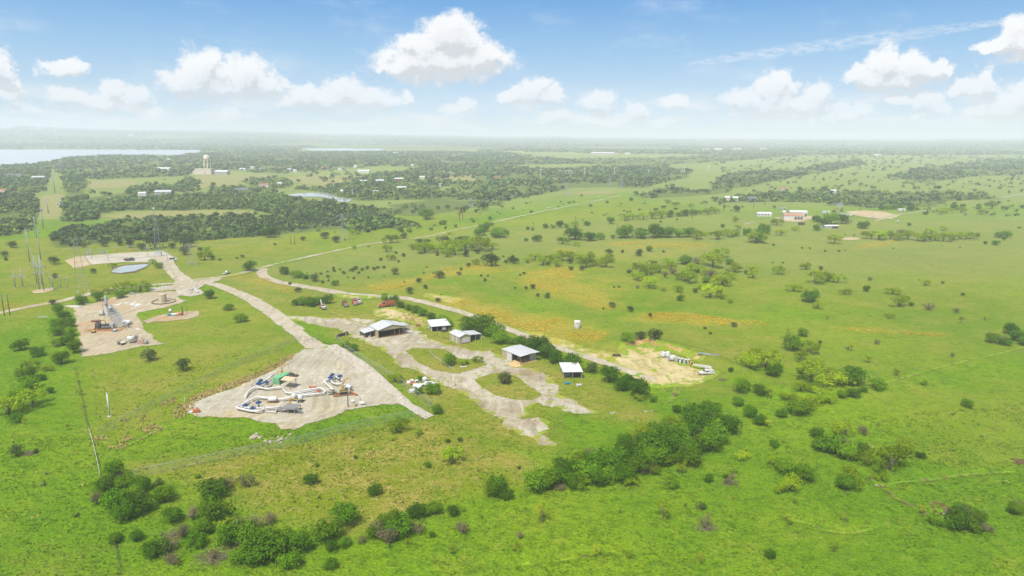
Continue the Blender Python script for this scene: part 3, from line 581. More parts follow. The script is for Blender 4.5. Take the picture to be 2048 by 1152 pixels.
def tube(V, Fq, p0, p1, r0, r1, n=5):
    d = p1 - p0; L = np.linalg.norm(d); d = d / (L + 1e-9); u = np.cross(d, [.3, .9, .2]); u /= np.linalg.norm(u); w = np.cross(d, u); b = sum(len(x) for x in V)
    an = np.arange(n) * 2 * np.pi / n; ring = np.cos(an)[:, None] * u + np.sin(an)[:, None] * w
    V.append(np.vstack([p0 + ring * r0, p1 + ring * r1])); ii = np.arange(n); Fq.append(np.stack([b + ii, b + (ii + 1) % n, b + n + (ii + 1) % n, b + n + ii], 1))
def trunk_arrays(kind, C, rad, rg):
    V, Fq = [], []; k = KIND[kind]; th = .022 if kind in 'md' else .028
    stems = 1 if kind in 'yb' else (3 if kind in 'md' else 2); top = np.array([rg.uniform(-.03, .03), rg.uniform(-.03, .03), max(.12, k['lo'] + .10)])
    order = np.argsort(-C[:, 2])
    nlimb = 9 if kind == 'd' else 6
    for s in range(stems):
        o = rg.normal(size=3) * .02; o[2] = -.03
        tp = top + rg.normal(size=3) * (.04 if stems > 1 else .0); tube(V, Fq, o, tp, th, th * .7, 6)
        for c in order[s::stems][:max(2, nlimb // stems)]:
            mid = tp + (C[c] - tp) * .5 + rg.normal(size=3) * .03; tube(V, Fq, tp, mid, th * .6, th * .38); tube(V, Fq, mid, C[c] + [0, 0, rad[c] * .3], th * .38, th * .12)
    if kind == 'd':
        for c in range(len(C)):
            for _ in range(7):
                d = rg.normal(size=3); d[2] = abs(d[2]) + .2; d /= np.linalg.norm(d); tube(V, Fq, C[c] * [.7, .7, .6], C[c] + d * rad[c] * 1.1, .006, .002, 3)
    return np.vstack(V), np.vstack(Fq)
NAMES = {'j': 'juniper_bush', 'b': 'leafy_tree', 'm': 'mesquite_bush', 'd': 'bare_shrub', 'y': 'young_tree'}
CATS = {'j': 'juniper', 'b': 'tree', 'm': 'bush', 'd': 'shrub', 'y': 'sapling'}
PROTO = {}
for kd in 'jbmdy':
    PROTO[kd] = []
    for v in range(5 if kd in 'bm' else 4):
        rg = np.random.default_rng(100 + v * 17 + ord(kd))
        V_, F_, t_, C_, r_, n_ = crown_arrays(kd, rg)
        mc = mesh_np('crown', V_, F_, M['leaf_' + kd]); fattr(mc, 'tint', t_, 'FACE'); vattr(mc, 'nrm', n_)
        Vt, Ft = trunk_arrays(kd, C_, r_, rg); mt = mesh_np('trunk', Vt, Ft, M['twig' if kd == 'd' else 'bark'], True)
        PROTO[kd].append((mc, mt))

# ---------------------------------------------------------------- labels that single things out
LAND = {}   # name -> (px, py, phrase)
def lm(x, y, phrase): LAND[phrase] = (x, y)
for x, y, p in [
 (115, 655, 'along the left edge of the compressor yard'), (240, 590, 'along the road behind the compressor yard'), (330, 735, 'in the grass below the compressor yard'), (450, 610, 'beside the gravel drive near the white manifold'),
 (60, 770, 'in the lush meadow left of the wire fence'), (150, 870, 'beside the white rail fence'), (60, 905, 'in the open green meadow at far left'), (245, 1000, 'in the dense thicket below the white rail fence'),
 (260, 1090, 'at the lower left fence line'), (430, 1030, 'in the brushy draw below the olive field'), (500, 1110, 'in the thicket at the bottom edge'), (660, 1090, 'beside the draw below the olive field'), (790, 1070, 'in the brown thicket at the olive field corner'),
 (680, 965, 'standing alone in the olive field'), (900, 930, 'in the olive field corner below the dirt yard'), (830, 870, 'behind the chain link fence corner'), (850, 785, 'around the white scrap pile'), (700, 700, 'along the chain link fence by the riprap'),
 (915, 730, 'on the weedy islands in the dirt yard'), (860, 635, 'in the hedge behind the white walled shed'), (965, 665, 'behind the tan shed with roll door'), (1080, 710, 'behind the shed with wooden floor'), (1230, 775, 'beside the open carport'),
 (1010, 975, 'at the near hedgerow end'), (1170, 950, 'in the near big hedgerow'), (1280, 915, 'amid the big hedgerow'), (1410, 880, 'at the thick hedgerow end'),
 (1380, 960, 'in the meadow beside the big hedgerow'), (1330, 1040, 'around the dark little cedar in the meadow'), (1100, 1090, 'in the near meadow below the hedgerow'), (1500, 820, 'in the tree belt below the mixer yard'), (1620, 770, 'in the tree belt beside the grassy bank'),
 (1720, 780, 'at the far end of the tree belt'), (1690, 890, 'in the creek thicket'), (1600, 960, 'on the left bank of the creek'), (1760, 940, 'over the muddy creek bed'), (1900, 1045, 'in the round thicket at lower right'), (1600, 1090, 'in the meadow below the creek'),
 (1990, 900, 'in the wide meadow right of the creek'), (1600, 700, 'on the slope above the tree belt'), (1280, 690, 'on top of the orange cut bank'), (1420, 655, 'beside the orange flower strip'), (1240, 610, 'in the flowery meadow above the white tank'),
 (1350, 560, 'in the left half of the mesquite thicket'), (1430, 570, 'in the right half of the mesquite thicket'), (1440, 530, 'at the back of the mesquite thicket'), (1300, 525, 'above the mesquite thicket'), (1640, 560, 'on the open slope right of the mesquite thicket'),
 (1790, 600, 'around the eroded hollow on the right slope'), (1900, 640, 'on the far right slope'), (2010, 685, 'in the thicket at the right edge'), (1150, 530, 'in the eastern half of the long flower thicket'), (1080, 525, 'in the western half of the long flower thicket'),
 (930, 505, 'in the bushy patch above the flower slope'), (850, 500, 'at the near end of the bushy patch'), (980, 530, 'right of the flower slope'), (720, 545, 'among the tiny junipers inside the road bend'), (600, 560, 'inside the bend of the dirt track'), (850, 590, 'above the dirt track by the dump truck'), (650, 600, 'beside the old tow truck'),
 (1180, 480, 'in the first half of the long pasture hedge'), (1330, 475, 'in the middle of the long pasture hedge'), (1460, 472, 'in the far half of the long pasture hedge'), (1060, 480, 'at the near end of the long hedge'), (1130, 455, 'in the short hedge beyond the long hedge'), (1300, 436, 'in the upper hedge across the pasture'), (1230, 420, 'near the top of the pale road'),
 (1480, 430, 'near the long white shed'), (1560, 470, 'below the rusty roofed barn'), (1670, 446, 'around the low farm shed'), (1800, 478, 'in the green hedge below the farm'), (1920, 478, 'in the right half of the farm hedge'), (1990, 480, 'by the ridge at the right edge'), (1820, 415, 'in the row along the farm drive'), (1940, 420, 'above the far pasture track'), (1640, 498, 'in the pasture below the farm'),
 (980, 465, 'beside the pale straight road'), (880, 440, 'on the ridge by the wooden pole pair'), (800, 475, 'beside the lower stretch of the pale road'), (680, 480, 'in the pasture by the brown pole pair'), (560, 480, 'along the woodland edge'),
 (390, 495, 'around the lattice mast'), (260, 540, 'around the little pond'), (230, 500, 'behind the pale stone pad'), (120, 535, 'beside the grey steel poles'), (20, 510, 'in the left pasture by the tall steel pole'), (500, 545, 'beside the parked pickup')]: lm(x, y, p)
PENDING = []
def describe(o, px, py, desc, plural): PENDING.append((o, px, py, desc, plural))
ORD = 'first second third fourth fifth sixth seventh eighth ninth tenth eleventh twelfth thirteenth fourteenth fifteenth sixteenth seventeenth eighteenth nineteenth twentieth'.split()
def finish_labels():
    g = {}
    for o, px, py, desc, plural in PENDING:
        best = min(LAND.items(), key=lambda kv: ((kv[1][0] - px) / 1.0) ** 2 + ((kv[1][1] - py) * 1.6) ** 2)[0]
        g.setdefault((best, desc, plural), []).append((px, o))
    for (ph, desc, plural), L in g.items():
        L.sort(key=lambda t: t[0]); n = len(L)
        if n == 1: L[0][1]['label'] = f'{desc} {ph}'; continue
        for k, (px, o) in enumerate(L):
            if n == 2: lab = f"{'left' if k == 0 else 'right'} of two {plural} {ph}"
            elif k == 0: lab = f'leftmost of {plural} {ph}'
            elif k == n - 1: lab = f'rightmost of {plural} {ph}'
            else: lab = f'{ORD[min(k, 19)]} from left, {plural} {ph}'
            o['label'] = lab
DESC = {'j': ('dark rounded juniper', 'dark junipers'), 'b': ('dense green tree', 'dense green trees'), 'm': ('bright feathery mesquite', 'bright mesquites'), 'd': ('bare brown shrub', 'brown shrubs'), 'y': ('thin yellow green sapling', 'thin saplings')}
GROUPS = {'j': 'junipers dotted over the pasture', 'b': 'dense green trees and bushes', 'm': 'feathery mesquite bushes', 'd': 'bare brown shrubs', 'y': 'thin yellow green saplings'}
def plant(kd, px, py, w, hr=None):
    """px,py: where the crown meets the ground in the photo; w: crown width in photo pixels"""
    ww = w * slant(py) / F * {'m': 1.24, 'b': 1.16, 'j': 1.08, 'd': 1.1, 'y': 1.15}[kd]
    c = at(px, py); back = ww * .30                  # trunk stands behind the near rim of the crown
    r = math.hypot(c.x, c.y); x, y = c.x * (1 + back / r), c.y * (1 + back / r); z = float(H(x, y))
    root = bpy.data.objects.new(NAMES[kd], None); COL.objects.link(root); root.empty_display_size = .5
    root.location = (x, y, z - .04); root.rotation_euler = (0, 0, random.uniform(0, 6.28)); k = ww * random.uniform(.95, 1.08)
    hv = (hr or 1.0) * random.uniform(.88, 1.12)
    root.scale = (k, k * random.uniform(.9, 1.1), k * hv)
    root['category'] = CATS[kd]; root['group'] = GROUPS[kd]
    mc, mt = random.choice(PROTO[kd])
    for nm, me in (('crown', mc), ('trunk', mt)):
        o = bpy.data.objects.new(nm, me); COL.objects.link(o); o.parent = root
    describe(root, px, py, *DESC[kd]); return root
PL = {}
PL['j'] = '''297,727,33 366,745,36 106,612,16 188,548,14 110,530,22 110,556,13 22,497,20 10,514,15 12,522,9 284,501,20 312,500,40 367,497,32 386,488,18 370,511,23 400,503,12 425,520,12 440,522,7 473,518,6 485,516,9 35,915,30 72,908,14 318,972,18 345,498,16 260,496,18 240,492,16 205,494,20 165,496,14
629,564,22 596,586,15 580,570,9 790,550,18 876,558,22 838,566,14 851,578,11 820,589,17 876,604,13 918,551,10 970,563,9 922,542,8 963,554,6 976,554,6 655,545,5 668,544,9 688,549,9 700,543,5 667,538,6 680,541,5 705,544,10 712,540,10 725,542,9 735,539,9 748,541,9 757,538,8 767,538,8 718,548,7 737,557,5 708,559,6 696,556,5 657,556,9 657,563,6 641,550,7 632,548,4 612,557,10 645,567,9 848,547,5
791,508,7 807,514,10 855,494,18 885,492,24 925,490,24 932,514,15 955,508,12 875,512,10 937,534,11 1007,515,6 1020,526,14 1012,527,10 982,534,34 1025,519,12 840,489,14 650,478,20 672,486,18 690,481,5 606,482,11 549,491,6 876,419,11 967,421,22 930,425,16 1030,529,16 762,522,9 797,525,6 903,507,5
1278,513,17 1218,510,16 1245,506,8 1328,506,7 1258,547,10 1492,549,10 1097,531,10 1142,541,12 1164,542,12 1140,528,13 1390,587,13 1225,616,16 1261,624,14 1298,634,10 1410,659,8 1468,655,14 1420,670,8 1228,576,5 1238,576,6 1280,686,24 1308,689,32 1066,579,14 1052,579,8 1075,594,9 1095,597,14 1030,578,6 1048,549,8 1040,552,6 1187,750,30 896,887,12 920,884,11 1400,1023,22 1642,541,11 1640,689,10
1249,434,8 1214,407,7 1181,414,7 1320,446,6 1354,441,5 1604,498,5 1619,498,5 1650,504,5 1677,504,6 1690,502,4 1787,498,4 1920,496,4 1708,472,5 1690,470,4 1546,492,6 1055,461,9 1066,461,7 808,478,16 1885,568,7 1925,592,8 1545,527,4 1565,527,5 1800,517,3'''
PL['b'] = '''1120,975,44 1152,984,40 1196,975,44 1275,952,46 1318,938,48 1378,936,48 1416,908,50 1350,890,48 1290,905,44 1240,918,40 1120,950,34 118,630,24 131,642,26 133,657,28 112,657,22 119,672,26 141,674,24 135,692,28 116,694,22 149,709,30 42,703,28 76,716,28 124,731,36 54,762,36 60,782,38 85,762,18 420,599,26 456,622,18 482,646,24 165,610,25 195,605,28 240,598,20 318,538,16 499,543,26 35,803,30 32,848,25 100,788,16
228,962,40 212,988,42 250,980,42 284,988,38 264,1012,50 232,1036,54 284,1034,46 250,1048,44 330,1010,38 425,1008,56 345,1050,40 437,1054,62 410,1072,36 392,1102,40 230,1090,30 273,1087,26 318,1122,46 300,1118,34 452,1098,44 492,1094,52 480,1132,34 508,1134,44 530,1132,70 566,1112,52 600,1112,52 655,1092,58 690,1058,50 665,1107,26 690,1098,24 580,1142,40 622,973,27 748,994,29 780,1064,42 800,1082,54 830,1040,38 850,1034,30 870,1034,32 905,1036,26 865,1077,14 750,1078,36 856,937,14 984,964,14 1000,982,34 985,998,36 1010,1002,26 865,792,36 838,790,18 842,762,14 690,697,20 705,704,20 898,734,30 1010,770,30 877,830,24 660,1142,24 395,958,12 634,934,9
770,602,18 800,617,20 816,622,18 830,628,22 845,634,22 862,642,24 885,648,24 897,656,20 640,611,24 606,612,22 622,614,26 655,609,24 590,612,16 788,607,22 936,664,34 964,672,52 985,678,42 1000,690,36 1045,703,36 1076,714,54 1100,722,40 1112,730,30 1142,740,36 1217,769,42 1245,784,38 1275,800,46 1257,778,30 1307,806,14 1160,735,18 1018,690,20
1072,990,58 1098,985,48 1140,962,52 1165,966,46 1204,950,54 1232,946,54 1262,936,54 1292,936,48 1218,970,44 1250,970,48 1310,880,46 1335,915,62 1302,916,52 1362,920,54 1392,910,54 1400,884,58 1430,894,54 1458,876,48 1380,856,54 1420,846,44 1250,898,32 1352,828,22 1342,980,28 1415,966,20 1452,957,12 1170,935,36 1190,968,40
1546,755,32 1602,750,18 1702,774,44 1755,782,30 1727,786,15 1706,798,28 1683,799,20 1595,834,46 1563,837,24 1848,771,13 1932,817,24 1632,878,26 1645,908,42 1670,914,46 1692,924,40 1712,918,28 1725,901,18 1840,918,18 1570,953,40 1605,968,44 1548,897,18 1540,1120,24 1870,1054,28 1905,1062,44 1936,1066,46 1925,1040,34 1955,1050,30 2030,1034,34 1690,985,40
1482,788,36 1520,793,28 1475,814,24 1500,838,30 1520,853,28 1584,704,36 1604,674,24 1461,747,12 1620,607,34 1733,584,16 1255,690,28 1392,546,14 1360,602,15 1412,567,18 1985,688,24 2010,692,22 2030,684,30 2046,692,22 1822,613,12 2020,670,26
570,550,22 595,557,22 612,559,12 670,572,16 1458,530,18 1370,530,26 1298,504,16 1074,484,20 1150,482,32 1180,483,26 1201,480,16 1250,478,34 1282,478,26 1310,477,32 1335,476,28 1358,476,24 1378,475,24 1470,473,20 1495,472,20 1527,469,26 1225,478,12 1120,456,16 1132,456,12 1174,452,13 1092,457,14 1106,457,10 1220,448,18 1340,435,20 1370,433,20 1358,434,14 1388,431,16 1052,483,10 1140,464,7 1445,456,10 1473,424,16 1512,486,30
1632,445,18 1646,452,22 1662,449,32 1682,448,26 1726,458,24 1634,462,16 1818,452,9 1851,430,10 1908,419,14 1925,417,12 1958,419,10 1998,476,18 2008,481,10 2015,475,20 1992,491,14 1970,489,8 1775,420,12 1788,420,14 1800,420,12 1820,423,14 1833,421,12 1762,420,12 960,472,22 1000,477,30 970,464,24 983,452,10 973,452,10 853,440,28 886,450,13 819,465,13 542,476,30 802,465,12 1012,470,14 990,476,16 1262,402,10'''
PL['m'] = '''1500,738,44 1530,742,48 1552,747,30 1575,806,26 1612,822,30 1645,803,28 1515,728,36 1155,945,34 1215,930,36 1248,958,30 1320,895,36 1345,935,30 1440,868,34 450,1062,30 60,745,30 65,820,50 18,835,46 248,587,30 281,585,32 218,590,18 412,510,20 410,522,26 226,536,15 305,529,14 95,745,18 794,870,36 785,883,14 836,876,18 904,934,42 790,768,28 925,732,20 955,728,20 1275,885,42 1340,866,36 1385,914,26 1265,973,30 1165,980,26 1483,925,26 1620,769,52 1660,778,46 1663,752,24 1658,810,26 1632,815,26 1600,798,28 1690,874,38 1622,787,20 1810,908,36 1730,934,36 1775,950,64 1762,968,24 1580,988,42 1545,933,22 1700,978,44 1622,710,36 1600,724,26 1545,718,26 1165,745,22 1280,803,20 1307,950,26
1557,550,22 1611,540,22 1630,569,34 1655,564,28 1674,567,26 1587,585,26 1635,619,22 1690,590,18 1785,590,22 1850,572,16 1800,615,32 1785,614,12 1780,638,16 1270,536,14 1285,534,12 1303,532,16 1333,527,16 1338,535,20 1425,537,42 1440,517,28 1470,545,28 1502,544,20 1505,558,22 1280,552,28 1300,551,26 1320,547,26 1275,563,26 1300,579,36 1325,582,12 1355,586,18 1362,562,20 1376,567,32 1380,544,24 1396,547,24 1445,574,40 1400,579,16 1420,597,40 1446,599,14 1460,607,12 1342,540,20 1455,560,22 1410,552,20
1070,522,22 1085,532,24 1100,527,24 1112,534,22 1126,524,28 1160,527,26 1172,537,28 1192,532,22 1212,536,28 1216,526,24 1116,520,20 1145,520,20 1180,522,22 1055,526,16 773,505,18 782,521,16 845,500,16 850,508,32 875,507,28 905,502,28 930,504,32 962,505,38 985,500,22 910,512,28 982,522,18 952,530,14 895,515,18 890,498,26 945,497,26 865,500,20 825,500,16 1125,490,24 1150,493,16 1410,473,14 1393,480,24 1435,480,26 1455,475,24 1512,488,34 1150,454,18 1250,442,20 1266,440,20 1286,440,22 1303,438,20 1322,438,24 1415,430,18 1430,428,16 1400,429,14 1475,460,12 705,470,14 716,470,10 781,488,24 709,499,10 898,470,12 737,494,8
1554,452,22 1562,472,20 1591,463,16 1862,468,18 1888,461,13 1740,479,24 1757,481,26 1780,480,22 1815,480,26 1850,483,26 1886,484,26 1905,482,24 1930,480,22 1947,479,20 1880,430,18 1893,427,16 1983,419,24 1922,426,16 1961,430,16 1835,483,20 1870,482,20 1798,482,20 1668,489,26 1335,408,14 1470,444,14 1350,412,12 1380,415,14'''
PL['d'] = '''455,982,36 493,980,40 195,1012,34 238,962,26 385,1044,38 345,1108,40 345,1138,36 510,1066,42 540,1056,34 365,1080,40 430,1122,26 480,1070,34 760,1074,42 800,1056,36 775,1096,50 835,1074,36 725,1090,22 1185,932,38 1290,952,34 1455,972,18 1462,962,20 1686,894,26 1726,872,26 1925,1046,40 1970,1066,26 2034,1022,24 1905,1040,26 1663,766,26 1660,905,24 1740,562,12 1857,622,26 1910,627,18 1905,717,14 1345,550,20 1420,556,24 1442,558,26 1392,530,28 1375,528,20 1275,578,12 1330,556,18 2005,690,26 1753,690,16 1800,470,18 1695,449,16 1260,547,14 1037,1080,20 1412,1060,34 705,1055,16 1225,955,26 1120,985,24 1195,948,26 1360,900,26 1010,772,40 925,1072,34 1695,700,10 1455,545,12'''
PL['y'] = '''632,932,10 135,862,14 148,882,7 160,792,14 163,818,15 157,765,9 845,914,10 955,947,14 1362,952,28 1325,1044,40 1085,1052,36 1032,1110,24 1190,1117,26 1258,1120,14 1400,1132,24 1240,1030,15 815,1093,16 905,1113,20 618,899,9 705,878,9 1466,950,18 1490,907,13 1535,802,24 1535,858,20 1706,776,18 1798,894,24 1555,992,22 1575,1052,24 1666,1107,22 1840,1028,22 1690,1048,18 1565,887,9 1968,642,16 1922,648,16 1703,704,18 1575,667,14 1736,727,18 1795,754,18 1792,750,12 1740,634,9 1330,580,9 50,850,14 640,1075,14 690,1000,10 735,965,9 620,925,9 1655,640,10 1590,1010,14'''
for kd in 'jbmdy':
    for t in PL[kd].split():
        q = t.split(','); plant(kd, float(q[0]), float(q[1]), float(q[2]))

# ---------------------------------------------------------------- far woods and scrub nobody could count
TEMPL = {}
for lv, (q, s, n) in enumerate([(54, .30, 8), (32, .36, 6), (14, .52, 4), (7, .7, 3)]):
    for kd in 'jbm':
        TEMPL[(lv, kd)] = []
        for v in range(6):
            rg = np.random.default_rng(900 + lv * 50 + v + ord(kd)); V_, F_, t_, _, _, n_ = crown_arrays(kd, rg, q, s, n); TEMPL[(lv, kd)].append((V_, t_, n_))
def wood_mesh(name, X, Y, W_, lvl, kinds, mat, label):
    Vs, Ts, Ns = [], [], []
    Z = H(X, Y)
    pick = rng.integers(0, 6, len(X)); th = rng.uniform(0, 6.28, len(X)); tj = rng.uniform(-.35, .35, len(X)); hs = rng.uniform(.8, 1.15, len(X))
    for kd in 'jbm':
        for v in range(6):
            m = np.where((kinds == kd) & (pick == v))[0]
            if not len(m): continue
            V_, t_, n_ = TEMPL[(lvl, kd)][v]; c, s = np.cos(th[m]), np.sin(th[m])
            Ns.append(np.stack([n_[None, :, 0] * c[:, None] - n_[None, :, 1] * s[:, None], n_[None, :, 0] * s[:, None] + n_[None, :, 1] * c[:, None], np.broadcast_to(n_[None, :, 2], (len(m), len(n_)))], -1).reshape(-1, 3))
            x = (V_[None, :, 0] * c[:, None] - V_[None, :, 1] * s[:, None]) * W_[m, None] + X[m, None]
            y = (V_[None, :, 0] * s[:, None] + V_[None, :, 1] * c[:, None]) * W_[m, None] + Y[m, None]
            z = V_[None, :, 2] * (W_[m] * hs[m] * (1, .9, .75, .55)[lvl])[:, None] + Z[m, None] - .1
            Vs.append(np.stack([x, y, z], -1).reshape(-1, 3))
            base = {'j': .12, 'b': .40, 'm': .72}[kd] * .85 + (0, .10, .16, .22)[lvl]  # tint rises with level: haze over the farther woods is put into the colour
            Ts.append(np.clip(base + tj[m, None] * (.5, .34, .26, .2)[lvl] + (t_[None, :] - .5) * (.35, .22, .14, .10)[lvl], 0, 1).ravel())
    V_ = np.vstack(Vs); F_ = np.arange(len(V_)).reshape(-1, 4)
    me = mesh_np(name, V_, F_, mat); fattr(me, 'tint', np.concatenate(Ts), 'FACE'); vattr(me, 'nrm', np.vstack(Ns))
    o = link(bpy.data.objects.new(name, me)); o['kind'] = 'stuff'; o['label'] = label
def wood_material():
    m, N, b, out = new_mat('woodland_foliage')
    t = N.n('ShaderNodeAttribute', attribute_name='tint').outputs['Fac']; P = N.n('ShaderNodeNewGeometry').outputs['Position']
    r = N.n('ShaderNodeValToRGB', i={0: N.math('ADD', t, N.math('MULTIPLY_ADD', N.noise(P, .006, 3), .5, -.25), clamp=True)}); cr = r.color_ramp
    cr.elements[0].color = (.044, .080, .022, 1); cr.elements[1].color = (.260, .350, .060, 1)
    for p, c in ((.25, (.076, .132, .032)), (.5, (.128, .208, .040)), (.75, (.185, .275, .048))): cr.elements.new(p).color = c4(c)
    nn = N.n('ShaderNodeVectorMath', operation='NORMALIZE', i={0: N.n('ShaderNodeAttribute', attribute_name='nrm').outputs['Vector']}).outputs[0]
    nm = N.n('ShaderNodeVectorMath', operation='NORMALIZE', i={0: N.n('ShaderNodeMix', data_type='VECTOR', i={0: .75, 4: N.n('ShaderNodeNewGeometry').outputs['Normal'], 5: nn}).outputs[1]}).outputs[0]
    N.nt.links.new(nm, b.inputs['Normal'])
    N.nt.links.new(r.outputs[0], b.inputs['Base Color']); b.inputs['Roughness'].default_value = .8; b.inputs['Specular IOR Level'].default_value = .02
    return m
M['wood'] = wood_material()
def scatter(pts, spacing):
    a = np.array(pts); lo, hi = a.min(0), a.max(0); n = int(np.prod(hi - lo) / spacing ** 2) + 1
    X = rng.uniform(lo[0], hi[0], n); Y = rng.uniform(lo[1], hi[1], n); m = inside(X, Y, pts); return X[m], Y[m]
bins = {0: [], 1: [], 2: [], 3: []}
for (poly, sp, size, lv, jun), pts in zip(WOODS, WOOD_FLOOR):
    X, Y = scatter(pts, sp * .92)
    k = fbm(X / 90, Y / 90, 4, 4) > (.33, .43, .42, .4)[lv]; X, Y = X[k], Y[k]
    u = rng.uniform(0, 1, len(X)) + (fbm(X / 120, Y / 120, 6, 3) - .5) * 1.1
    kinds = np.where(u < jun, 'j', np.where(u < jun + (1 - jun) * .72, 'b', 'm'))
    bins[lv].append((X, Y, size * rng.uniform(.6, 1.3, len(X)), kinds))
# loose scrub over the far savanna, thinning into the open grass
CLEAR = [wpoly('-20,480 50,480 110,560 160,610 0,620'), wpoly('95,310 128,310 124,425 112,470 60,520 78,440 84,400')]
NOGO = [wpoly(p) for p in ('-700,299 400,300 405,304 370,311 112,321 60,328 0,333 -200,350 -700,380', '600,296.5 770,297 768,302.5 600,302.5', '572,391 600,387 640,385 658,386 706,398 700,405 684,408 640,395',
   '196,433 260,426 340,423 420,421 500,423 510,428 430,433 320,435 240,438', '176,364 220,361 272,360 276,371 240,378 178,378', '395,352 440,350 520,350 560,352 480,362 470,375 430,372 400,378 380,362', '1500,420 1760,418 1790,440 1500,446')] + CLEAR
for poly, sp, size, lv, jun, cov in [
    ('540,480 620,460 700,470 740,480 640,520 540,500', 38, 4.2, 0, .5, .45), ('780,460 900,415 1010,405 1240,386 1220,395 1000,440 860,468', 24, 5.0, 0, .5, .45),
    ('1240,400 1420,395 1500,402 1500,425 1300,432 1200,440', 30, 6.0, 0, .2, .45), ('1050,445 1240,402 1260,430 1100,462', 36, 4.5, 0, .3, .4),
    ('1430,345 1540,335 1780,352 2300,345 2300,392 1900,388 1700,384 1540,392 1440,376', 34, 9, 1, .4, .6), ('1380,318 1700,304 2300,300 2300,345 1800,345 1450,350', 60, 15, 2, .5, .6),
    ('500,345 700,340 760,350 690,384 580,380 560,352', 42, 12, 1, .3, .55), ('700,345 1000,332 1080,350 960,400 720,398', 40, 13, 1, .4, .6), ('130,350 380,345 400,390 130,396', 34, 11, 1, .3, .5), ('-200,400 100,385 80,440 -200,478', 26, 8, 0, .3, .5),
    ('1500,408 2200,398 2200,440 1800,430 1700,420 1500,418', 30, 7, 0, .3, .5), ('1700,450 2200,430 2200,520 1800,510 1500,500', 75, 3.0, 0, .1, .4), ('1500,540 2200,520 2200,720 1700,680', 55, 1.8, 0, .05, .4), ('1000,590 1400,620 1500,690 1200,660', 45, 1.6, 0, .3, .5),
    ('0,880 140,870 180,1000 180,1120 0,1120', 16, 1.3, 0, .1, .5), ('1450,900 2040,800 2040,1140 1100,1140 1300,1000', 17, 1.5, 0, .1, .5), ('250,960 1000,860 1060,960 700,1060 480,1000', 14, 1.3, 0, .2, .5), ('560,545 900,530 1000,600 760,585 640,570', 22, 1.4, 0, .8, .5)]:
    pts = wpoly(poly); X, Y = scatter(pts, sp * 1.2); k = fbm(X / 160, Y / 160, 21, 3) > (1 - cov) * .72
    for ng in NOGO: k &= ~inside(X, Y, ng)
    X, Y = X[k], Y[k]; u = rng.uniform(0, 1, len(X)); kinds = np.where(u < jun, 'j', np.where(u < jun + .4 * (1 - jun), 'b', 'm'))
    bins[lv].append((X, Y, size * rng.uniform(.45, 1.3, len(X)), kinds))
# the plain beyond: thick belts of trees with clearings, out to the hills
pts = wpoly('-500,276 -500,299 600,299 900,299 1100,306 1380,304 1700,300 2400,310 2400,292'); a = np.array(pts)
ang = rng.uniform(math.radians(-41), math.radians(41), 60000); rad_ = 3600 * np.exp(rng.uniform(0, math.log(13800 / 3600), 60000)); X = rad_ * np.sin(ang); Y = rad_ * np.cos(ang)
k = fbm(X / 900, Y / 700, 31, 4) > .43 - .04 * (rad_ > 6000)
for ng in NOGO: k &= ~inside(X, Y, ng)
pxx, pyy = project(X, Y, np.zeros(len(X))); k &= (pyy < np.where(pxx > 1050, 310, 302))
X, Y = X[k], Y[k]; rr_ = np.hypot(X, Y); u = rng.uniform(0, 1, len(X)) + (fbm(X / 600, Y / 600, 41, 3) - .5); kinds = np.where(u < .5, 'j', np.where(u < .85, 'b', 'm'))
bins[3].append((X, Y, (13 + rr_ * .0020) * rng.uniform(.6, 1.4, len(X)), kinds))
for lv, (nm, lab) in enumerate([('woodland', 'oak and juniper woodland beyond the power line'), ('woodland', 'trees among the fields by the second pond'), ('woodland', 'dark wooded belt in front of the lake'), ('woodland', 'hazy woods covering the plain to the horizon')]):
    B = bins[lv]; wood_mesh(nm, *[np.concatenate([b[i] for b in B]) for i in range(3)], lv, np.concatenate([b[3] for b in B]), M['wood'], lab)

# ---------------------------------------------------------------- wildflowers, tall grass, tufts
def blades(name, X, Y, size, hgt, mat, label, n=3, tilt=.5, flat_=False):
    k = len(X); Z = H(X, Y); Vs = []
    for b in range(n):
        th = rng.uniform(0, 6.28, k); L = size * rng.uniform(.5, 1.2, k); hh = hgt * rng.uniform(.6, 1.25, k); ox, oy = rng.normal(size=(2, k)) * size[:, None].T * .35
        c, s = np.cos(th), np.sin(th); tx, ty = -s * hh * tilt * rng.uniform(.2, 1, k), c * hh * tilt * rng.uniform(.2, 1, k)
        p = np.stack([X + ox, Y + oy, Z + (.05 if not flat_ else 0) - .04], 1)
        if flat_:
            a = np.stack([c * L * .5, s * L * .5, np.zeros(k)], 1); d = np.stack([-s * L * .35, c * L * .35, rng.uniform(-.05, .12, k)], 1); up = np.array([0, 0, 1.0]) * hh[:, None] + np.array([0, 0, .1])
            Vs.append(np.stack([p - a - d + up, p + a - d + up, p + a + d + up, p - a + d + up], 1))
        else:
            a = np.stack([c * L * .5, s * L * .5, np.zeros(k)], 1); up = np.stack([tx, ty, hh], 1)
            Vs.append(np.stack([p - a * .6, p + a * .6, p + a + up, p - a + up], 1))
    V_ = np.concatenate(Vs, 0).reshape(-1, 3); F_ = np.arange(len(V_)).reshape(-1, 4)
    me = mesh_np(name, V_, F_, mat); fattr(me, 'tint', rng.uniform(0, 1, len(F_)), 'FACE'); vattr(me, 'nrm', np.tile([0, 0, 1.0], (len(F_), 1)) + rng.normal(size=(len(F_), 3)) * .25)
    o = link(bpy.data.objects.new(name, me)); o['kind'] = 'stuff'; o['label'] = label
M['flower'] = leaf_material('wildflower', (.44, .27, .016), (.50, .36, .02), (.36, .33, .03), .2)
M['straw'] = leaf_material('straw_grass', (.42, .31, .11), (.56, .43, .19), (.36, .33, .08), .35)
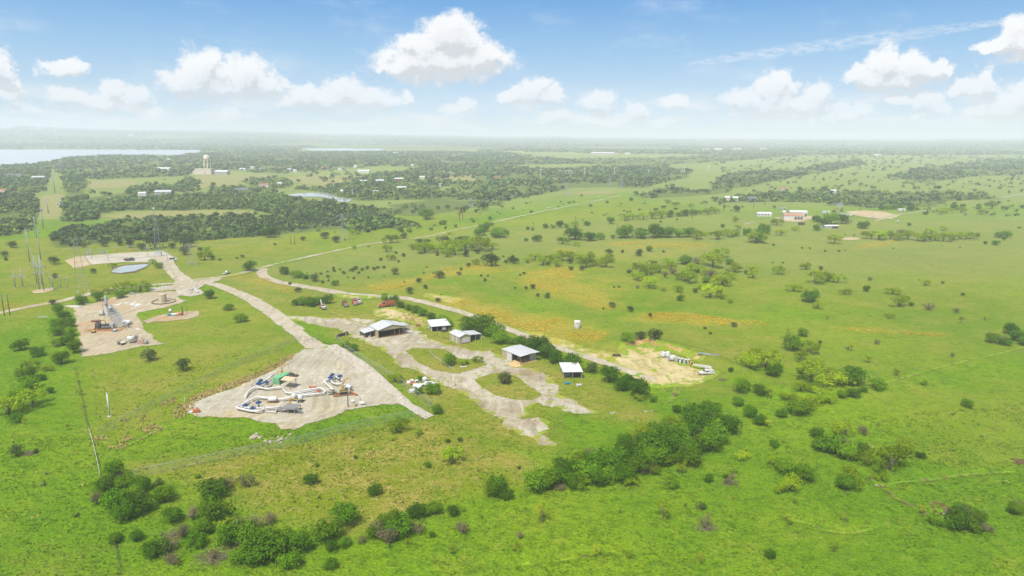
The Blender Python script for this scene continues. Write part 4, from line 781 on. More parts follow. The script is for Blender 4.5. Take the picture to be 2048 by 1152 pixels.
M['tuft'] = leaf_material('tuft_grass', (.075, .170, .004), (.200, .300, .008), (.215, .280, .012), .4)
fx, fy = [], []
for poly, sp, th in [('1030,555 1075,543 1110,538 1160,540 1145,560 1120,575 1150,590 1220,600 1250,625 1200,620 1140,600 1090,590 1050,570', 1.5, .50), ('1280,632 1330,626 1380,630 1440,634 1475,645 1450,651 1400,648 1350,645 1290,640', 1.05, .42), ('1690,655 1740,660 1800,666 1890,669 1890,673 1800,672 1700,665 1680,660', 1.1, .42), ('1475,640 1520,644 1560,650 1500,655', 1.3, .48),
    ('712,577 740,568 790,564 825,560 880,545 930,538 925,545 850,560 810,572 760,579', 1.5, .47), ('890,598 950,605 1010,625 1040,640 1030,655 980,640 920,620', 1.3, .48), ('1030,648 1090,630 1130,640 1125,655 1060,668', 1.2, .48), ('1120,665 1180,655 1215,665 1200,680 1140,685', 1.1, .45), ('1205,486 1290,483 1290,487 1215,490', 1.6, .46), ('1260,494 1340,488 1430,489 1400,493 1300,497', 1.6, .46), ('1690,494 1740,484 1800,480 1790,487 1720,496', 1.6, .44), ('980,540 1040,535 1060,545 1000,552', 1.5, .48), ('545,566 580,568 640,588 600,592 550,580', 1.7, .5), ('440,548 520,540 560,570 500,560', 1.9, .52), ('0,606 60,604 120,606 60,616 0,620', 1.6, .5), ('120,582 180,578 260,576 180,590 130,592', 1.7, .5), ('850,540 960,528 1000,534 900,548', 1.7, .5), ('1890,403 1945,403 1945,405 1890,406', 2.0, .4), ('1090,498 1160,497 1200,503 1120,507', 1.8, .5)]:
    pts = wpoly(poly); X, Y = scatter(pts, sp * .72); d = seg_dist(X, Y, pts, True); e = np.sqrt(np.max(np.ptp(np.array(pts), axis=0))) * .5
    k = fbm(X / 7, Y / 7, 51, 4) + rng.uniform(-.13, .13, len(X)) > th + .02 + .16 * (1 - np.clip(d / e, 0, 1)); fx.append(X[k]); fy.append(Y[k])
fx = np.concatenate(fx); fy = np.concatenate(fy); r_ = np.hypot(fx, fy)
blades('wildflowers', fx, fy,   .30 + r_ * .0006, np.full(len(fx), .22), M['flower'], 'drifts of orange yellow wildflowers in the pasture', n=2, flat_=True)
sx, sy = [], []
for poly, sp in [('376,800 420,785 470,765 520,748 545,735 570,722 590,710 585,722 545,746 500,766 440,788 385,812', .5), ('345,822 360,815 385,806 392,822 375,835 360,842 342,838', .75), ('284,860 305,852 326,860 318,872 290,874', .7), ('190,877 205,875 217,881 200,887 190,884', .65), ('247,877 262,877 268,882 256,888 247,885', .65), ('231,893 248,889 262,896 250,902 233,901', .65), ('218,897 229,896 228,903 219,902', .65), ('276,838 290,830 298,838 284,844', .8), ('320,812 350,800 352,808 330,820', .9), ('240,842 252,838 255,845 242,847', .8),
    ('690,900 705,892 712,902 680,912 668,912', 1.0), ('733,905 750,898 762,905 745,918 730,915', 1.0), ('870,905 900,900 950,892 940,905 880,912', 1.2), ('800,622 830,632 870,650 840,650 810,640', 1.2)]:
    X, Y = scatter(wpoly(poly), sp); sx.append(X); sy.append(Y)
sx = np.concatenate(sx); sy = np.concatenate(sy)
blades('tall_grass', sx, sy, np.full(len(sx), .45), np.full(len(sx), .5), M['straw'], 'straw coloured tall grass along the gravel pad', n=4)
tx, ty = [], []
for poly, sp in [('-150,860 200,880 900,850 1100,900 1500,850 2200,800 2300,1200 -250,1200', 1.25), ('180,740 620,700 640,690 700,720 860,830 1100,900 200,900', 1.7), ('680,690 1000,700 1240,800 1340,850 1100,880 900,850', 2.0)]:
    X, Y = scatter(wpoly(poly), sp); k = fbm(X / 5, Y / 5, 61, 4) > .44; tx.append(X[k]); ty.append(Y[k])
tx = np.concatenate(tx); ty = np.concatenate(ty)
SHEETS = [wpoly(p) for p in ('372,812 430,793 500,765 540,745 612,700 640,688 690,714 760,780 868,830 850,836 790,801 735,814 690,820 640,841 588,863 560,862 500,838 400,836', '805,652 850,668 940,702 1030,735 1106,766 1096,791 1202,823 1062,811 1102,852 1098,889 1050,871 980,801 920,766 800,721 690,668', '1212,722 1290,690 1432,748 1370,766 1296,767')]
k = np.ones(len(tx), bool)
for s_ in SHEETS: k &= ~inside(tx, ty, s_)
tx, ty = tx[k], ty[k]
blades('grass', tx, ty, np.full(len(tx), .55), np.full(len(tx), .20), M['tuft'], 'rough grass tufts all over the near meadows', n=2, tilt=1.2)
# ---------------------------------------------------------------- hand-built things
class MB:
    def __init__(s): s.v = []; s.f = []
    def add(s, V, F):
        b = len(s.v); s.v += [tuple(p) for p in V]; s.f += [tuple(i + b for i in q) for q in F]; return s
    def box(s, x0, x1, y0, y1, z0, z1, rz=0.0, c=None):
        P = [(x, y, z) for z in (z0, z1) for x, y in ((x0, y0), (x1, y0), (x1, y1), (x0, y1))]
        if rz:
            cx, cy = c or ((x0 + x1) / 2, (y0 + y1) / 2); k, q = math.cos(rz), math.sin(rz)
            P = [(cx + (x - cx) * k - (y - cy) * q, cy + (x - cx) * q + (y - cy) * k, z) for x, y, z in P]
        return s.add(P, [(3, 2, 1, 0), (4, 5, 6, 7), (0, 1, 5, 4), (1, 2, 6, 5), (2, 3, 7, 6), (3, 0, 4, 7)])
    def prism(s, prof, x0, x1, axis='x'):
        """profile of (u, z) points swept along an axis"""
        n = len(prof); g = (lambda t, u, z: (t, u, z)) if axis == 'x' else (lambda t, u, z: (u, t, z))
        P = [g(x0, u, z) for u, z in prof] + [g(x1, u, z) for u, z in prof]
        F = [(i, (i + 1) % n, n + (i + 1) % n, n + i) for i in range(n)] + [tuple(range(n))[::-1], tuple(range(n, 2 * n))]
        return s.add(P, F)
    def slab(s, q, t):
        """four corner points (counter-clockwise from above) with thickness t below"""
        P = list(q) + [(x, y, z - t) for x, y, z in q]
        return s.add(P, [(0, 1, 2, 3), (7, 6, 5, 4)] + [(i, i + 4, (i + 1) % 4 + 4, (i + 1) % 4) for i in range(4)])
    def lathe(s, prof, n=16, c=(0, 0, 0), axis='z', tilt=None):
        """profile of (radius, height)"""
        P = []
        for r, h in prof:
            for k in range(n):
                a = 2 * math.pi * k / n; p = (r * math.cos(a), r * math.sin(a), h)
                if axis == 'x': p = (p[2], p[0], p[1])
                if axis == 'y': p = (p[0], p[2], p[1])
                p = Vector(p)
                if tilt is not None: p = tilt @ p
                P.append(tuple(p + Vector(c)))
        m = len(prof); F = [(i * n + k, i * n + (k + 1) % n, (i + 1) * n + (k + 1) % n, (i + 1) * n + k) for i in range(m - 1) for k in range(n)]
        F += [tuple(range(n))[::-1], tuple(range((m - 1) * n, m * n))]
        if axis == 'y': F = [q[::-1] for q in F]
        return s.add(P, F)
    def cyl(s, p0, p1, r0, r1=None, n=10):
        p0, p1 = Vector(p0), Vector(p1); d = p1 - p0; q = Vector((0, 0, 1)).rotation_difference(d.normalized()).to_matrix() if d.length > 1e-6 else Matrix.Identity(3)
        return s.lathe([(r0, 0), (r0 if r1 is None else r1, d.length)], n, p0, 'z', q)
    def sph(s, c, r, n=12, zs=1.0, half=False):
        a = np.linspace(0 if half else -math.pi / 2, math.pi / 2, 5 if half else 9); return s.lathe([(max(.001, r * math.cos(t)), r * zs * math.sin(t)) for t in a], n, c)
    def tube(s, pts, r, n=10):
        pts = [Vector(p) for p in pts]; P = []
        for i, p in enumerate(pts):
            a = (pts[i] - pts[i - 1]).normalized() if i else None; b = (pts[i + 1] - pts[i]).normalized() if i < len(pts) - 1 else None
            t = ((a or b) + (b or a)).normalized(); u = t.cross(Vector((0, 0, 1)));
            if u.length < .05: u = t.cross(Vector((1, 0, 0)))
            u.normalize(); w = u.cross(t); k = 1 / max(.6, (t.dot(b or a)))
            for j in range(n):
                an = 2 * math.pi * j / n; P.append(tuple(p + u * math.cos(an) * r * k + w * math.sin(an) * r))
        m = len(pts); F = [(i * n + j, i * n + (j + 1) % n, (i + 1) * n + (j + 1) % n, (i + 1) * n + j) for i in range(m - 1) for j in range(n)]
        F += [tuple(range(n))[::-1], tuple(range((m - 1) * n, m * n))]; return s.add(P, F)
    def ring(s, c, R0, r, n=20, k=8, axis='z'):
        P = []
        for i in range(n):
            a = 2 * math.pi * i / n
            for j in range(k):
                b = 2 * math.pi * j / k; p = ((R0 + r * math.cos(b)) * math.cos(a), (R0 + r * math.cos(b)) * math.sin(a), r * math.sin(b))
                if axis == 'x': p = (p[2], p[0], p[1])
                if axis == 'y': p = (p[0], p[2], p[1])
                P.append(tuple(Vector(p) + Vector(c)))
        return s.add(P, [(i * k + j, ((i + 1) % n) * k + j, ((i + 1) % n) * k + (j + 1) % k, i * k + (j + 1) % k) for i in range(n) for j in range(k)])
    def mesh(s, name, mat, smooth=False, bevel=0):
        me = bpy.data.meshes.new(name); me.from_pydata(s.v, [], s.f); me.validate()
        import bmesh
        bm = bmesh.new(); bm.from_mesh(me); bmesh.ops.recalc_face_normals(bm, faces=bm.faces)
        if bevel: bmesh.ops.bevel(bm, geom=[e for e in bm.edges if e.calc_length() > bevel * 3], offset=bevel, segments=2, affect='EDGES', profile=.6, clamp_overlap=True)
        bm.to_mesh(me); bm.free()
        if smooth:
            for p in me.polygons: p.use_smooth = True
        me.materials.append(M[mat] if isinstance(mat, str) else mat); return me
def part(name, mb, mat, parent=None, smooth=False, label=None, bevel=0):
    o = link(bpy.data.objects.new(name, mb.mesh(name, mat, smooth, bevel)))
    if parent is not None: o.parent = parent
    if label: o['label'] = label
    return o
def tag(o, label, cat, group=None):
    if label: o['label'] = label
    o['category'] = cat
    if group: o['group'] = group
    return o
def thing(name, label, cat, loc, rz=0.0, group=None, scale=1.0):
    o = link(bpy.data.objects.new(name, None)); o.empty_display_size = .5; o.location = loc; o.rotation_euler = (0, 0, rz); o.scale = (scale,) * 3
    return tag(o, label, cat, group)
def heading(pa, pb):
    a, b = at(*pa), at(*pb); return math.atan2(b.y - a.y, b.x - a.x), (b - a).length, a, b
def copy_tree(o, parent=None):
    c = o.copy(); COL.objects.link(c)
    if parent is not None: c.parent = parent
    for ch in list(o.children): copy_tree(ch, c)
    return c
def mpp(py): return slant(py) / F

def metal_sheet(name, col, rust=None, ribs=2.2, rough=.5):
    m, N, b, out = new_mat(name); g = N.n('ShaderNodeTexCoord').outputs['Object']
    n1 = N.noise(g, .35, 5, .65); n2 = N.noise(N.n('ShaderNodeVectorMath', operation='MULTIPLY', i={0: g, 1: (3.0, .35, 1.2)}).outputs[0], 1.0, 4)
    c = N.mix(N.math('MULTIPLY', N.ss(n2, .45, .75), .5), c4(col), c4(tuple(x * .68 for x in col)))
    if rust: c = N.mix(N.math('MULTIPLY', N.ss(n1, .52, .68), .8), c, c4(rust))
    N.nt.links.new(c, b.inputs['Base Color']); b.inputs['Roughness'].default_value = rough; b.inputs['Specular IOR Level'].default_value = .4
    w = N.n('ShaderNodeTexWave', bands_direction='X', i={'Vector': g, 'Scale': ribs}).outputs['Fac']
    bp = N.n('ShaderNodeBump', i={'Strength': .5, 'Distance': .05, 'Height': w}); N.nt.links.new(bp.outputs[0], b.inputs['Normal']); return m
M['roof'] = metal_sheet('galvanised_roof', (.44, .45, .455), (.42, .39, .35)); M['roof_white'] = metal_sheet('white_roof', (.54, .54, .53), (.42, .39, .34))
M['roof_rust'] = metal_sheet('rusty_roof', (.36, .20, .13), (.24, .10, .05)); M['tan'] = metal_sheet('tan_siding', (.36, .31, .20), (.34, .28, .17)); M['white_siding'] = metal_sheet('white_siding', (.50, .50, .48), (.44, .40, .34))
M['grey_siding'] = metal_sheet('grey_siding', (.30, .30, .29), (.22, .19, .16)); M['peach'] = metal_sheet('peach_wall', (.52, .45, .38)); M['roof_dark'] = paint('dark_shingle', (.14, .145, .16), .8, .3, .5); M['roof_red'] = paint('red_tile', (.34, .13, .085), .8, .3, .5)
M['white'] = paint('white_paint', (.52, .52, .50), .45, .22, .8); M['white_dirty'] = paint('weathered_white', (.46, .45, .42), .55, .5, 1.2); M['pipe_white'] = paint('pipe_paint', (.54, .53, .51), .4, .15, .5)
M['blue'] = paint('blue_paint', (.020, .085, .26), .45, .4, 2.0); M['yellow'] = paint('yellow_paint', (.50, .33, .035), .5, .35, 1.5); M['orange'] = paint('orange_paint', (.44, .12, .035), .5, .5, 1.0, (.30, .10, .05)); M['red'] = paint('red_paint', (.42, .06, .03), .5, .5, 1.2, (.22, .08, .05))
M['steel'] = paint('grey_steel', (.30, .31, .32), .5, .35, 1.0); M['steel_light'] = paint('pale_steel', (.33, .35, .37), .45, .3, .8); M['dark'] = paint('dark_metal', (.045, .045, .047), .6, .5, 1.0, (.10, .075, .055)); M['black'] = paint('black_rubber', (.022, .022, .022), .8, .3, 2.0)
M['rust'] = paint('rusty_steel', (.22, .115, .06), .85, .45, 1.5); M['green'] = paint('green_paint', (.13, .38, .18), .5, .35, .8); M['canopy'] = paint('tan_canopy', (.50, .41, .27), .7, .2, .6); M['concrete'] = paint('concrete', (.40, .38, .34), .9, .3, .7); M['plywood'] = paint('wooden_boards', (.50, .37, .17), .8, .35, .8, (.36, .25, .12))
M['wood_dark'] = paint('dark_wood', (.10, .07, .05), .9, .4, 1.5); M['glass'] = paint('window_glass', (.03, .035, .04), .1, .1, 1.0, spec=.6); M['tan_tank'] = paint('tan_tank', (.50, .43, .29), .6, .25, .5); M['cream'] = paint('cream_paint', (.56, .50, .38), .5, .2, .3); M['rock'] = paint('pale_limestone', (.36, .32, .25), .95, .45, 1.2, (.22, .19, .13)); M['brush'] = paint('dry_brush', (.20, .155, .11), .95, .4, 1.5); M['lattice'] = paint('galvanised_lattice', (.25, .275, .30), .5, .2, .5); M['teal'] = paint('teal_paint', (.03, .20, .27), .5, .3, 1.5); M['grating'] = paint('steel_grating', (.19, .19, .19), .7, .3, 3.0); M['liner'] = paint('dark_mat', (.022, .04, .03), .8, .4, 1.0); M['pinkish'] = paint('faded_red', (.40, .27, .22), .8, .3, 1.0)
m, N, b, out = new_mat('chain_link'); b.inputs['Base Color'].default_value = (.25, .30, .28, 1); b.inputs['Roughness'].default_value = .6
P_ = N.n('ShaderNodeTexCoord').outputs['Object']; tp = N.n('ShaderNodeBsdfTransparent'); mx = N.n('ShaderNodeMixShader', i={0: N.math('MULTIPLY_ADD', N.noise(P_, .25, 3),   .22, .02), 1: tp.outputs[0], 2: b.outputs[0]}); N.nt.links.new(mx.outputs[0], out.inputs[0]); M['chain'] = m

# ---- open sheds ------------------------------------------------------------------------------------------------
def shed_root(name, label, fl, fr):
    rz, L, a, b = heading(fl, fr); return thing(name, label, 'shed', a, rz), L
def wall(mb, x0, y0, x1, y1, h0, h1=None, t=.12, z0=-.3):
    """upright panel from (x0,y0) to (x1,y1); top may slope h0 -> h1"""
    h1 = h0 if h1 is None else h1; d = Vector((x1 - x0, y1 - y0)); n = Vector((-d.y, d.x)).normalized() * t * .5
    P = [(x0 + n.x, y0 + n.y), (x0 - n.x, y0 - n.y), (x1 - n.x, y1 - n.y), (x1 + n.x, y1 + n.y)]
    V = [(x, y, z0) for x, y in P] + [(P[0][0], P[0][1], h0), (P[1][0], P[1][1], h0), (P[2][0], P[2][1], h1), (P[3][0], P[3][1], h1)]
    return mb.add(V, [(3, 2, 1, 0), (4, 5, 6, 7), (0, 1, 5, 4), (1, 2, 6, 5), (2, 3, 7, 6), (3, 0, 4, 7)])
def post(root, x, y, h, mat='steel', r=.09, y2=None):
    return part('post', MB().box(x - r, x + r, y - r, y + r, -.3, h), mat, root)
# gabled shed with side lean-tos
r, w = shed_root('open_shed', 'largest open shed, tan walls, gabled metal roof and a low lean-to on each side', (757, 677), (811.5, 669)); d = 9.0; e = 3.7; pk = 5.2
part('wall', wall(MB(), 0, 0, 0, d, e), 'tan', r); part('wall', wall(MB(), .07, d, w - .07, d, e), 'tan', r); part('wall', wall(MB(), w, d * .35, w, d - .1, e), 'tan', r)
part('gable_panel', MB().prism([(0, e - .55), (w, e - .55), (w, e), (w / 2, pk), (0, e)], -.08, .08, 'y'), 'tan', r)
part('gable_panel', MB().prism([(.1, e), (w - .1, e), (w / 2, pk)], d - .06, d + .06, 'y'), 'tan', r)
part('roof', MB().slab([(-.35, -.35, e - .1), (w / 2, -.35, pk + .08), (w / 2, d + .35, pk + .08), (-.35, d + .35, e - .1)], .07).slab([(w / 2 + .004, -.35, pk + .08), (w + .35, -.35, e - .1), (w + .35, d + .35, e - .1), (w / 2 + .004, d + .35, pk + .08)], .07), 'roof', r)
for x in (w * .60, w * .78, w - .1): post(r, x, .25, e - .5, 'rust', .11)
for x in (w * .35, w * .65): post(r, x, d * .5, e + .5, 'rust', .09)
part('lean_to_roof', MB().slab([(-5.2, 3.0, 2.5), (-.15, 2.6, 3.25), (-.15, 8.6, 3.25), (-5.2, 8.6, 2.5)], .07), 'roof', r)
part('lean_to_wall', wall(MB(), -5.0, 8.5, -.1, 8.5, 2.45, 3.15), 'tan', r)
for y in (3.2, 8.3): post(r, -5.0, y, 2.5)
post(r, -2.4, 3.2, 2.8)
part('lean_to_roof', MB().slab([(w + .4, 3.4, 3.3), (w + 3.6, 3.4, 2.7), (w + 3.6, 8.8, 2.7), (w + .4, 8.8, 3.3)], .07), 'roof', r)
for y in (3.6, 6.0, 8.6): post(r, w + 3.4, y, 2.7)
part('floor', MB().box(.1, w - .1, .1, d - .1, -.3, .10), 'rust', r, label='dusty brown floor'); part('apron', MB().box(w + .2, w + 4.6, 1.0, 5.5, -.3, .07), 'concrete', r)
for k, (x, y, s) in enumerate([(-3.4, 5.2, 1.0), (-2.2, 4.0, .8), (-1.3, 6.3, .9)]):
    o = part('scrap_crate', MB().box(-s, s, -s * .5, s * .5, 0, s * .9).box(-s * .8, s * .6, -s * .3, s * .3, s * .9, s * 1.2), ('rust', 'white_dirty', 'dark')[k], bevel=.05); o.matrix_world = r.matrix_basis @ Matrix.Translation((x, y, 0)) @ Matrix.Rotation(k * .7, 4, 'Z')
    tag(o, ('rusty crate under the left lean-to of the gabled shed', 'pale box lying at the edge of the left lean-to', 'dark box against the tan wall under the lean-to')[k], 'crate', 'scrap under the lean-to')
# white-walled single-slope shed
r, w = shed_root('open_shed', 'white walled open shed with a single slope roof beside the hedge', (864, 664), (899, 661)); d = 8.2; h0, h1 = 2.6, 3.3
part('wall', wall(MB(), 0, .05, 0, d, h0, h1), 'white_siding', r); part('wall', wall(MB(), .07, d, w - .07, d, h1), 'white_siding', r); part('wall', wall(MB(), w, d * .5, w, d - .1, h0 + .35, h1), 'white_siding', r)
part('wall', wall(MB(), w * .58, .1, w * .80, .1, h0 - .1), 'white_siding', r, label='white panel across the front')
part('door', MB().box(-.09, -.065, 2.4, 4.2, 0, 2.2), 'dark', r)
part('roof', MB().slab([(-.5, -.5, h0), (w + .5, -.5, h0), (w + .5, d + .4, h1 + .1), (-.5, d + .4, h1 + .1)], .07), 'roof_white', r)
for x in (w * .3, w - .1): post(r, x, .12, h0)
o = part('scrap_heap', MB().box(-1.4, 1.2, -.5, .6, 0, .6).box(-.6, 1.5, -.7, .2, .2, 1.0, .4).cyl((-1, 0, .7), (1, .3, .9), .25), 'dark'); o.matrix_world = r.matrix_basis @ Matrix.Translation((w * .68, -1.2, 0)); tag(o, 'dark scrap heap in front of the white walled shed', 'scrap')
o = part('pallet_stack', MB().box(-1.2, 1.2, -.6, .6, 0, .5).box(-1, 1, -.55, .6, .53, 1.0, .1), 'rust'); o.location = at(836, 653); tag(o, 'rusty stack of boards behind the white walled shed', 'pallets')
# tan shed with roll door
r, w = shed_root('metal_shed', 'tan shed with a white roll door and an open lean-to at its right', (919, 689), (941.5, 685)); d = 8.4; e = 3.2; pk = 4.1
part('wall', wall(MB(), 0, 0, 0, d, e), 'tan', r); part('wall', wall(MB(), .07, d, w - .07, d, e), 'tan', r); part('wall', wall(MB(), w, .07, w, d, e), 'tan', r)
part('wall', MB().prism([(.07, -.3), (1.3, -.3), (1.3, 2.6), (w - .6, 2.6), (w - .6, -.3), (w - .07, -.3), (w - .07, e), (w / 2, pk), (.07, e)], -.06, .06, 'y'), 'tan', r)
part('roll_door', MB().box(1.32, w - .62, -.03, .03, .35, 2.58), 'white_siding', r)
for y in (1.9, 5.0): part('door', MB().box(-.10, -.064, y, y + .9, 0, 2.9), 'white', r)
part('roof', MB().slab([(-.3, -.3, e - .05), (w / 2, -.3, pk + .08), (w / 2, d + .3, pk + .08), (-.3, d + .3, e - .05)], .07).slab([(w / 2 + .004, -.3, pk + .08), (w + .3, -.3, e - .05), (w + .3, d + .3, e - .05), (w / 2 + .004, d + .3, pk + .08)], .07), 'roof', r)
part('lean_to_roof', MB().slab([(w + .32, 1.2, e - .2), (w + 6.2, 1.2, 2.5), (w + 6.2, d - .2, 2.5), (w + .32, d - .2, e - .2)], .06), 'roof', r)
part('lean_to_wall', wall(MB(), w + 6.1, 1.3, w + 6.1, d - .3, 2.4), 'white_siding', r); part('lean_to_wall', wall(MB(), w + .2, d - .4, w + 6.0, d - .4, 2.9, 2.4), 'grey_siding', r)
post(r, w + 3.2, 1.4, 2.7)
# shed with wooden floor
r, w = shed_root('open_shed', 'open shed with a yellowish wooden floor and a white end wall', (1041, 730.5), (1071, 723)); d = 11.6; h0, h1 = 3.6, 3.75
part('wall', wall(MB(), 0, d * .45, 0, d, h0), 'tan', r); part('door', MB().box(-.10, -.066, d * .48, d * .72, 0, h0 - .3), 'white_siding', r)
part('wall', wall(MB(), .07, d, w + 1.5, d, h0), 'grey_siding', r); part('wall', wall(MB(), w + 1.5, 1.6, w + 1.5, d - .1, h0), 'white_siding', r); part('wall', wall(MB(), w - 1.6, 1.6, w + 1.4, 1.6, h0 - .1), 'white_siding', r)
part('partition', wall(MB(), .3, d * .52, w * .9, d * .52, h0 - .2), 'wood_dark', r); part('inner_door', MB().box(w * .42, w * .6, d * .52 - .13, d * .52 - .08, 0, 2.3), 'white', r)
part('roof', MB().slab([(-.3, -.4, h0), (w * .52, -.4, h1 + .05), (w * .52, d + .3, h1 + .05), (-.3, d + .3, h0)], .08).slab([(w * .52 + .004, -.4, h1 + .15), (w + 1.9, -.4, h0 + .05), (w + 1.9, d + .3, h0 + .05), (w * .52 + .004, d + .3, h1 + .15)], .08), 'roof', r)
part('floor', MB().box(.1, w + 1.2, .2, d * .5, -.3, .30), 'plywood', r); part('ramp', MB().slab([(-3.6, -.8, .12), (-.05, -1.4, .20), (.05, 4.6, .26), (-3.4, 4.4, .14)], .3), 'plywood', r); post(r, 0, 0, h0, 'rust')
# open carport
r, w = shed_root('carport', 'open carport with a flat white roof on thin posts at the yard end', (1127, 758), (1163.5, 757.5)); d = 9.6; h0 = 2.7
part('roof', MB().slab([(-.3, -.3, h0), (w + .4, -.3, h0), (w + .4, d + .3, h0 + .25), (-.3, d + .3, h0 + .25)], .09), 'roof_white', r)
for x, y in ((.05, .05), (.05, d * .45), (.05, d - .1), (w * .5, .05), (w * .5, d - .1), (w, .05)): post(r, x, y, h0)
part('wall', wall(MB(), w, .3, w, d * .62, h0 - .05), 'white_siding', r); part('wall', wall(MB(), w * .55, d * .5, w - .1, d * .5, h0 - .05), 'white_siding', r)
for k, (x, y, s, mt, lb) in enumerate([(w * .30, 2.6, .9, 'steel', 'grey machine parked under the open carport'), (w * .55, 2.2, .7, 'dark', 'dark machine under the open carport'), (w * .78, 3.0, .8, 'rust', 'rusty bin under the open carport')]):
    o = part('farm_machine', MB().box(-s, s, -s * .6, s * .6, .3, s * 1.1).box(-s * .4, s * .5, -s * .4, s * .4, s * 1.1, s * 1.7).cyl((-s * .7, -s * .7, .35), (-s * .7, s * .7, .35), .35).cyl((s * .7, -s * .7, .35), (s * .7, s * .7, .35), .35), mt); o.matrix_world = r.matrix_basis @ Matrix.Translation((x, y, 0)); tag(o, lb, 'machine', 'junk under the open carport')
for px, py, mt, lb in [(1135, 768, 'teal', 'small dark blue tub in the grass before the carport'), (1158, 772, 'white_dirty', 'small pale cart in the grass before the carport')]:
    o = part('yard_scrap', MB().box(-1, 1, -.5, .5, .2, .7).cyl((-.6, -.6, .3), (-.6, .6, .3), .3).cyl((.6, -.6, .3), (.6, .6, .3), .3), mt, bevel=.04); o.location = at(px, py); tag(o, lb, 'scrap')
# numbered board on a dark fence and low fence in the yard
rz, L, a, b = heading((674, 676), (697, 670)); r = thing('board_fence', 'short dark board fence carrying a white number sign by the drive', 'fence', a, rz)
mb = MB()
for k in range(int(L / .32)): mb.box(k * .32, k * .32 + .29, -.03, .03, -.2, 1.5 + .1 * math.sin(k * 2.1))
part('boards', mb, 'wood_dark', r)
for x in (0, L * .33, L * .66, L): part('post', MB().box(x - .07, x + .07, .035, .17, -.3, 1.6), 'wood_dark', r)
r2 = thing('number_sign', 'white sign with a dark numeral on the board fence', 'sign', a + Vector((math.cos(rz) * L * .80, math.sin(rz) * L * .80, 0)), rz)
part('panel', MB().box(-.42, .42, -.12, -.05, .15, 2.05), 'white', r2); part('numeral', MB().ring((0, 0, 0), .2, .07, 20, 6), 'black', r2).matrix_basis = Matrix.Translation((0, -.13, 1.1)) @ Matrix.Rotation(math.pi / 2, 4, 'X') @ Matrix.Diagonal((.9, 2.6, .5, 1))
def picket(name, label, pts, h, gap, mat, cat='fence'):
    P = [at(*p) for p in pts]; r = thing(name, label, cat, P[0]); mb = MB(); o = P[0]
    for a, b in zip(P[:-1], P[1:]):
        n = max(1, int((b - a).length / gap)); mb.cyl(a - o + Vector((0, 0, h * .8)), b - o + Vector((0, 0, h * .8)), .05, n=5); mb.cyl(a - o + Vector((0, 0, h * .4)), b - o + Vector((0, 0, h * .4)), .05, n=5)
        for k in range(n + (b is P[-1])): p = a + (b - a) * k / n - o; part('post', MB().cyl(p + Vector((0, 0, -.3)), p + Vector((0, 0, h)), .07, n=6), mat, r)
    part('rail', mb, mat, r); return r
picket('low_fence', 'low weathered fence crossing the weedy island in the yard', [(860, 705), (869, 715), (885, 726), (899, 736), (908, 742)], 1.0, 2.0, 'white_dirty')
picket('rail_fence', 'pale rail fence along the lush left meadow', [(178, 861), (184, 880), (190, 905), (196, 930), (200, 953)], 1.1, 3.4, 'white_dirty')
picket('wire_fence', 'thin wire fence climbing from the rail fence to the compressor yard', [(177, 859), (170, 832), (163, 795), (156, 765), (151, 738)], 1.1, 5, 'wood_dark')
picket('wire_fence', 'thin wire fence in the lower left corner below the saplings', [(230, 1092), (236, 1120), (241, 1150)], 1.1, 5, 'wood_dark')
o = part('fallen_sign', MB().box(-1.3, 1.3, -.4, .4, .1, .22, .1).box(-1.2, -.7, -.3, .3, .22, .4), 'white'); o.location = at(927, 734); tag(o, 'white board lying on the weedy island', 'board')

# ---- trucks and cars ----------------------------------------------------------------------------------------------
def wheels(r, xs, half, rad, wd=.28):
    for x in xs:
        for s in (-1, 1):
            y = s * (half - wd / 2); t = part('wheel', MB().lathe([(rad * .62, -wd / 2), (rad, -wd / 2 + .04), (rad, wd / 2 - .04), (rad * .62, wd / 2)], 16, (x, y, rad), 'y'), 'black', r, True)
            part('rim', MB().lathe([(rad * .58, -wd / 2 - .01), (rad * .58, wd / 2 + .01)], 12, (x, y, rad), 'y'), 'steel_light', t)
def cab(r, x0, x1, half, z0, z1, mat, hood=None, hoodz=None):
    sl = (x1 - x0) * .22
    part('cab', MB().prism([(x0, z0), (x1, z0), (x1, z0 + (z1 - z0) * .48), (x1 - sl, z1), (x0 + .1, z1), (x0, z0 + (z1 - z0) * .6)], -half, half, 'x' if False else 'y'), mat, r, bevel=.05)
    zb = z0 + (z1 - z0) * .52
    part('windscreen', MB().slab([(x1 + .012, -half * .86, zb), (x1 + .012, half * .86, zb), (x1 - sl + .04, half * .84, z1 - .08), (x1 - sl + .04, -half * .84, z1 - .08)], .02), 'glass', r)
    for s in (-1, 1): part('side_window', MB().box(x0 + .25, x1 - sl - .1, s * half - .012 * (s < 0) , s * half + .012 * (s > 0), zb, z1 - .14), 'glass', r)
    if hood:
        part('hood', MB().prism([(x1 + .004, z0), (hood, z0), (hood, hoodz - .18), (hood - .2, hoodz), (x1 + .004, hoodz + .1)], -half * .8, half * .8, 'y'), mat, r, bevel=.05)
        part('grille', MB().box(hood + .003, hood + .05, -half * .5, half * .5, z0 + .1, hoodz - .25), 'steel_light', r)
        for s in (-1, 1): part('headlight', MB().lathe([(.13, 0), (.13, .06)], 10, (hood + .003, s * half * .66, z0 + (hoodz - z0) * .5), 'x'), 'white', r)
        part('bumper', MB().box(hood + .06, hood + .22, -half, half, z0 - .25, z0 + .05), 'steel', r)
def truck_at(name, label, cat, rear, front, L=None, group=None, turn=0):
    rz, d, a, b = heading(rear, front); c = (a + b) / 2; return thing(name, label, cat, c, rz + turn, group)
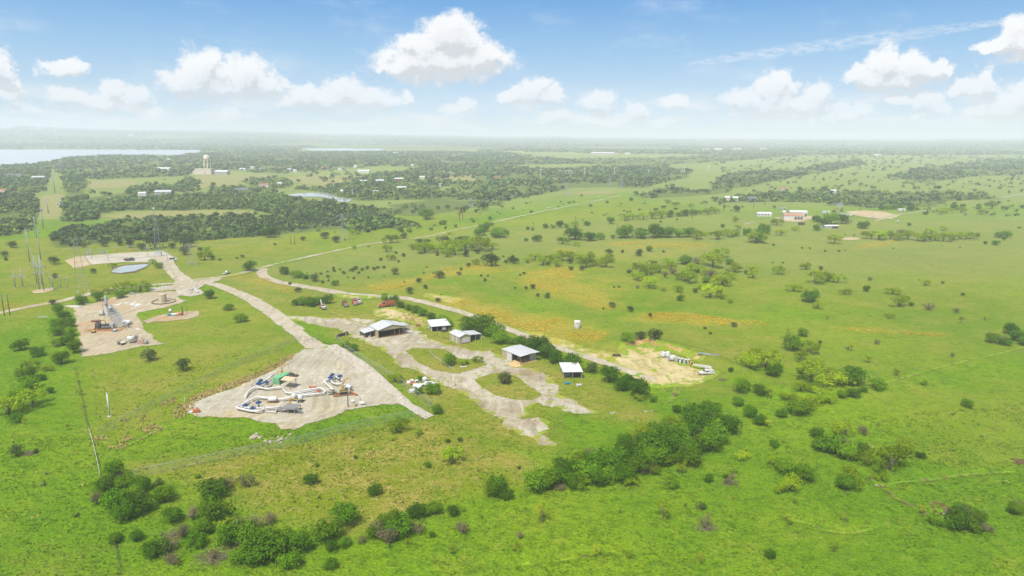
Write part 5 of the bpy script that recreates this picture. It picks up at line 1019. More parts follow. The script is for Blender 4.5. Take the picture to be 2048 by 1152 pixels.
# orange dump truck
r = truck_at('dump_truck', 'orange dump truck with a long ribbed bed parked by the hedge', 'truck', (786, 612), (759, 616), group='old trucks in the grass')
part('chassis', MB().box(-4.3, 3.9, -.5, .5, .65, .95), 'dark', r); cab(r, .9, 2.5, 1.15, .95, 2.75, 'orange', 4.1, 2.0)
bd = MB().box(-4.6, .6, -1.25, 1.25, 1.1, 1.25).box(-4.6, .6, -1.27, -1.15, 1.252, 2.9).box(-4.6, .6, 1.15, 1.27, 1.252, 2.9).box(.48, .6, -1.148, 1.148, 1.252, 3.1).box(-4.6, -4.48, -1.148, 1.148, 1.252, 2.7)
bed = part('dump_bed', bd, 'orange', r)
for k in range(8): part('rib', MB().box(-4.5 + k * .68, -4.38 + k * .68, -1.36, -1.272, 1.2, 2.9).box(-4.5 + k * .68, -4.38 + k * .68, 1.272, 1.36, 1.2, 2.9), 'rust', bed)
part('cab_shield', MB().box(.62, 2.0, -1.1, 1.1, 3.0, 3.1), 'rust', r); part('fuel_tank', MB().lathe([(.3, .2), (.3, 1.4)], 12, (0, -.95, .75), 'x'), 'steel_light', r); part('exhaust', MB().cyl((.72, 1.05, .9), (.72, 1.05, 3.5), .09), 'steel', r)
wheels(r, (-3.6, -2.4, 3.1), 1.22, .52)
# tow truck with raised boom
r = truck_at('tow_truck', 'faded orange and white tow truck with a raised boom in the grass', 'truck', (639, 613), (653, 622), group='old trucks in the grass')
part('chassis', MB().box(-2.9, 2.6, -.45, .45, .55, .8), 'dark', r); cab(r, -.2, 1.2, 1.0, .8, 2.4, 'white_dirty', 2.7, 1.65); part('bed', MB().box(-3.0, -.35, -1.05, 1.05, .82, 1.25), 'red', r, bevel=.04)
[part('fender', MB().box(1.3, 2.6, min(q, q * 1.22), max(q, q * 1.22), .6, 1.15), 'orange', r) for q in (-.82, .82)]; bm_ = part('boom', MB().cyl((-1.2, .25, 1.25), (-3.0, .08, 4.0), .13).cyl((-1.2, -.25, 1.25), (-3.0, -.08, 4.0), .13).box(-3.15, -2.85, -.2, .2, 3.9, 4.15), 'white', r); part('winch', MB().lathe([(.3, -.4), (.3, .4)], 12, (-1.0, 0, 1.6), 'y'), 'steel', bm_)
part('light_bar', MB().box(.1, .4, -.7, .7, 2.42, 2.58), 'orange', r); wheels(r, (-2.0, 2.0), 1.05, .45)
# three old truck cabs
for nm, lb, rear, front, mt, hd, bm2 in [('truck_tractor', 'dark rusty truck tractor in the grass beside the tow truck', (686, 609), (694, 616), 'rust', True, 'dark'), ('truck_tractor', 'orange truck tractor beside the faded grey one', (707, 605), (712, 613), 'orange', True, 'dark'), ('truck_tractor', 'faded grey truck tractor rightmost of the old cabs', (713, 603), (722, 611), 'white_dirty', True, 'rust')]:
    r = truck_at(nm, lb, 'truck', rear, front, group='old trucks in the grass'); part('chassis', MB().box(-3.0, 2.7, -.45, .45, .6, .9), 'dark', r); cab(r, -.3, 1.1, 1.1, .9, 2.7, mt, 2.8, 1.95)
    part('sleeper', MB().box(-1.5, -.32, -1.08, 1.08, .9, 2.85), bm2, r, bevel=.06); part('fifth_wheel', MB().lathe([(.5, 0), (.5, .15)], 14, (-2.2, 0, .92)), 'rust', r); wheels(r, (-2.6, -1.5, 2.1), 1.15, .5)
    [part('fender', MB().box(1.4, 2.7, min(q, q * 1.28), max(q, q * 1.28), .65, 1.3), mt, r) for q in (-.9, .9)]
def pickup(label, rear, front, mat='white', group=None, name='pickup'):
    r = truck_at(name, label, 'pickup', rear, front, group=group)
    part('body', MB().prism([(-2.8, .5), (2.7, .5), (2.75, 1.0), (1.1, 1.15), (-.75, 1.15), (-2.8, 1.12)], -.98, .98, 'y'), mat, r, bevel=.05)
    part('cab', MB().prism([(-.75, 1.152), (1.15, 1.152), (.55, 1.85), (-.6, 1.87)], -.9, .9, 'y'), mat, r, bevel=.05); part('windscreen', MB().slab([(1.14, -.8, 1.2), (1.14, .8, 1.2), (.62, .76, 1.8), (.62, -.76, 1.8)], .02), 'glass', r)
    for s in (-1, 1): part('side_window', MB().box(-.5, .5, s * .9 - .015 * (s < 0), s * .9 + .015 * (s > 0), 1.25, 1.72), 'glass', r)
    part('bed_lining', MB().box(-2.65, -.85, -.8, .8, 1.1, 1.165), 'dark', r); part('bumper', MB().box(2.76, 2.88, -.95, .95, .45, .7), 'steel', r); wheels(r, (-1.8, 1.75), 1.0, .4, .24); return r
pickup('white pickup driving on the pale gravel road near the junction', (447, 550), (461, 545.5))
pickup('white pickup climbing the straight road on the ridge', (1094, 419), (1101, 416))
pickup('white pickup parked by the rusty roofed barn', (1609, 440), (1614, 435))
pickup('white pickup alone in the pasture below the farm track', (1793, 445), (1799, 444))
pickup('pale pickup at the edge of the sandy farm turning area', (1742, 436), (1749, 435))
r = pickup('white work truck with dark windows lying in the weedy mixer yard', (1423, 748), (1402, 749.5), name='work_truck'); part('canopy', MB().box(-2.6, -.8, -.92, .92, 1.17, 1.75), 'white_dirty', r, bevel=.06)
rz, L, a, b = heading((1420, 741), (1386, 737)); r = thing('crane_boom', 'long white crane boom on a rusty carriage behind the work truck', 'crane', a, rz)
part('beam', MB().prism([(-.3, .9), (.8, .8), (L, 1.0), (L, 1.35), (.8, 1.7), (-.3, 1.6)], -.3, .3, 'y'), 'white', r); part('carriage', MB().box(-1.0, 1.6, -.8, .8, .3, .85), 'rust', r); part('turret', MB().lathe([(.7, .85), (.6, 1.3)], 14), 'white_dirty', r); wheels(r, (-.7, 1.2), .95, .32)

# ---- mixer yard -----------------------------------------------------------------------------------------------------
EGG = [(.25, 0), (.75, .15), (1.08, .75), (1.12, 1.3), (.95, 1.9), (.6, 2.35), (.42, 2.5)]
for k, (px, py, lb) in enumerate([(1325, 715.5, 'white egg shaped mixer drum standing leftmost beside the cut bank'), (1334.5, 715.5, 'white egg shaped mixer drum second beside the cut bank')]):
    r = thing('mixer_drum', lb, 'mixer drum', at(px, py), k, 'mixer drums in the pale yard'); tl = Matrix.Rotation(.22, 3, 'Y')
    part('shell', MB().lathe(EGG, 20, (0, 0, .15), 'z', tl), 'white', r, True); part('mouth', MB().lathe([(.36, 2.48), (.36, 2.56)], 14, (0, 0, .15), 'z', tl), 'dark', r); part('track_ring', MB().lathe([(1.0, 1.78), (1.06, 1.78), (1.06, 1.92), (.97, 1.92)], 20, (0, 0, .15), 'z', tl), 'steel', r); part('base', MB().box(-.9, .9, -.7, .7, -.1, .22), 'concrete', r)
r = thing('mixer_drum', 'big grey mixer drum lying on its side between the white drums', 'mixer drum', at(1345, 722), .3, 'mixer drums in the pale yard')
part('shell', MB().lathe([(r_ * 1.15, z * 1.4) for r_, z in EGG], 22, (-1.6, 0, 1.25), 'x'), 'white_dirty', r, True); part('track_ring', MB().lathe([(1.2, .5), (1.34, .5), (1.34, .75), (1.2, .75)], 22, (-.2, 0, 1.25), 'x'), 'steel', r); part('cradle', MB().box(-1.2, -.9, -.8, .8, 0, .5).box(.9, 1.2, -.6, .6, 0, .6), 'rust', r); part('head', MB().lathe([(.30, 0), (.95, .02), (.95, .1)], 18, (-1.72, 0, 1.25), 'x'), 'steel_light', r)
for k, (px, py) in enumerate([(1351, 723), (1357.5, 724), (1363.5, 725.5), (1370, 727), (1375.5, 727.5)]):
    r = thing('mixer_chute', f'{ORD[k]} of the white mixer frames from the grey drum toward the yellow ring', 'mixer frame', at(px, py), .4 + k * .5, 'white mixer frames in the pale yard')
    part('stand', MB().tube([(-.9, -.6, 0), (0, -.5, 1.5), (.9, -.6, 0)], .11, 6).tube([(-.9, .6, 0), (0, .5, 1.5), (.9, .6, 0)], .11, 6).cyl((0, -.55, 1.5), (0, .55, 1.5), .12), 'white', r)
    part('chute', MB().prism([(-.35, .25), (-.3, 0), (.3, 0), (.35, .25), (.28, .25), (.24, .06), (-.24, .06), (-.28, .25)], -.9, .9, 'x'), 'white', r).matrix_basis = Matrix.Translation((.3, 0, .9)) @ Matrix.Rotation(.6, 4, 'Y')
    part('hopper', MB().lathe([(.25, 0), (.7, .7), (.66, .7), (.22, .04)], 14, (-.2, 0, 1.15)), 'white_dirty', r, True); part('roller', MB().cyl((-.5, -.35, .5), (-.5, .35, .5), .22), 'dark', r)
r = thing('ring_gear', 'yellow rusty ring gear standing on edge beside the mixer frames', 'gear', at(1383.5, 732.5), -1.0); part('rim', MB().ring((0, 0, 1.0), .85, .2, 24, 8, 'x'), 'yellow', r, True); part('hub', MB().lathe([(.5, -.1), (.3, .12), (.3, -.1)], 14, (0, 0, 1.0), 'x'), 'rust', r); part('spokes', MB().box(-.05, .05, -.08, .08, .25, 1.75).box(-.06, .06, -.75, .75, .92, 1.08), 'yellow', r)
r = thing('poly_tank', 'tall white plastic tank standing alone in the flowery pasture', 'tank', at(1154.5, 656)); part('shell', MB().lathe([(1.45, 0), (1.5, .1), (1.5, 3.25), (1.4, 3.45), (1.2, 3.6), (.4, 3.75)], 28), 'white', r, True); part('lid', MB().lathe([(.38, 3.72), (.38, 3.86)], 14), 'dark', r)
for k in range(3): part('hoop', MB().lathe([(1.5, .8 + k * .9), (1.53, .83 + k * .9), (1.53, .9 + k * .9), (1.5, .93 + k * .9)], 28), 'white', r)
part('label_panel', MB().box(-.6, .2, -1.545, -1.49, 2.3, 2.8), 'steel_light', r)
o = part('pallet_stack', MB().box(-1.6, 1.6, -1, 1, 0, .3).box(-1.3, 1.5, -.9, .9, .32, .65, .1).cyl((-1.3, 0, .8), (1.4, .1, .8), .15), 'wood_dark'); o.location = at(1233, 712); tag(o, 'dark stack of timber at the left end of the mixer yard', 'timber')
o = part('pipe_bundle', MB().cyl((-4, 0, .2), (4, 0, .2), .18).cyl((-3.6, .5, .2), (4.4, .4, .2), .16).cyl((-3.9, .2, .5), (3.8, .25, .5), .15), 'steel', smooth=True); o.location = at(1415, 710); o.rotation_euler = (0, 0, -.35); tag(o, 'grey pipes lying on top of the grassy bank', 'pipes')

# ---- white scrap pile ----------------------------------------------------------------------------------------------
def scrap(kind, px, py, rz, s, lb):
    r = thing('scrap_shell', lb, 'scrap', at(px, py), rz, 'white scrap on the grass behind the fence', s)
    if kind == 0:   # hood: rounded shell, open in front
        pr = [(-1.0, 0), (-.95, .55), (-.6, .85), (.6, .85), (.95, .55), (1.0, 0), (.85, 0), (.8, .5), (.5, .72), (-.5, .72), (-.8, .5), (-.85, 0)]
        part('shell', MB().prism(pr, -.8, .9, 'x'), 'white', r, bevel=.03); part('lip', MB().box(-.95, -.82, -1.05, 1.05, 0, .12).box(.9, 1.0, -.9, .9, .0, .4), 'white_dirty', r); part('dark_opening', MB().box(-.5, .4, -.5, .5, .05, .4), 'dark', r)  # dark box inside the hood stands in for the shade of its opening
    elif kind == 1:  # tub
        part('shell', MB().lathe([(.6, 0), (.85, .1), (1.0, .6), (1.05, .65), (.95, .65), (.8, .2), (.3, .12)], 18), 'white', r, True); part('strap', MB().lathe([(.97, .38), (1.02, .38), (1.03, .48), (.98, .48)], 18), 'steel', r)
    else:            # dome on a dark drum
        part('shell', MB().sph((0, 0, .7), .85, 18, .9, True), 'white', r, True); part('drum', MB().lathe([(.8, 0), (.86, .05), (.86, .68)], 18), 'steel', r, True); part('flap', MB().box(.2, .9, -.35, .35, 1.0, 1.08), 'white_dirty', r).matrix_basis = Matrix.Rotation(.4, 4, 'Y')
SC = [(0, 817, 766, .3, .8, 'flat white shell at the left tip of the scrap pile'), (0, 823, 763, 1.1, .8, 'pale tilted shell behind the orange panel'), (0, 834, 763.5, 2.0, .7, 'open white frame at the back of the scrap pile'), (0, 830.5, 772.5, .2, 1.0, 'white shell before the orange panel of the scrap pile'), (0, 836, 777, .8, .9, 'white shell nearest the camera in the scrap pile'), (0, 841, 773.5, -.5, 1.15, 'long white shell in the middle of the scrap pile'), (2, 849.5, 762.5, .2, 1.15, 'grey dome on a dark drum behind the scrap pile'), (0, 850.5, 772, .9, 1.2, 'big white shell right of the middle of the pile'), (1, 854.5, 767.5, 0, 1.0, 'round white tub behind the big white shell'), (1, 861.5, 767, .5, .95, 'small white tub near the right end of the scrap pile'), (0, 860.5, 771.5, 1.6, .75, 'small white shell below the small tub'), (1, 870, 770.5, 0, 1.15, 'wide white tub at the right tip of the scrap pile'), (0, 823, 783.5, .4, 1.05, 'lone white box shell close to the chain link fence')]
for q in SC: scrap(*q)
r = thing('scrap_board', 'faded orange panel lying among the white shells', 'scrap', at(824.5, 768), .5); part('panel', MB().slab([(-.9, -.7, .35), (.9, -.6, .5), (.8, .7, .7), (-.9, .6, .45)], .08), 'orange', r); part('rib', MB().box(-.7, .7, -.06, .06, .6, .68).box(-.05, .05, -.5, .5, .6, .68), 'rust', r)
# ---------------------------------------------------------------- pipe yard (zoom coordinates: 8 px per photo px from 460,730)
def Zp(s, ox=460, oy=730, k=8.0): return [(ox + float(a.split(',')[0]) / k, oy + float(a.split(',')[1]) / k) for a in s.split()]
def round_path(P, rad=.8):
    out = [P[0]]
    for i in range(1, len(P) - 1):
        a, b = (P[i - 1] - P[i]), (P[i + 1] - P[i]); k = min(rad, a.length * .4, b.length * .4); p, q = P[i] + a.normalized() * k, P[i] + b.normalized() * k
        out += [p, p.lerp(P[i], .55).lerp(q.lerp(P[i], .55), .35), p.lerp(P[i], .55).lerp(q.lerp(P[i], .55), .65), q]
    return out + [P[-1]]
def pipe_run(label, px, z=1.0, r=.30, down=(False, False), every=5.0, mat='pipe_white', name='pipeline', grp='white pipelines on the gravel pad', valves=()):
    W = [at(x, y, z) for x, y in px]; o = W[0] - Vector((0, 0, z)); t = thing(name, label, 'pipeline', o, 0, grp)
    P = [p - o for p in W]
    Q = round_path(P, .9)
    if down[0]: Q = [Vector((Q[0].x, Q[0].y, -.2)) + (P[0] - P[1]).normalized() * .8, Q[0] + (P[0] - P[1]).normalized() * .4 - Vector((0, 0, z * .35))] + Q
    if down[1]: Q = Q + [Q[-1] + (P[-1] - P[-2]).normalized() * .4 - Vector((0, 0, z * .35)), Vector((Q[-1].x, Q[-1].y, -.2)) + (P[-1] - P[-2]).normalized() * .8]
    part('pipe', MB().tube(Q, r, 12), mat, t, True)
    for a, b in zip(P[:-1], P[1:]):
        n = int((b - a).length / every); d = (b - a).normalized()
        for k in range(n):
            c = a + (b - a) * (k + .5) / n; sd_ = Vector((-d.y, d.x, 0)) * (r + .05)
            part('support', MB().box(c.x - .10, c.x + .10, c.y - .10, c.y + .10, -.2, c.z - r * .98).box(c.x - .28, c.x + .28, c.y - .28, c.y + .28, -.2, .08), 'steel', t)
        m = a + (b - a) * .5 + d * .9
        part('flange', MB().cyl(m - d * .09, m + d * .09, r * 1.5, n=16), mat, t)
    for (vx, vy, ang) in valves:
        c = at(vx, vy, z + .5) - o; c.z = z
        v = part('valve', MB().sph((c.x, c.y, c.z), r * 1.5, 14).cyl((c.x, c.y, c.z + .2), (c.x, c.y, c.z + 1.0), .14), 'blue', t, True)
        k, q = math.cos(ang), math.sin(ang)
        part('actuator', MB().cyl((c.x - k * .85, c.y - q * .85, c.z + 1.15), (c.x + k * .85, c.y + q * .85, c.z + 1.15), .36, n=14).box(c.x - .38, c.x + .38, c.y - .38, c.y + .38, c.z + .78, c.z + 1.5, ang), 'blue', v)
        part('handwheel', MB().ring((c.x, c.y, c.z + 1.7), .34, .05, 16, 6).cyl((c.x, c.y, c.z + 1.5), (c.x, c.y, c.z + 1.75), .05), 'dark', v)
    return t
pipe_run('bent white pipeline at the left corner of the pad with a blue valve', Zp('250,485 310,405 420,350 590,380 700,365 830,352'), valves=[(517, 771, .4)], down=(True, True))
pipe_run('white pipeline slanting up to the left of the green shed', Zp('700,155 600,230 500,305 440,345'), z=1.3, r=.34, valves=[(521.5, 765.5, 1.2)])
pipe_run('white bypass loop behind the slanting pipeline with a blue valve', Zp('695,190 690,238 625,305 560,345'), z=1.1, r=.22, valves=[(532.5, 768, .3)])
pipe_run('white pipeline with a knee in the middle of the pad', Zp('850,385 905,445 1000,445 1200,405 1450,362 1532,425 1480,450'), r=.28, down=(True, False))
pipe_run('upper thin header pipe between the two long pipelines', Zp('1000,465 1220,425 1440,385'), r=.17); pipe_run('lower thin header pipe beside the two white pots', Zp('1010,492 1220,452 1450,410'), r=.17)
pipe_run('longest white pipeline zigzagging to the pointed left corner with three blue valves', Zp('1480,452 1300,467 1100,490 960,525 840,545 720,540 600,525 440,510 350,545 220,620 90,682 200,706 350,737 470,742 540,702 600,686 830,672'), r=.32, valves=[(491, 811, .8), (505.5, 817, .2)])
pipe_run('white pipeline inside the pointed corner of the long one', Zp('170,660 300,690 420,690 560,690'), z=1.2, r=.22, valves=[(517.5, 810, .6)])
pipe_run('low white pipe under the steel platform', Zp('560,735 640,745 735,755 738,690'), z=.7, r=.15)
pipe_run('white pipeline running down from the valve cluster on the right', Zp('1600,232 1490,250 1570,325 1650,392'), r=.34, valves=[(661, 758.5, .2)])
pipe_run('white loop with two blue valves on the right of the pad', Zp('1600,235 1640,282 1700,307 1810,292 1800,245 1720,200 1650,170'), z=1.1, r=.30, valves=[(664.5, 753, 1.0), (680, 756, .6)])
pipe_run('short white link between the header pipes and the right pipeline', Zp('1500,398 1630,380'), r=.2)
for k, (px, py, h, lb) in enumerate([(504.5, 773.5, 2.6, 'thin white vent standing by the left pipelines'), (504.8, 815, 2.4, 'thin white vent inside the pointed pipeline corner'), (669.5, 753, 2.8, 'thin white vent behind the right valve cluster')]):
    t = thing('vent_pipe', lb, 'vent', at(px, py), 0, 'thin white vents'); part('stack', MB().cyl((0, 0, -.2), (0, 0, h), .12), 'pipe_white', t, True); part('cap', MB().lathe([(.2, h), (.2, h + .08), (.05, h + .2)], 10), 'pipe_white', t)
# green shed with canopy
rz, L, a, b = heading((558.5, 770.5), (574, 762)); t = thing('equipment_shed', 'green steel shed with a tan canopy on posts', 'shed', a, rz)
part('body', MB().box(0, 6.2, 0, 2.6, -.2, 2.5), 'green', t, bevel=.05); part('door', MB().box(.4, 1.5, -.05, -.003, .1, 2.1), 'dark', t)
for k in range(6): part('rib', MB().box(1.8 + k * .7, 1.9 + k * .7, -.06, -.003, 0, 2.45), 'green', t)
cc = [at(*Zp('805,240')[0], 3.0), at(*Zp('975,266')[0], 3.0), at(*Zp('1070,210')[0], 3.0), at(*Zp('880,180')[0], 3.0)]
inv = t.matrix_basis.inverted(); cl = [inv @ p for p in cc]; part('canopy', MB().slab([(p.x, p.y, 3.0 + .12 * (k > 1)) for k, p in enumerate(cl)], .12), 'canopy', t)
for p in cl[:3]: part('post', MB().box(p.x * .95 - .08, p.x * .95 + .08, p.y * .95 + .02, p.y * .95 + .18, -.2, 2.86), 'rust', t)
def davit(px, py, rz, h, lb):
    t = thing('pipe_davit', lb, 'davit', at(px, py), rz, 'yellow davits on the gravel pad')
    part('mast', MB().box(-.35, .35, -.3, .3, -.2, h * .55).cyl((0, 0, h * .5), (0, 0, h), .18), 'yellow', t); part('arm', MB().tube([(0, 0, h), (1.2, 0, h * 1.12), (3.0, 0, h * 1.02)], .14, 8), 'yellow', t); part('brace', MB().cyl((0, 0, h * .6), (1.5, 0, h * 1.05), .08), 'yellow', t); part('hook', MB().cyl((2.9, 0, h * .6), (2.9, 0, h), .03), 'dark', t)
davit(564, 750, .9, 3.2, 'yellow davit behind the green shed'); davit(686, 783, .6, 4.0, 'yellow davit on the dark machine at the right end'); davit(580, 814, -.2, 2.6, 'yellow davit in front of the long pipeline')
t = thing('coil_heap', 'dark heap of coiled hose behind the green shed', 'hose', at(580, 752)); part('coil', MB().ring((0, 0, .3), 1.2, .25).ring((.3, .1, .7), 1.0, .22).ring((2.0, -.2, .3), .9, .22), 'dark', t, True); part('loose_end', MB().tube([(1.2, 0, .3), (2.2, .6, .2), (3.2, .2, .15)], .15, 6), 'dark', t)
for px, py, rz, lb in [(626, 776, .1, 'orange pipe spool above the header pipes'), (635, 785, .1, 'orange pipe spool on the lower header pipe')]:
    t = thing('pipe_spool', lb, 'pipe', at(px, py, .6), rz, 'orange pipe spools'); part('pipe', MB().cyl((-1.1, 0, .4), (1.1, 0, .4), .28, n=12), 'orange', t, True); part('flange', MB().cyl((-1.2, 0, .4), (-1.08, 0, .4), .42, n=14), 'orange', t); part('flange', MB().cyl((1.08, 0, .4), (1.2, 0, .4), .42, n=14), 'orange', t); part('cradle', MB().box(-.7, -.55, -.25, .25, -.9, .15).box(.55, .7, -.25, .25, -.9, .15), 'rust', t)
for px, py, lb in [(588.5, 801, 'left of the two white pots below the header pipes'), (601.5, 804, 'right of the two white pots below the header pipes')]:
    t = thing('pressure_pot', lb, 'tank', at(px, py), 0, 'white pots on dark stands'); part('vessel', MB().lathe([(.1, .7), (.6, .8), (.82, 1.2), (.82, 2.1), (.5, 2.5), (.1, 2.65)], 18), 'white', t, True); part('stand', MB().box(-.9, .9, -.9, .9, -.1, .45).cyl((0, 0, .4), (0, 0, .75), .5), 'dark', t); part('nozzle', MB().cyl((0, 0, 2.6), (0, 0, 3.0), .14), 'white', t)
t = thing('skid_tank', 'white tank lying on a rusty skid inside the long pipeline', 'tank', at(546, 805), .1); part('vessel', MB().lathe([(.1, -1.5), (.65, -1.35), (.85, -.9), (.85, .9), (.65, 1.35), (.1, 1.5)], 18, (0, 0, 1.25), 'x'), 'white', t, True); part('skid', MB().box(-1.9, 1.9, -.8, .8, -.1, .25).box(-1.0, -.8, -.6, .6, .25, .8).box(.8, 1.0, -.6, .6, .25, .8), 'rust', t); part('nozzle', MB().cyl((.3, 0, 2.0), (.3, 0, 2.4), .15), 'white', t)
rz, L, a, b = heading((562, 827), (585, 829)); t = thing('platform', 'dark steel grating platform with stairs at the pad front', 'platform', a, rz)
part('deck', MB().box(0, 4.6, 0, 4.4, 1.5, 1.6), 'grating', t)
for x in (.1, 2.3, 4.5):
    for y in (.1, 4.3): part('leg', MB().box(x - .07, x + .07, y - .07, y + .07, -.2, 1.5), 'steel', t)
part('handrail', MB().tube([(0, 0, 2.6), (4.6, 0, 2.6), (4.6, 4.4, 2.6)], .05, 6).cyl((0, 0, 1.6), (0, 0, 2.6), .04).cyl((2.3, 0, 1.6), (2.3, 0, 2.6), .04).cyl((4.6, 0, 1.6), (4.6, 0, 2.6), .04).cyl((4.6, 4.4, 1.6), (4.6, 4.4, 2.6), .04), 'steel', t)
part('stair', MB().slab([(-3.0, .4, .1), (-.02, .4, 1.6), (-.02, 1.6, 1.6), (-3.0, 1.6, .1)], .15), 'grating', t); part('stair', MB().slab([(4.62, .6, 1.6), (6.6, .6, .1), (6.6, 1.8, .1), (4.62, 1.8, 1.6)], .15), 'grating', t)
t = thing('mat', 'dark green mat lying on the gravel by the right pipeline', 'mat', at(665, 788), .2); part('sheet', MB().box(-1.5, 1.5, -1.2, 1.2, -.02, .12), 'liner', t); part('fold', MB().box(-1.5, 1.5, .9, 1.25, .123, .3), 'liner', t)
t = thing('engine_skid', 'rusty engine skid with yellow frame at the right end of the pad', 'machine', at(688, 790), .35); part('skid', MB().box(-3.6, 3.2, -1.3, 1.3, -.1, .45), 'rust', t); part('engine', MB().box(-1.4, 1.0, -.7, .7, .45, 1.5).cyl((-.9, 0, 1.5), (-.9, 0, 2.3), .14), 'dark', t, bevel=.06)
part('guard', MB().tube([(-2.8, -1.0, .45), (-2.8, -1.0, 1.6), (2.6, -1.0, 1.6), (2.6, -1.0, .45)], .08, 6), 'yellow', t); part('hose', MB().tube([(-3.4, .5, .5), (-2.4, .9, .9), (-1.6, .4, .5)], .12, 6), 'black', t); part('panel', MB().box(1.4, 2.0, -.5, .5, .45, 1.7), 'steel', t)
t = thing('silo_drum', 'white cylinder tilted against the engine skid', 'tank', at(696, 781), -.7); part('vessel', MB().lathe([(.1, -1.9), (.6, -1.8), (.7, -1.5), (.7, 1.7), (.55, 1.8)], 18, (0, 0, 1.5), 'x'), 'white', t, True); part('leg', MB().box(-1.2, -1.0, -.5, .5, -.2, 1.0), 'steel', t); part('leg', MB().box(1.0, 1.2, -.5, .5, -.2, 1.0), 'steel', t); part('end_cap', MB().lathe([(.62, 1.803), (.62, 1.9), (.2, 2.0)], 16, (0, 0, 1.5), 'x'), 'steel', t)
t = thing('beam_stack', 'orange brown beams lying beside the utility pole', 'beams', at(705, 788), -.75); part('beam', MB().box(-2.6, 2.6, -.5, -.2, 0, .4), 'orange', t); part('beam', MB().box(-2.4, 2.8, -.1, .2, 0, .4), 'rust', t); part('beam', MB().box(-2.5, 2.5, .3, .6, 0, .4), 'orange', t)
def wood_pole(px, py, h, lb, cat='pole', arm=0, r=.16, rz=0.0, mat='wood_dark', grp='wooden utility poles'):
    t = thing('utility_pole', lb, cat, at(px, py), rz, grp); part('pole', MB().cyl((0, 0, -.5), (0, 0, h), r, r * .7, 8), mat, t, True)
    if arm:
        part('crossarm', MB().box(-arm, arm, .1, .25, h - 1.0, h - .8), mat, t)
        for x in (-arm * .9, 0, arm * .9): part('insulator', MB().lathe([(.07, h - .8), (.10, h - .65), (.05, h - .5)], 8, (x, .17, 0)), 'steel', t)
    else: part('cap', MB().lathe([(r * .8, h), (r * .8, h + .1)], 8), 'steel', t)
    return t
t = wood_pole(696.5, 815, 7.0, 'slim utility pole with a lamp at the pad edge'); part('lamp', MB().box(-.9, .0, -.12, .12, 6.7, 6.85).lathe([(.2, 6.6), (.28, 6.75), (.1, 6.9)], 10, (-.9, 0, 0)), 'steel', t)
t = thing('portable_toilet', 'small tan cabin with a white dome roof at the pad edge', 'cabin', at(707, 813.5), .2); part('body', MB().box(-.6, .6, -.6, .6, -.1, 2.0), 'tan_tank', t, bevel=.05); part('roof', MB().lathe([(.85, 2.0), (.7, 2.25), (.3, 2.4), (.02, 2.45)], 12), 'white', t, True); part('door', MB().box(-.4, .4, -.64, -.603, .1, 1.8), 'canopy', t)
t = thing('propane_tank', 'white propane tank on legs right of the tan cabin', 'tank', at(724.5, 810.5), .1); part('vessel', MB().lathe([(.05, -.95), (.4, -.85), (.5, -.6), (.5, .6), (.4, .85), (.05, .95)], 16, (0, 0, .8), 'x'), 'white', t, True); part('leg', MB().box(-.6, -.45, -.35, .35, -.1, .5), 'white', t); part('leg', MB().box(.45, .6, -.35, .35, -.1, .5), 'white', t); part('valve_dome', MB().lathe([(.16, 1.25), (.16, 1.45), (.05, 1.5)], 10), 'white', t)
t = thing('meter_post', 'thin grey meter post by the propane tank', 'post', at(721, 807)); part('post', MB().cyl((0, 0, -.2), (0, 0, 1.9), .07), 'steel', t); part('box', MB().box(-.25, .25, -.15, .15, 1.3, 1.9), 'steel', t)
t = thing('gas_cart', 'small orange machine with a white box at the left tip of the pad', 'machine', at(393, 825), .3); part('body', MB().box(-.9, .9, -.6, .6, .2, 1.1), 'orange', t, bevel=.08); part('box', MB().box(-2.2, -1.05, -.5, .5, 0, .6), 'white', t, bevel=.05); part('stack', MB().cyl((.3, 0, 1.1), (.3, 0, 1.6), .12), 'dark', t)
t = thing('gate_post', 'short white post in the tall grass by the pad', 'post', at(370, 803)); part('post', MB().cyl((0, 0, -.2), (0, 0, 1.4), .14), 'white', t); part('cap', MB().sph((0, 0, 1.4), .16, 8), 'white', t)
t = thing('vent_mast', 'tall plain white mast in the grass below the compressor yard', 'mast', at(219.5, 833)); part('mast', MB().cyl((0, 0, -.2), (0, 0, 7.4), .24, .20, 14), 'white', t, True); part('base_plate', MB().box(-.5, .5, -.5, .5, -.1, .18), 'white', t); part('cap', MB().lathe([(.22, 7.4), (.27, 7.42), (.27, 7.6), (.05, 7.7)], 12), 'white', t)
# riprap strip and rock piles
def rocks(name, label, poly, sp, smin, smax, kind=None, lift=0.0, mat='rock', cat='rocks'):
    pts = wpoly(poly); X, Y = scatter(pts, sp)
    if len(X) < 4: c_ = np.mean(np.array(pts), 0); X, Y = c_[0] + rng.normal(size=5) * sp * .5, c_[1] + rng.normal(size=5) * sp * .5
    Z = H(X, Y) + lift; n = len(X)
    base = MB().sph((0, 0, 0), 1, 6, .8); bv = np.array(base.v)
    Vs, Fs = [], []; bf = [f for f in base.f if len(f) == 4]; bf = np.array(bf)
    for k in range(n):
        s = rng.uniform(smin, smax); q = bv * (1 + .35 * rng.uniform(-1, 1, (len(bv), 1))) * s * rng.uniform(.6, 1.2, 3); Vs.append(q + [X[k], Y[k], Z[k] + s * .2]); Fs.append(bf + k * len(bv))
    me = mesh_np(name, np.vstack(Vs), np.vstack(Fs), M[mat]); o = link(bpy.data.objects.new(name, me)); o['label'] = label
    if kind: o['kind'] = kind
    else: o['category'] = cat
M['riprap_bed'] = earth_material('riprap_bed', (.44, .40, .33), (.38, .34, .27), (.47, .44, .37), .04, .2, None, bump=1.0)
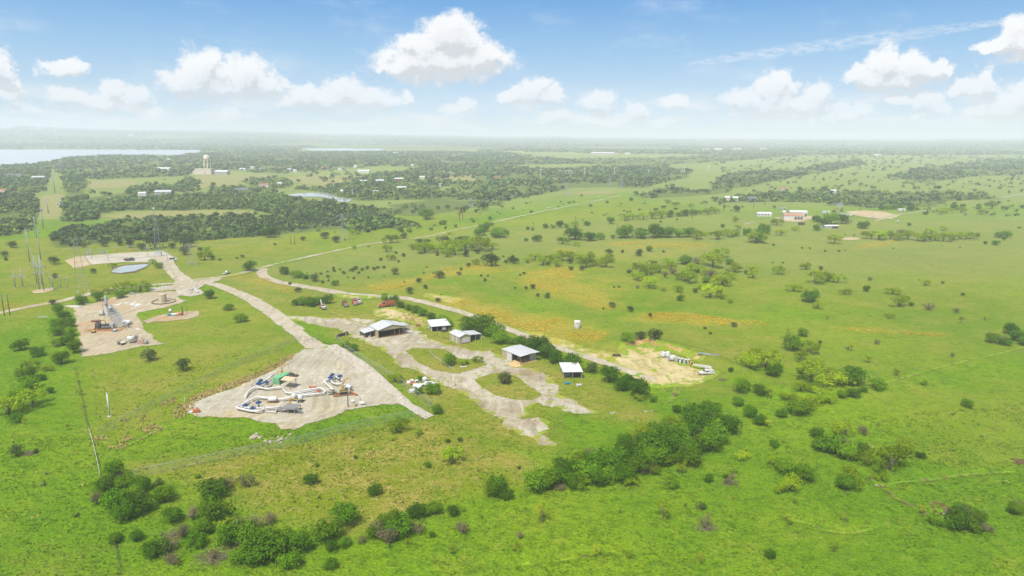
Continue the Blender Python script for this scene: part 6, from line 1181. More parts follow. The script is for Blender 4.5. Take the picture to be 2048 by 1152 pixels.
sheet('riprap_strip', wpoly('655,695 672,689 692,699 737,730 790,774 830,809 869,830 851,837 835,828 800,806 780,787 740,756 700,729 670,712'), M['riprap_bed'], lift=.10, rag=.5, label='strip of pale riprap along the chain link fence')
M['riprap_rock'] = paint('riprap_rock', (.46, .425, .355), .95, .4, .5, (.35, .315, .25))
rocks('riprap', 'pale riprap stones in a strip along the fence', '657,696 672,691 692,701 737,732 790,776 830,811 866,830 851,835 835,826 800,804 780,785 740,754 700,727 672,711',   .62, .16, .36, 'stuff', .05, 'riprap_rock')
rocks('riprap', 'pale riprap stones beside the road junction', '299,581 335,574 343,577 303,585', .9, .3, .6, 'stuff', .1, 'white_dirty')
rocks('rock_pile', 'pale rock pile left of the grassy hollow below the pad', '497,873 512,869 524,876 516,884 500,885', 1.1, .3, .65); rocks('rock_pile', 'long pale rock pile right of the grassy hollow below the pad', '548,882 565,872 582,870 587,878 575,886 555,888', 1.2, .3, .65); rocks('rock_pile', 'small rock outcrop between the two rock piles', '526,886 545,880 549,886 532,891', .9, .25, .55)
rocks('rock_pile', 'white stones in the muddy creek bed', '1748,965 1768,966 1772,972 1756,971', .9, .2, .45); rocks('rock_pile', 'white stones below the round thicket hollow', '1886,1021 1897,1020 1898,1026 1888,1028', .9, .2, .45); rocks('rock_pile', 'pale boulders at the tail of the dirt yard', '1219,818 1230,817 1235,823 1221,825', .7, .2, .42); rocks('rock_pile', 'pale boulders below the carport hedge', '1278,824 1300,815 1308,817 1285,826', .9, .2, .42)
def brush(px, py, w, h, lb, n=90):
    c = at(px, py); mb = MB(); rr2 = np.random.default_rng(int(px * 7 + py))
    for _ in range(n):
        a = rr2.uniform(0, 6.28); q = Vector((rr2.normal() * w * .28, rr2.normal() * w * .2, abs(rr2.normal()) * h * .4)); d = Vector((math.cos(a), math.sin(a), rr2.uniform(-.1, .5))) * rr2.uniform(.5, 1.5)
        mb.cyl(q - d * .5, q + d * .5, .05, .02, 4)
    o = part('brush_pile', mb, 'brush'); o.location = c; tag(o, lb, 'brush pile', 'piles of dead branches')
brush(1458, 968, 3.6, 1.2, 'grey brush pile in the meadow beside the hedgerow'); brush(1412, 1058, 4.0, .9, 'branches heaped round the broken stump'); brush(430, 1118, 7, 1.4, 'long brush heap in the brown thicket at the bottom edge', 260); brush(345, 1072, 5, 1.2, 'dead branches below the dense thicket at lower left', 120); brush(470, 1090, 4, 1.2, 'dead branches between the trees at the bottom edge'); brush(58, 908, 3.2, .7, 'low dark brush in the open green meadow'); brush(1445, 760, 2.5, .6, 'small brush heap below the white work truck')
t = thing('tree_stump', 'broken brown stump standing in the near meadow', 'stump', at(1414, 1052)); part('trunk', MB().lathe([(.5, -.1), (.3, .4), (.24, 2.0), (.15, 2.9)], 8), 'rust', t); part('splinter', MB().cyl((.1, 0, 2.0), (.5, .1, 3.1), .1, .02, 5), 'rust', t)
def marker(px, py, lb, mat='yellow'):
    t = thing('marker_flag', lb, 'marker', at(px, py), 0, 'little survey markers in the meadow'); part('stake', MB().cyl((0, 0, -.1), (0, 0, .9), .04), 'white', t); part('flag', MB().box(.0, .45, -.02, .02, .5, .95), mat, t)
for px, py, lb in [(150, 909, 'orange marker in the green meadow beside the rail fence'), (72, 949, 'lone yellow marker in the middle of the left meadow'), (164, 974, 'yellow marker left of the dense thicket'), (64, 1040, 'left one of the pair of yellow markers in the left meadow'), (75, 1036, 'right one of the pair of yellow markers in the left meadow')]: marker(px, py, lb, 'orange' if py < 920 else 'yellow')

# ---------------------------------------------------------------- compressor yard (8 px per photo px from 140,570)
def C(x, y): return (140 + x / 8.0, 570 + y / 8.0)
t = thing('steel_tower', 'tall pale steel tower at the head of the pipe rack', 'tower', at(*C(600, 488)), .2)
part('shell', MB().lathe([(.75, -.2), (.75, .3), (.58, .4), (.55, 6.2), (.48, 6.4), (.46, 9.4), (.2, 9.8)], 18), 'steel_light', t, True); part('ladder', MB().box(.62, .68, -.25, -.20, .2, 9.0).box(.62, .68, .20, .25, .2, 9.0), 'steel', t); part('pipe', MB().tube([(-.5, -.4, 8.8), (-1.3, -.6, 8.4), (-1.3, -.6, 0)], .16, 8), 'steel_light', t, True); part('platform', MB().lathe([(.6, 6.0), (1.2, 6.0), (1.2, 6.08), (.6, 6.08)], 14), 'steel', t)
t = thing('heat_vessel', 'grey horizontal vessel on legs beside the steel tower', 'tank', at(*C(655, 430)), -1.0); part('vessel', MB().lathe([(.1, -2.0), (.7, -1.8), (.95, -1.3), (.95, 1.3), (.7, 1.8), (.1, 2.0)], 18, (0, 0, 2.2), 'x'), 'steel_light', t, True); part('leg', MB().box(-1.2, -1.0, -.7, .7, -.2, 1.5), 'steel', t); part('leg', MB().box(1.0, 1.2, -.7, .7, -.2, 1.5), 'steel', t); part('manway', MB().cyl((0, 0, 3.1), (0, 0, 3.5), .35), 'steel', t)
rz, L, a, b = heading(C(870, 705), C(650, 425)); t = thing('pipe_rack', 'long grey pipe rack crossing the compressor yard', 'pipe rack', a, rz)
for y, z, r_, mt in [(-1.6, 1.9, .16, 'steel_light'), (-1.0, 1.9, .20, 'steel_light'), (-.2, 1.6, .14, 'steel'), (.5, 1.6, .12, 'steel'), (1.2, 1.2, .16, 'steel'), (2.0, 1.2, .12, 'steel')]: part('pipe', MB().cyl((0, y, z), (L, y, z), r_), mt, t, True)
for k in range(9): x = L * (k + .3) / 9; part('frame', MB().box(x - .08, x + .08, -2.0, 2.4, .95, 1.05).box(x - .08, x + .08, -2.0, -1.85, -.2, 1.7).box(x - .08, x + .08, 2.25, 2.4, -.2, 1.4).box(x - .07, x + .07, -1.845, .6, 1.36, 1.44), 'steel', t)
for k in range(4): x = L * (k + .5) / 5; part('crosspipe', MB().tube([(x, -2.2, .6), (x, -1.0, 2.3), (x, 1.0, 2.3), (x, 3.0, .7)], .12, 8), 'steel', t, True)
part('header', MB().cyl((L * .28, -3.4, 1.0), (L * .34, 3.6, 1.0), .22), 'steel_light', t, True)
rz, L, a, b = heading(C(400, 708), C(670, 700)); t = thing('compressor_skid', 'dark compressor package with a brown silencer on top', 'compressor', a, rz)
part('skid', MB().box(-.4, L + .2, -1.6, 1.8, -.1, .45), 'rust', t); part('vessel', MB().lathe([(.1, .5), (1.3, .5), (1.4, .8), (1.35, 2.6), (1.0, 3.0)], 18, (1.5, 0, 0)), 'dark', t, True); part('silencer', MB().lathe([(.1, -2.0), (.45, -1.9), (.6, -1.0), (.6, 1.0), (.45, 1.9), (.1, 2.0)], 14, (.6, .5, 3.7), 'x'), 'rust', t, True)
part('engine', MB().box(3.0, 6.2, -.9, .9, .5, 1.9).box(3.3, 5.9, -.5, .5, 1.9, 2.3), 'dark', t, bevel=.06)
for k in range(5): part('cylinder', MB().cyl((3.4 + k * .65, -1.5, 1.2), (3.4 + k * .65, -.9, 1.2), .24).cyl((3.4 + k * .65, .9, 1.2), (3.4 + k * .65, 1.5, 1.2), .24), 'steel', t)
part('cooler', MB().box(6.4, 8.0, -1.3, 1.3, .5, 2.3), 'steel', t); part('exhaust', MB().tube([(2.4, .5, 3.7), (4.4, .5, 3.7), (4.4, .5, 2.3)], .16, 8), 'rust', t, True); part('pipe', MB().tube([(1.5, -1.3, 1.0), (2.4, -1.7, .8), (6.0, -1.7, .8), (7.0, -1.4, 1.2)], .14, 8), 'dark', t, True)
t = thing('drip_pan', 'rusty orange drip pan in front of the dark compressor', 'pan', at(*C(540, 735)), .06); part('pan', MB().box(-7.5, 7.5, -1.6, 1.0, -.1, .14), 'rust', t); part('rim', MB().box(-7.6, 7.6, -1.72, -1.603, -.1, .3).box(-7.6, 7.6, 1.003, 1.12, -.1, .3), 'orange', t)
for k, x in enumerate([320, 435, 680, 810, 912]):
    t = thing('bollard', f'{ORD[k]} yellow bollard from left in front of the compressor', 'bollard', at(*C(x, 738)), 0, 'yellow bollards in the compressor yard'); part('post', MB().cyl((0, 0, -.2), (0, 0, 1.2), .14), 'yellow', t); part('cap', MB().sph((0, 0, 1.2), .15, 8), 'yellow', t)
t = thing('oil_tote', 'dark tote with a yellow lid below the compressor', 'tote', at(*C(380, 770)), .1); part('bin', MB().box(-.8, .8, -.6, .6, -.1, .8), 'dark', t, bevel=.05); part('lid', MB().box(-.7, .7, -.5, .5, .803, 1.25), 'yellow', t, bevel=.1)
t = thing('chemical_tank', 'small teal tank with a white top below the pipe rack', 'tank', at(*C(720, 750)), .2); part('basin', MB().box(-.9, .9, -.6, .6, -.1, .5), 'teal', t, bevel=.05); part('bottle', MB().lathe([(.5, .5), (.52, 1.2), (.2, 1.5)], 14), 'white', t, True)
t = thing('cube_tank', 'small white box tank on a dark skid left of the tower', 'tank', at(*C(512, 482)), .2); part('box', MB().box(-.8, .8, -.8, .8, .6, 2.1), 'white', t, bevel=.08); part('skid', MB().box(-.95, .95, -.9, .9, -.1, .58), 'dark', t); part('cap', MB().cyl((0, 0, 2.1), (0, 0, 2.3), .25), 'dark', t)
t = thing('tank_trailer', 'white tank trailer at the right of the pipe rack', 'trailer', at(*C(915, 635)), -.25); part('tank', MB().lathe([(.1, -2.0), (.8, -1.9), (.9, -1.6), (.9, 1.6), (.8, 1.9), (.1, 2.0)], 18, (0, 0, 1.35), 'x'), 'white', t, True); part('box', MB().box(-2.9, -1.9, -.7, .7, .5, 1.4), 'white', t, bevel=.06); part('frame', MB().box(-2.8, 2.0, -.6, .6, .3, .5), 'steel', t); wheels(t, (.6, 1.4), 1.0, .36)
t = thing('pickup_bed', 'dark old buggy with a pale hood at the yard front', 'buggy', at(*C(825, 955)), -.5); part('body', MB().box(-1.6, 1.6, -.75, .75, .4, .95), 'dark', t, bevel=.06); part('hood', MB().prism([(.3, .952), (1.6, .952), (1.5, 1.25), (.3, 1.35)], -.7, .7, 'y'), 'cream', t); part('roll_bar', MB().tube([(-.4, -.7, .9), (-.5, -.65, 1.9), (-.5, .65, 1.9), (-.4, .7, .9)], .06, 6).tube([(-1.5, -.7, .9), (-1.4, -.65, 1.8), (-1.4, .65, 1.8), (-1.5, .7, .9)], .06, 6), 'black', t); wheels(t, (-1.1, 1.1), .9, .42)
t = thing('leg_tank', 'rounded white tank on legs at the yard front', 'tank', at(*C(985, 930)), .2); part('vessel', MB().lathe([(.2, 1.0), (1.1, 1.2), (1.5, 1.6), (1.5, 2.6), (1.2, 3.0), (.5, 3.2)], 20), 'white', t, True); part('hatch', MB().cyl((0, 0, 3.15), (0, 0, 3.4), .3), 'dark', t); part('pump', MB().box(-2.8, -1.8, -.5, .5, 0, 1.1), 'white_dirty', t, bevel=.08)
for k in range(4): a_ = k * 1.571 + .78; part('leg', MB().box(1.15 * math.cos(a_) - .1, 1.15 * math.cos(a_) + .1, 1.15 * math.sin(a_) - .1, 1.15 * math.sin(a_) + .1, -.2, 1.5), 'white', t)
t = thing('dehydrator', 'faded red and grey heater unit at the right front of the yard', 'heater', at(*C(1150, 940)), .15); part('box', MB().box(-1.5, 1.0, -.9, .9, 0, 2.0), 'pinkish', t, bevel=.06); part('drum', MB().lathe([(.75, 0), (.8, .1), (.8, 1.5), (.6, 1.7)], 16, (1.7, -.3, 0)), 'steel', t, True); part('stack', MB().cyl((.3, 0, 2.0), (.3, 0, 2.7), .16), 'dark', t); part('pipe', MB().tube([(1.0, -1.0, .4), (2.4, -1.3, .3), (2.9, -.4, .3)], .1, 6), 'dark', t)
t = thing('lattice_column', 'grey lattice column between the white tank and the heater', 'column', at(*C(1075, 915)), .3)
mb = MB()
for x, y in ((-.5, -.5), (.5, -.5), (.5, .5), (-.5, .5)): mb.box(x - .05, x + .05, y - .05, y + .05, -.2, 3.2)
part('frame', mb, 'steel', t); part('fin_pack', MB().box(-.4, .4, -.4, .4, .4, 2.8), 'grating', t)
t = thing('storage_tank', 'tan cylindrical storage tank inside the dark steel ring', 'tank', at(*C(1490, 275)), .2); part('shell', MB().lathe([(1.8, -.2), (1.8, 4.3), (1.75, 4.4), (.3, 4.75), (.02, 4.78)], 28), 'tan_tank', t, False); part('hatch', MB().cyl((.5, -.3, 4.6), (.5, -.3, 5.0), .25), 'steel', t); part('ladder', MB().box(-.3, -.25, -1.92, -1.86, 0, 5.0).box(.25, .3, -1.92, -1.86, 0, 5.0), 'steel', t); part('vent', MB().cyl((-1.0, .3, 4.5), (-1.0, .3, 5.1), .08), 'steel', t)
t = thing('containment_ring', 'dark steel ring around the tan storage tank', 'ring wall', at(*C(1503, 272))); part('wall', MB().lathe([(5.6, -.2), (5.7, -.2), (5.7, .55), (5.6, .55), (5.6, -.2)], 48), 'dark', t); part('gravel_floor', MB().lathe([(.02, .05), (5.58, .05)], 48), 'substation_gravel', t); part('post', MB().box(-.1, .1, 5.72, 5.9, -.2, .8), 'steel', t)
for k, (x, y, s) in enumerate([(750, 318, 1.0), (805, 302, 1.0), (897, 290, 1.2), (1030, 262, .7), (1018, 312, 1.3), (1112, 322, 1.7), (1010, 373, .9), (1262, 308, .6), (415, 495, .7), (1090, 712, .8)]):
    mb = MB(); g = np.random.default_rng(k)
    for _ in range(5): q = g.normal(size=2) * s * .8; w_ = s * g.uniform(.5, .9); mb.slab([(q[0] - w_, q[1] - w_ * .6, g.uniform(.1, .3)), (q[0] + w_, q[1] - w_ * .6, g.uniform(.1, .3)), (q[0] + w_, q[1] + w_ * .7, g.uniform(.15, .4)), (q[0] - w_, q[1] + w_ * .7, g.uniform(.1, .3))], .08)
    o = part('plastic_sheet', mb, 'white'); o.location = at(*C(x, y)); tag(o, ['white sheet lying leftmost in the row behind the tower', 'second white sheet in the row behind the tower', 'third white sheet in the row behind the tower', 'small white sheet above the row', 'white sheet in the middle of the tan pad', 'largest white sheet on the tan pad', 'white sheet nearest the pipe rack', 'tiny white sheet beside the steel ring', 'white scrap on the left of the tan pad', 'white scrap at the pad edge by the grass'][k], 'sheet', 'white sheets on the tan pad')
for px, py, rz, L2, lb in [(C(90, 350), 0, -.08, 11, 'white pipes stacked at the far left corner of the yard')]:
    pass
t = thing('pipe_stack', 'white pipes stacked at the far left corner of the yard', 'pipes', at(*C(90, 352)), -.12)
for k, (y, z, l0, l1) in enumerate([(-.5, .2, -5, 4), (0, .25, -4, 5), (.5, .2, -6, 3), (.1, .6, -4.5, 4)]): part('pipe', MB().cyl((l0, y, z), (l1, y, z), .18), 'pipe_white', t, True)
def u_rail(px, py, rz, L2, lb):
    t = thing('pipe_barrier', lb, 'barrier', at(px, py), rz, 'white pipe barriers by the road'); part('frame', MB().tube([(-L2 / 2, 0, -.2), (-L2 / 2, 0, 1.1), (L2 / 2, 0, 1.1), (L2 / 2, 0, -.2)], .09, 8), 'white', t, True); part('brace', MB().cyl((-L2 / 2, 0, .5), (L2 / 2, 0, .5), .06), 'white', t)
u_rail(*C(300, 332), 0.05, 3.4, 'white pipe barrier behind the tan pad'); u_rail(*C(-430, 535), .1, 4.5, 'white pipe barrier in the grass by the road'); u_rail(*C(170, 362), 1.2, 2.0, 'small white barrier end at the yard corner'); u_rail(*C(1075, 165), .2, 4.0, 'pale barrier at the back of the yard')
t = thing('meter_skid', 'pale meter skid at the back edge of the yard', 'machine', at(*C(1005, 160)), .2); part('frame', MB().box(-1.6, 1.6, -.6, .6, .1, .3).box(-1.5, -1.3, -.5, .5, .3, 1.2), 'steel_light', t); part('pipe', MB().tube([(-1.4, 0, 1.0), (0, 0, 1.4), (1.5, 0, .6)], .2, 8), 'steel_light', t, True)
# wellhead
t = thing('well_skid', 'low white and orange separator skid on the small well pad', 'skid', at(*C(1680, 495)), .12); part('deck', MB().box(-3.4, 3.2, -.8, .8, -.1, .3), 'steel', t); part('vessel', MB().lathe([(.1, -1.9), (.45, -1.8), (.5, 1.8), (.1, 1.9)], 14, (0, 0, .9), 'x'), 'white', t, True); part('panel', MB().box(1.7, 3.0, -.6, .6, .3, 1.4), 'orange', t, bevel=.04); part('base_tank', MB().lathe([(.9, .3), (.95, .4), (.95, 1.0), (.7, 1.1)], 16, (-2.5, 0, 0)), 'teal', t)
t = thing('dome_tank', 'white ball tank on a post behind the well skid', 'tank', at(*C(1612, 470)), 0); part('ball', MB().sph((0, 0, 2.0), .85, 16), 'white', t, True); part('stand', MB().cyl((0, 0, -.2), (0, 0, 1.4), .4), 'steel', t)
t = thing('wellhead', 'dark wellhead with valves on the small well pad', 'wellhead', at(*C(1805, 490)), 0); part('stem', MB().lathe([(.35, -.2), (.35, .6), (.2, .8), (.2, 3.6), (.3, 3.8), (.1, 4.6)], 12), 'dark', t); part('valve', MB().cyl((-.7, 0, 1.4), (.7, 0, 1.4), .2).cyl((0, -.7, 2.4), (0, .7, 2.4), .18), 'rust', t); part('handwheel', MB().ring((-.8, 0, 1.4), .3, .05, 14, 6, 'x'), 'red', t)
wood_pole(*C(1878, 465), 4.2, 'short dark pole beside the wellhead', r=.12)
# white manifold on the grey pad  (8 px per photo px from 280,480)
Jp = lambda s: Zp(s, 280, 480, 8.0)
pipe_run('white manifold loop on the grey pad by the junction', Jp('740,800 790,790 880,770 905,815 930,830'), z=1.0, r=.30, every=3, grp='white pipes at the junction'); pipe_run('white pipe in front of the manifold loop', Jp('780,830 860,815 930,830'), z=.7, r=.24, every=3, grp='white pipes at the junction'); pipe_run('short upright white riser of the manifold', Jp('860,745 872,775 885,805'), z=1.3, r=.22, every=3, grp='white pipes at the junction')

# ---------------------------------------------------------------- chain link fences
def chain_fence(label, pts, h=2.3, gap=4.5, mat='chain'):
    P = [at(*p) for p in pts]; o = P[0]; t = thing('chain_link_fence', label, 'fence', o); mesh = MB(); rail = MB(); npst = 0
    for a, b in zip(P[:-1], P[1:]):
        n = max(1, int((b - a).length / gap)); prev = a - o
        for k in range(1, n + 1):
            q = a + (b - a) * k / n; q.z = float(H(q.x, q.y)); q = q - o
            mesh.add([prev, q, q + Vector((0, 0, h)), prev + Vector((0, 0, h))], [(0, 1, 2, 3)]); rail.cyl(prev + Vector((0, 0, h)), q + Vector((0, 0, h)), .035, n=5); rail.cyl(prev + Vector((0, 0, h + .25)), q + Vector((0, 0, h + .25)), .02, n=4)
            part('post', MB().cyl(prev + Vector((0, 0, -.3)), prev + Vector((0, 0, h + .3)), .05, n=6), 'steel', t); prev = q
    part('rail', rail, 'steel', t); part('netting', mesh, mat, t)
chain_fence('chain link fence along the riprap strip past the scrap pile', [(672, 677), (690, 700), (724, 722), (787, 759), (830, 793), (864, 815)])
chain_fence('chain link fence crossing the olive field below the pad', [(864, 815), (838, 833), (800, 840), (737, 852), (660, 872), (600, 888), (512, 906), (400, 930), (300, 950), (262, 960)])
chain_fence('chain link fence from the white mast up to the gravel drive', [(200, 872), (250, 846), (300, 821), (370, 787), (430, 755), (500, 722), (560, 700), (605, 682)])
chain_fence('short chain link gate across the gravel drive', [(614, 686), (636, 683)], 1.6, 2.4)

# ---------------------------------------------------------------- power lines
def steel_pole(px, py, h, lb, r=.55, arms=(), rz=0.0, name='steel_pole', grp='grey steel transmission poles'):
    t = thing(name, lb, 'power pole', at(px, py), rz, grp); part('shaft', MB().cyl((0, 0, -.5), (0, 0, h), r, r * .45, 12), 'lattice', t, True); part('footing', MB().lathe([(r * 1.7, -.3), (r * 1.7, .25), (r * 1.2, .4)], 12), 'concrete', t)
    for z, L2 in arms: part('crossarm', MB().prism([(-L2, h * z - .12), (L2, h * z - .12), (L2, h * z + .08), (0, h * z + .2), (-L2, h * z + .08)], -.12, .12, 'y'), 'lattice', t); part('insulator', MB().cyl((-L2, 0, h * z - 1.3), (-L2, 0, h * z - .1), .1).cyl((L2, 0, h * z - 1.3), (L2, 0, h * z - .1), .1), 'dark', t)
    return t
for px, py, ytop, lb, arms in [(74, 569, 511, 'back left steel pole of the tight cluster of four', [(.72, 2.4)]), (79.5, 580, 513, 'front left steel pole of the tight cluster of four', [(.7, 2.6), (.5, 2.4)]), (88, 582, 512, 'front right steel pole of the tight cluster of four', [(.7, 2.6), (.5, 2.4)]), (85, 571, 515, 'back right steel pole of the tight cluster of four', [(.72, 2.2)]),
    (31, 576, 540, 'left steel pole of the pair near the left edge', [(.65, 3.5)]), (46, 575, 536, 'right steel pole of the pair near the left edge', [(.6, 3.5)]), (106, 579, 551, 'steel pole with equipment just right of the cluster', [(.85, 1.4)]), (121, 576, 555, 'thin steel pole second right of the cluster', [(.9, .8)]), (136, 579, 554, 'thin steel pole third right of the cluster', [(.9, .8)]),
    (60, 526, 459, 'tall lone steel pole in the mown corridor', [(.95, 2.0), (.8, 2.2)]), (82, 521, 460, 'tall steel pole beside the lone one in the corridor', [(.93, 2.0)]), (74, 478, 432, 'slim far steel pole in the corridor', [(.92, 2.0)]), (87, 458, 416, 'slim steel pole where the corridor crosses the bank', [(.92, 2.0)]), (97, 428, 397, 'far slim pole in the corridor beside the oak band', [(.9, 2.0)]), (110, 386, 348, 'distant steel pole at the corridor end', [(.9, 3.0)]), (121, 344, 322, 'left of two distant steel poles before the lake', [(.9, 3.0)]), (126, 344, 321, 'right of two distant steel poles before the lake', [(.9, 3.0)])]:
    g_ = at(px, py); d_ = g_.y * math.cos(math.radians(PITCH)) + (CH - g_.z) * math.sin(math.radians(PITCH)); h_ = (py - ytop) * d_ / F / math.cos(math.radians(PITCH)) * 1.0; far = math.hypot(g_.x, g_.y)
    steel_pole(px, py, h_, lb, max(.30, far * .0006) * (.75 if 'thin' in lb else 1), arms)
t = thing('breaker_rack', 'small grey breaker rack at the foot of the steel pole cluster', 'equipment', at(106, 581), .2); part('frame', MB().box(-1.2, 1.2, -.1, .1, 1.6, 1.8).box(-1.1, -.95, -.1, .1, -.2, 1.6).box(.95, 1.1, -.1, .1, -.2, 1.6), 'steel', t); part('box', MB().box(-.5, .5, -.4, .4, .3, 1.4), 'white_dirty', t)
sheet('bare_ground', wpoly('62,584 80,580 110,578 106,583 85,588 66,588'), M['sand'], rag=.6, label='bare soil at the foot of the steel poles')
def lattice_tower(px, py, ytop, lb, base, arms, kind='H'):
    g_ = at(px, py); d_ = g_.y * math.cos(math.radians(PITCH)) + (CH - g_.z) * math.sin(math.radians(PITCH)); h = (py - ytop) * d_ / F / math.cos(math.radians(PITCH)); far = math.hypot(g_.x, g_.y); r = max(.05, far * .00011)
    t = thing('lattice_tower', lb, 'pylon', g_, .5, 'lattice towers of the power line'); mb = MB(); n = 9; wdt = lambda z: base * (1 - z / h) ** .8 * .5 + .35
    cs = [(-1, -1), (1, -1), (1, 1), (-1, 1)]
    for i in range(n):
        z0, z1 = h * i / n, h * (i + 1) / n; a_, b_ = wdt(z0), wdt(z1)
        for k in range(4):
            p, q = cs[k], cs[(k + 1) % 4]
            mb.cyl((p[0] * a_, p[1] * a_, z0 - (.3 if i == 0 else 0)), (p[0] * b_, p[1] * b_, z1), r, n=4); mb.cyl((p[0] * a_, p[1] * a_, z0), (q[0] * b_, q[1] * b_, z1), r * .65, n=4); mb.cyl((p[0] * b_, p[1] * b_, z1), (q[0] * b_, q[1] * b_, z1), r * .65, n=4)
    part('body', mb, 'lattice', t)
    for z, L2 in arms: part('crossarm', MB().cyl((-L2, 0, h * z), (L2, 0, h * z), r, n=5).cyl((-L2, 0, h * z), (0, .4, h * z + 1.2), r * .7, n=4).cyl((L2, 0, h * z), (0, .4, h * z + 1.2), r * .7, n=4), 'lattice', t)
    for k in range(4): part('footing', MB().box(cs[k][0] * base * .5 - .1, cs[k][0] * base * .5 + .9, cs[k][1] * base * .5 - .1, cs[k][1] * base * .5 + .9, -.3, .3), 'concrete', t)
    return t, h
T1, h1_ = lattice_tower(164, 584, 476, 'tallest lattice tower with drooping arms left of the pond', 5.0, [(.96, 5), (.80, 6.5), (.66, 5)])
T2, h2_ = lattice_tower(317, 506, 420, 'slim lattice mast rising behind the pale stone pad', 3.2, [(.97, .8)]); part('beacon', MB().sph((0, 0, h2_ + .3), .8, 10), 'white', T2)
T3, h3_ = lattice_tower(383, 529, 488, 'short wide lattice tower right of the stone pad drive', 4.5, [(.95, 5.5), (.8, 4)])
T4, h4_ = lattice_tower(687, 481, 430, 'lattice tower in the pasture before the oak woods', 5.0, [(.95, 5.5), (.8, 5)]); T5, h5_ = lattice_tower(1132, 391, 366, 'lattice tower beside the top of the pale road', 7, [(.95, 7), (.8, 6)]); lattice_tower(941, 416, 396, 'far lattice tower on the ridge left of the road', 6, [(.95, 6), (.8, 5)]); lattice_tower(1243, 376, 352, 'hazy lattice tower in front of the dark wooded belt', 6, [(.95, 6)]); lattice_tower(1218, 373, 350, 'hazy lattice tower left of the one at the belt edge', 6, [(.95, 6)])
def wire(label, P, sag, r):
    o = P[0]; pts = []
    for a, b in zip(P[:-1], P[1:]):
        for k in range(13): u = k / 12; p = a.lerp(b, u) - o; p.z -= sag * 4 * u * (1 - u); pts.append(p)
    ob = part('power_cable', MB().tube([p for i, p in enumerate(pts) if i == 0 or (p - pts[i - 1]).length > .01], r, 4), 'lattice'); ob.location = o; tag(ob, label, 'cable', 'power line cables')
top = lambda T, h, dz, dx: T.location + Vector((dx, 0, h - dz))
for k, (dx, nm) in enumerate([(-4.5, 'left'), (4.5, 'right')]): wire(f'{nm} power cable hanging from the tall tower to the oak woods', [top(T1, h1_ * .8, 1, dx), top(T3, h3_ * .95, 1, dx), top(T4, h4_ * .95, 1, dx), top(T5, h5_ * .95, 1, dx)], 6, .055)
wire('top ground wire over the drive to the oak woods', [top(T1, h1_, 0, 0), top(T3, h3_, 0, 0), top(T4, h4_, 0, 0), top(T5, h5_, 0, 0)], 5, .04)
cor = [o for o in bpy.data.objects if o.name.startswith('steel_pole') and o.parent is None]
def pole_top(lbf):
    o = next(o for o in cor if lbf in o['label']); return o.location + Vector((0, 0, max(v.co.z for v in o.children[0].data.vertices)))
wire('power cable along the mown corridor', [pole_top('front left steel pole of the tight'), pole_top('tall lone steel'), pole_top('slim far steel'), pole_top('distant steel pole at')], 5, .05); wire('second power cable along the mown corridor', [pole_top('front right steel pole of the tight'), pole_top('tall steel pole beside'), pole_top('slim steel pole where'), pole_top('left of two distant')], 5, .05); wire('power cable from the edge pair to the steel pole cluster', [pole_top('left steel pole of the pair'), pole_top('back left steel pole'), pole_top('thin steel pole third')], 1.5, .05)
def pole_px(px, py, ytop, lb, **k):
    g_ = at(px, py); d_ = g_.y * math.cos(math.radians(PITCH)) + (CH - g_.z) * math.sin(math.radians(PITCH)); wood_pole(px, py, (py - ytop) * d_ / F / math.cos(math.radians(PITCH)), lb, **k)
for px, py, yt, lb, kw in [(9, 631, 588, 'left black pole of the pair by the road', dict(r=.22)), (20, 630, 588, 'right black pole of the pair by the road', dict(r=.22)), (582, 490, 466, 'left brown pole of the pair in the pasture', dict(r=.25, mat='rust')), (589.5, 490, 466, 'right brown pole of the pair in the pasture', dict(r=.25, mat='rust')), (919, 441, 412, 'left pole of the pair on the ridge', dict(r=.3, mat='rust')), (925.5, 439, 410, 'right pole of the pair on the ridge', dict(r=.3, mat='rust')),
    (116, 613, 597, 'leaning pole with a box beside the road', dict(r=.14)), (1066, 462, 445, 'utility pole near the short hedge', dict(arm=1.2, r=.25)), (1151, 448, 432, 'utility pole among the short hedge bushes', dict(arm=1.2, r=.25)), (1384, 438, 420, 'utility pole above the upper hedge', dict(arm=1.2, r=.25)), (1447, 423, 406, 'utility pole before the far barns', dict(arm=1.2, r=.28)), (1507, 417, 402, 'utility pole behind the long white shed', dict(arm=1.2, r=.28)), (1234, 460, 446, 'small utility pole in the middle pasture', dict(r=.22)), (1720, 422, 408, 'utility pole behind the sandy turning area', dict(arm=1.2, r=.28)), (1672, 404, 389, 'far utility pole before the oak row', dict(r=.3))]: pole_px(px, py, yt, lb, **kw)
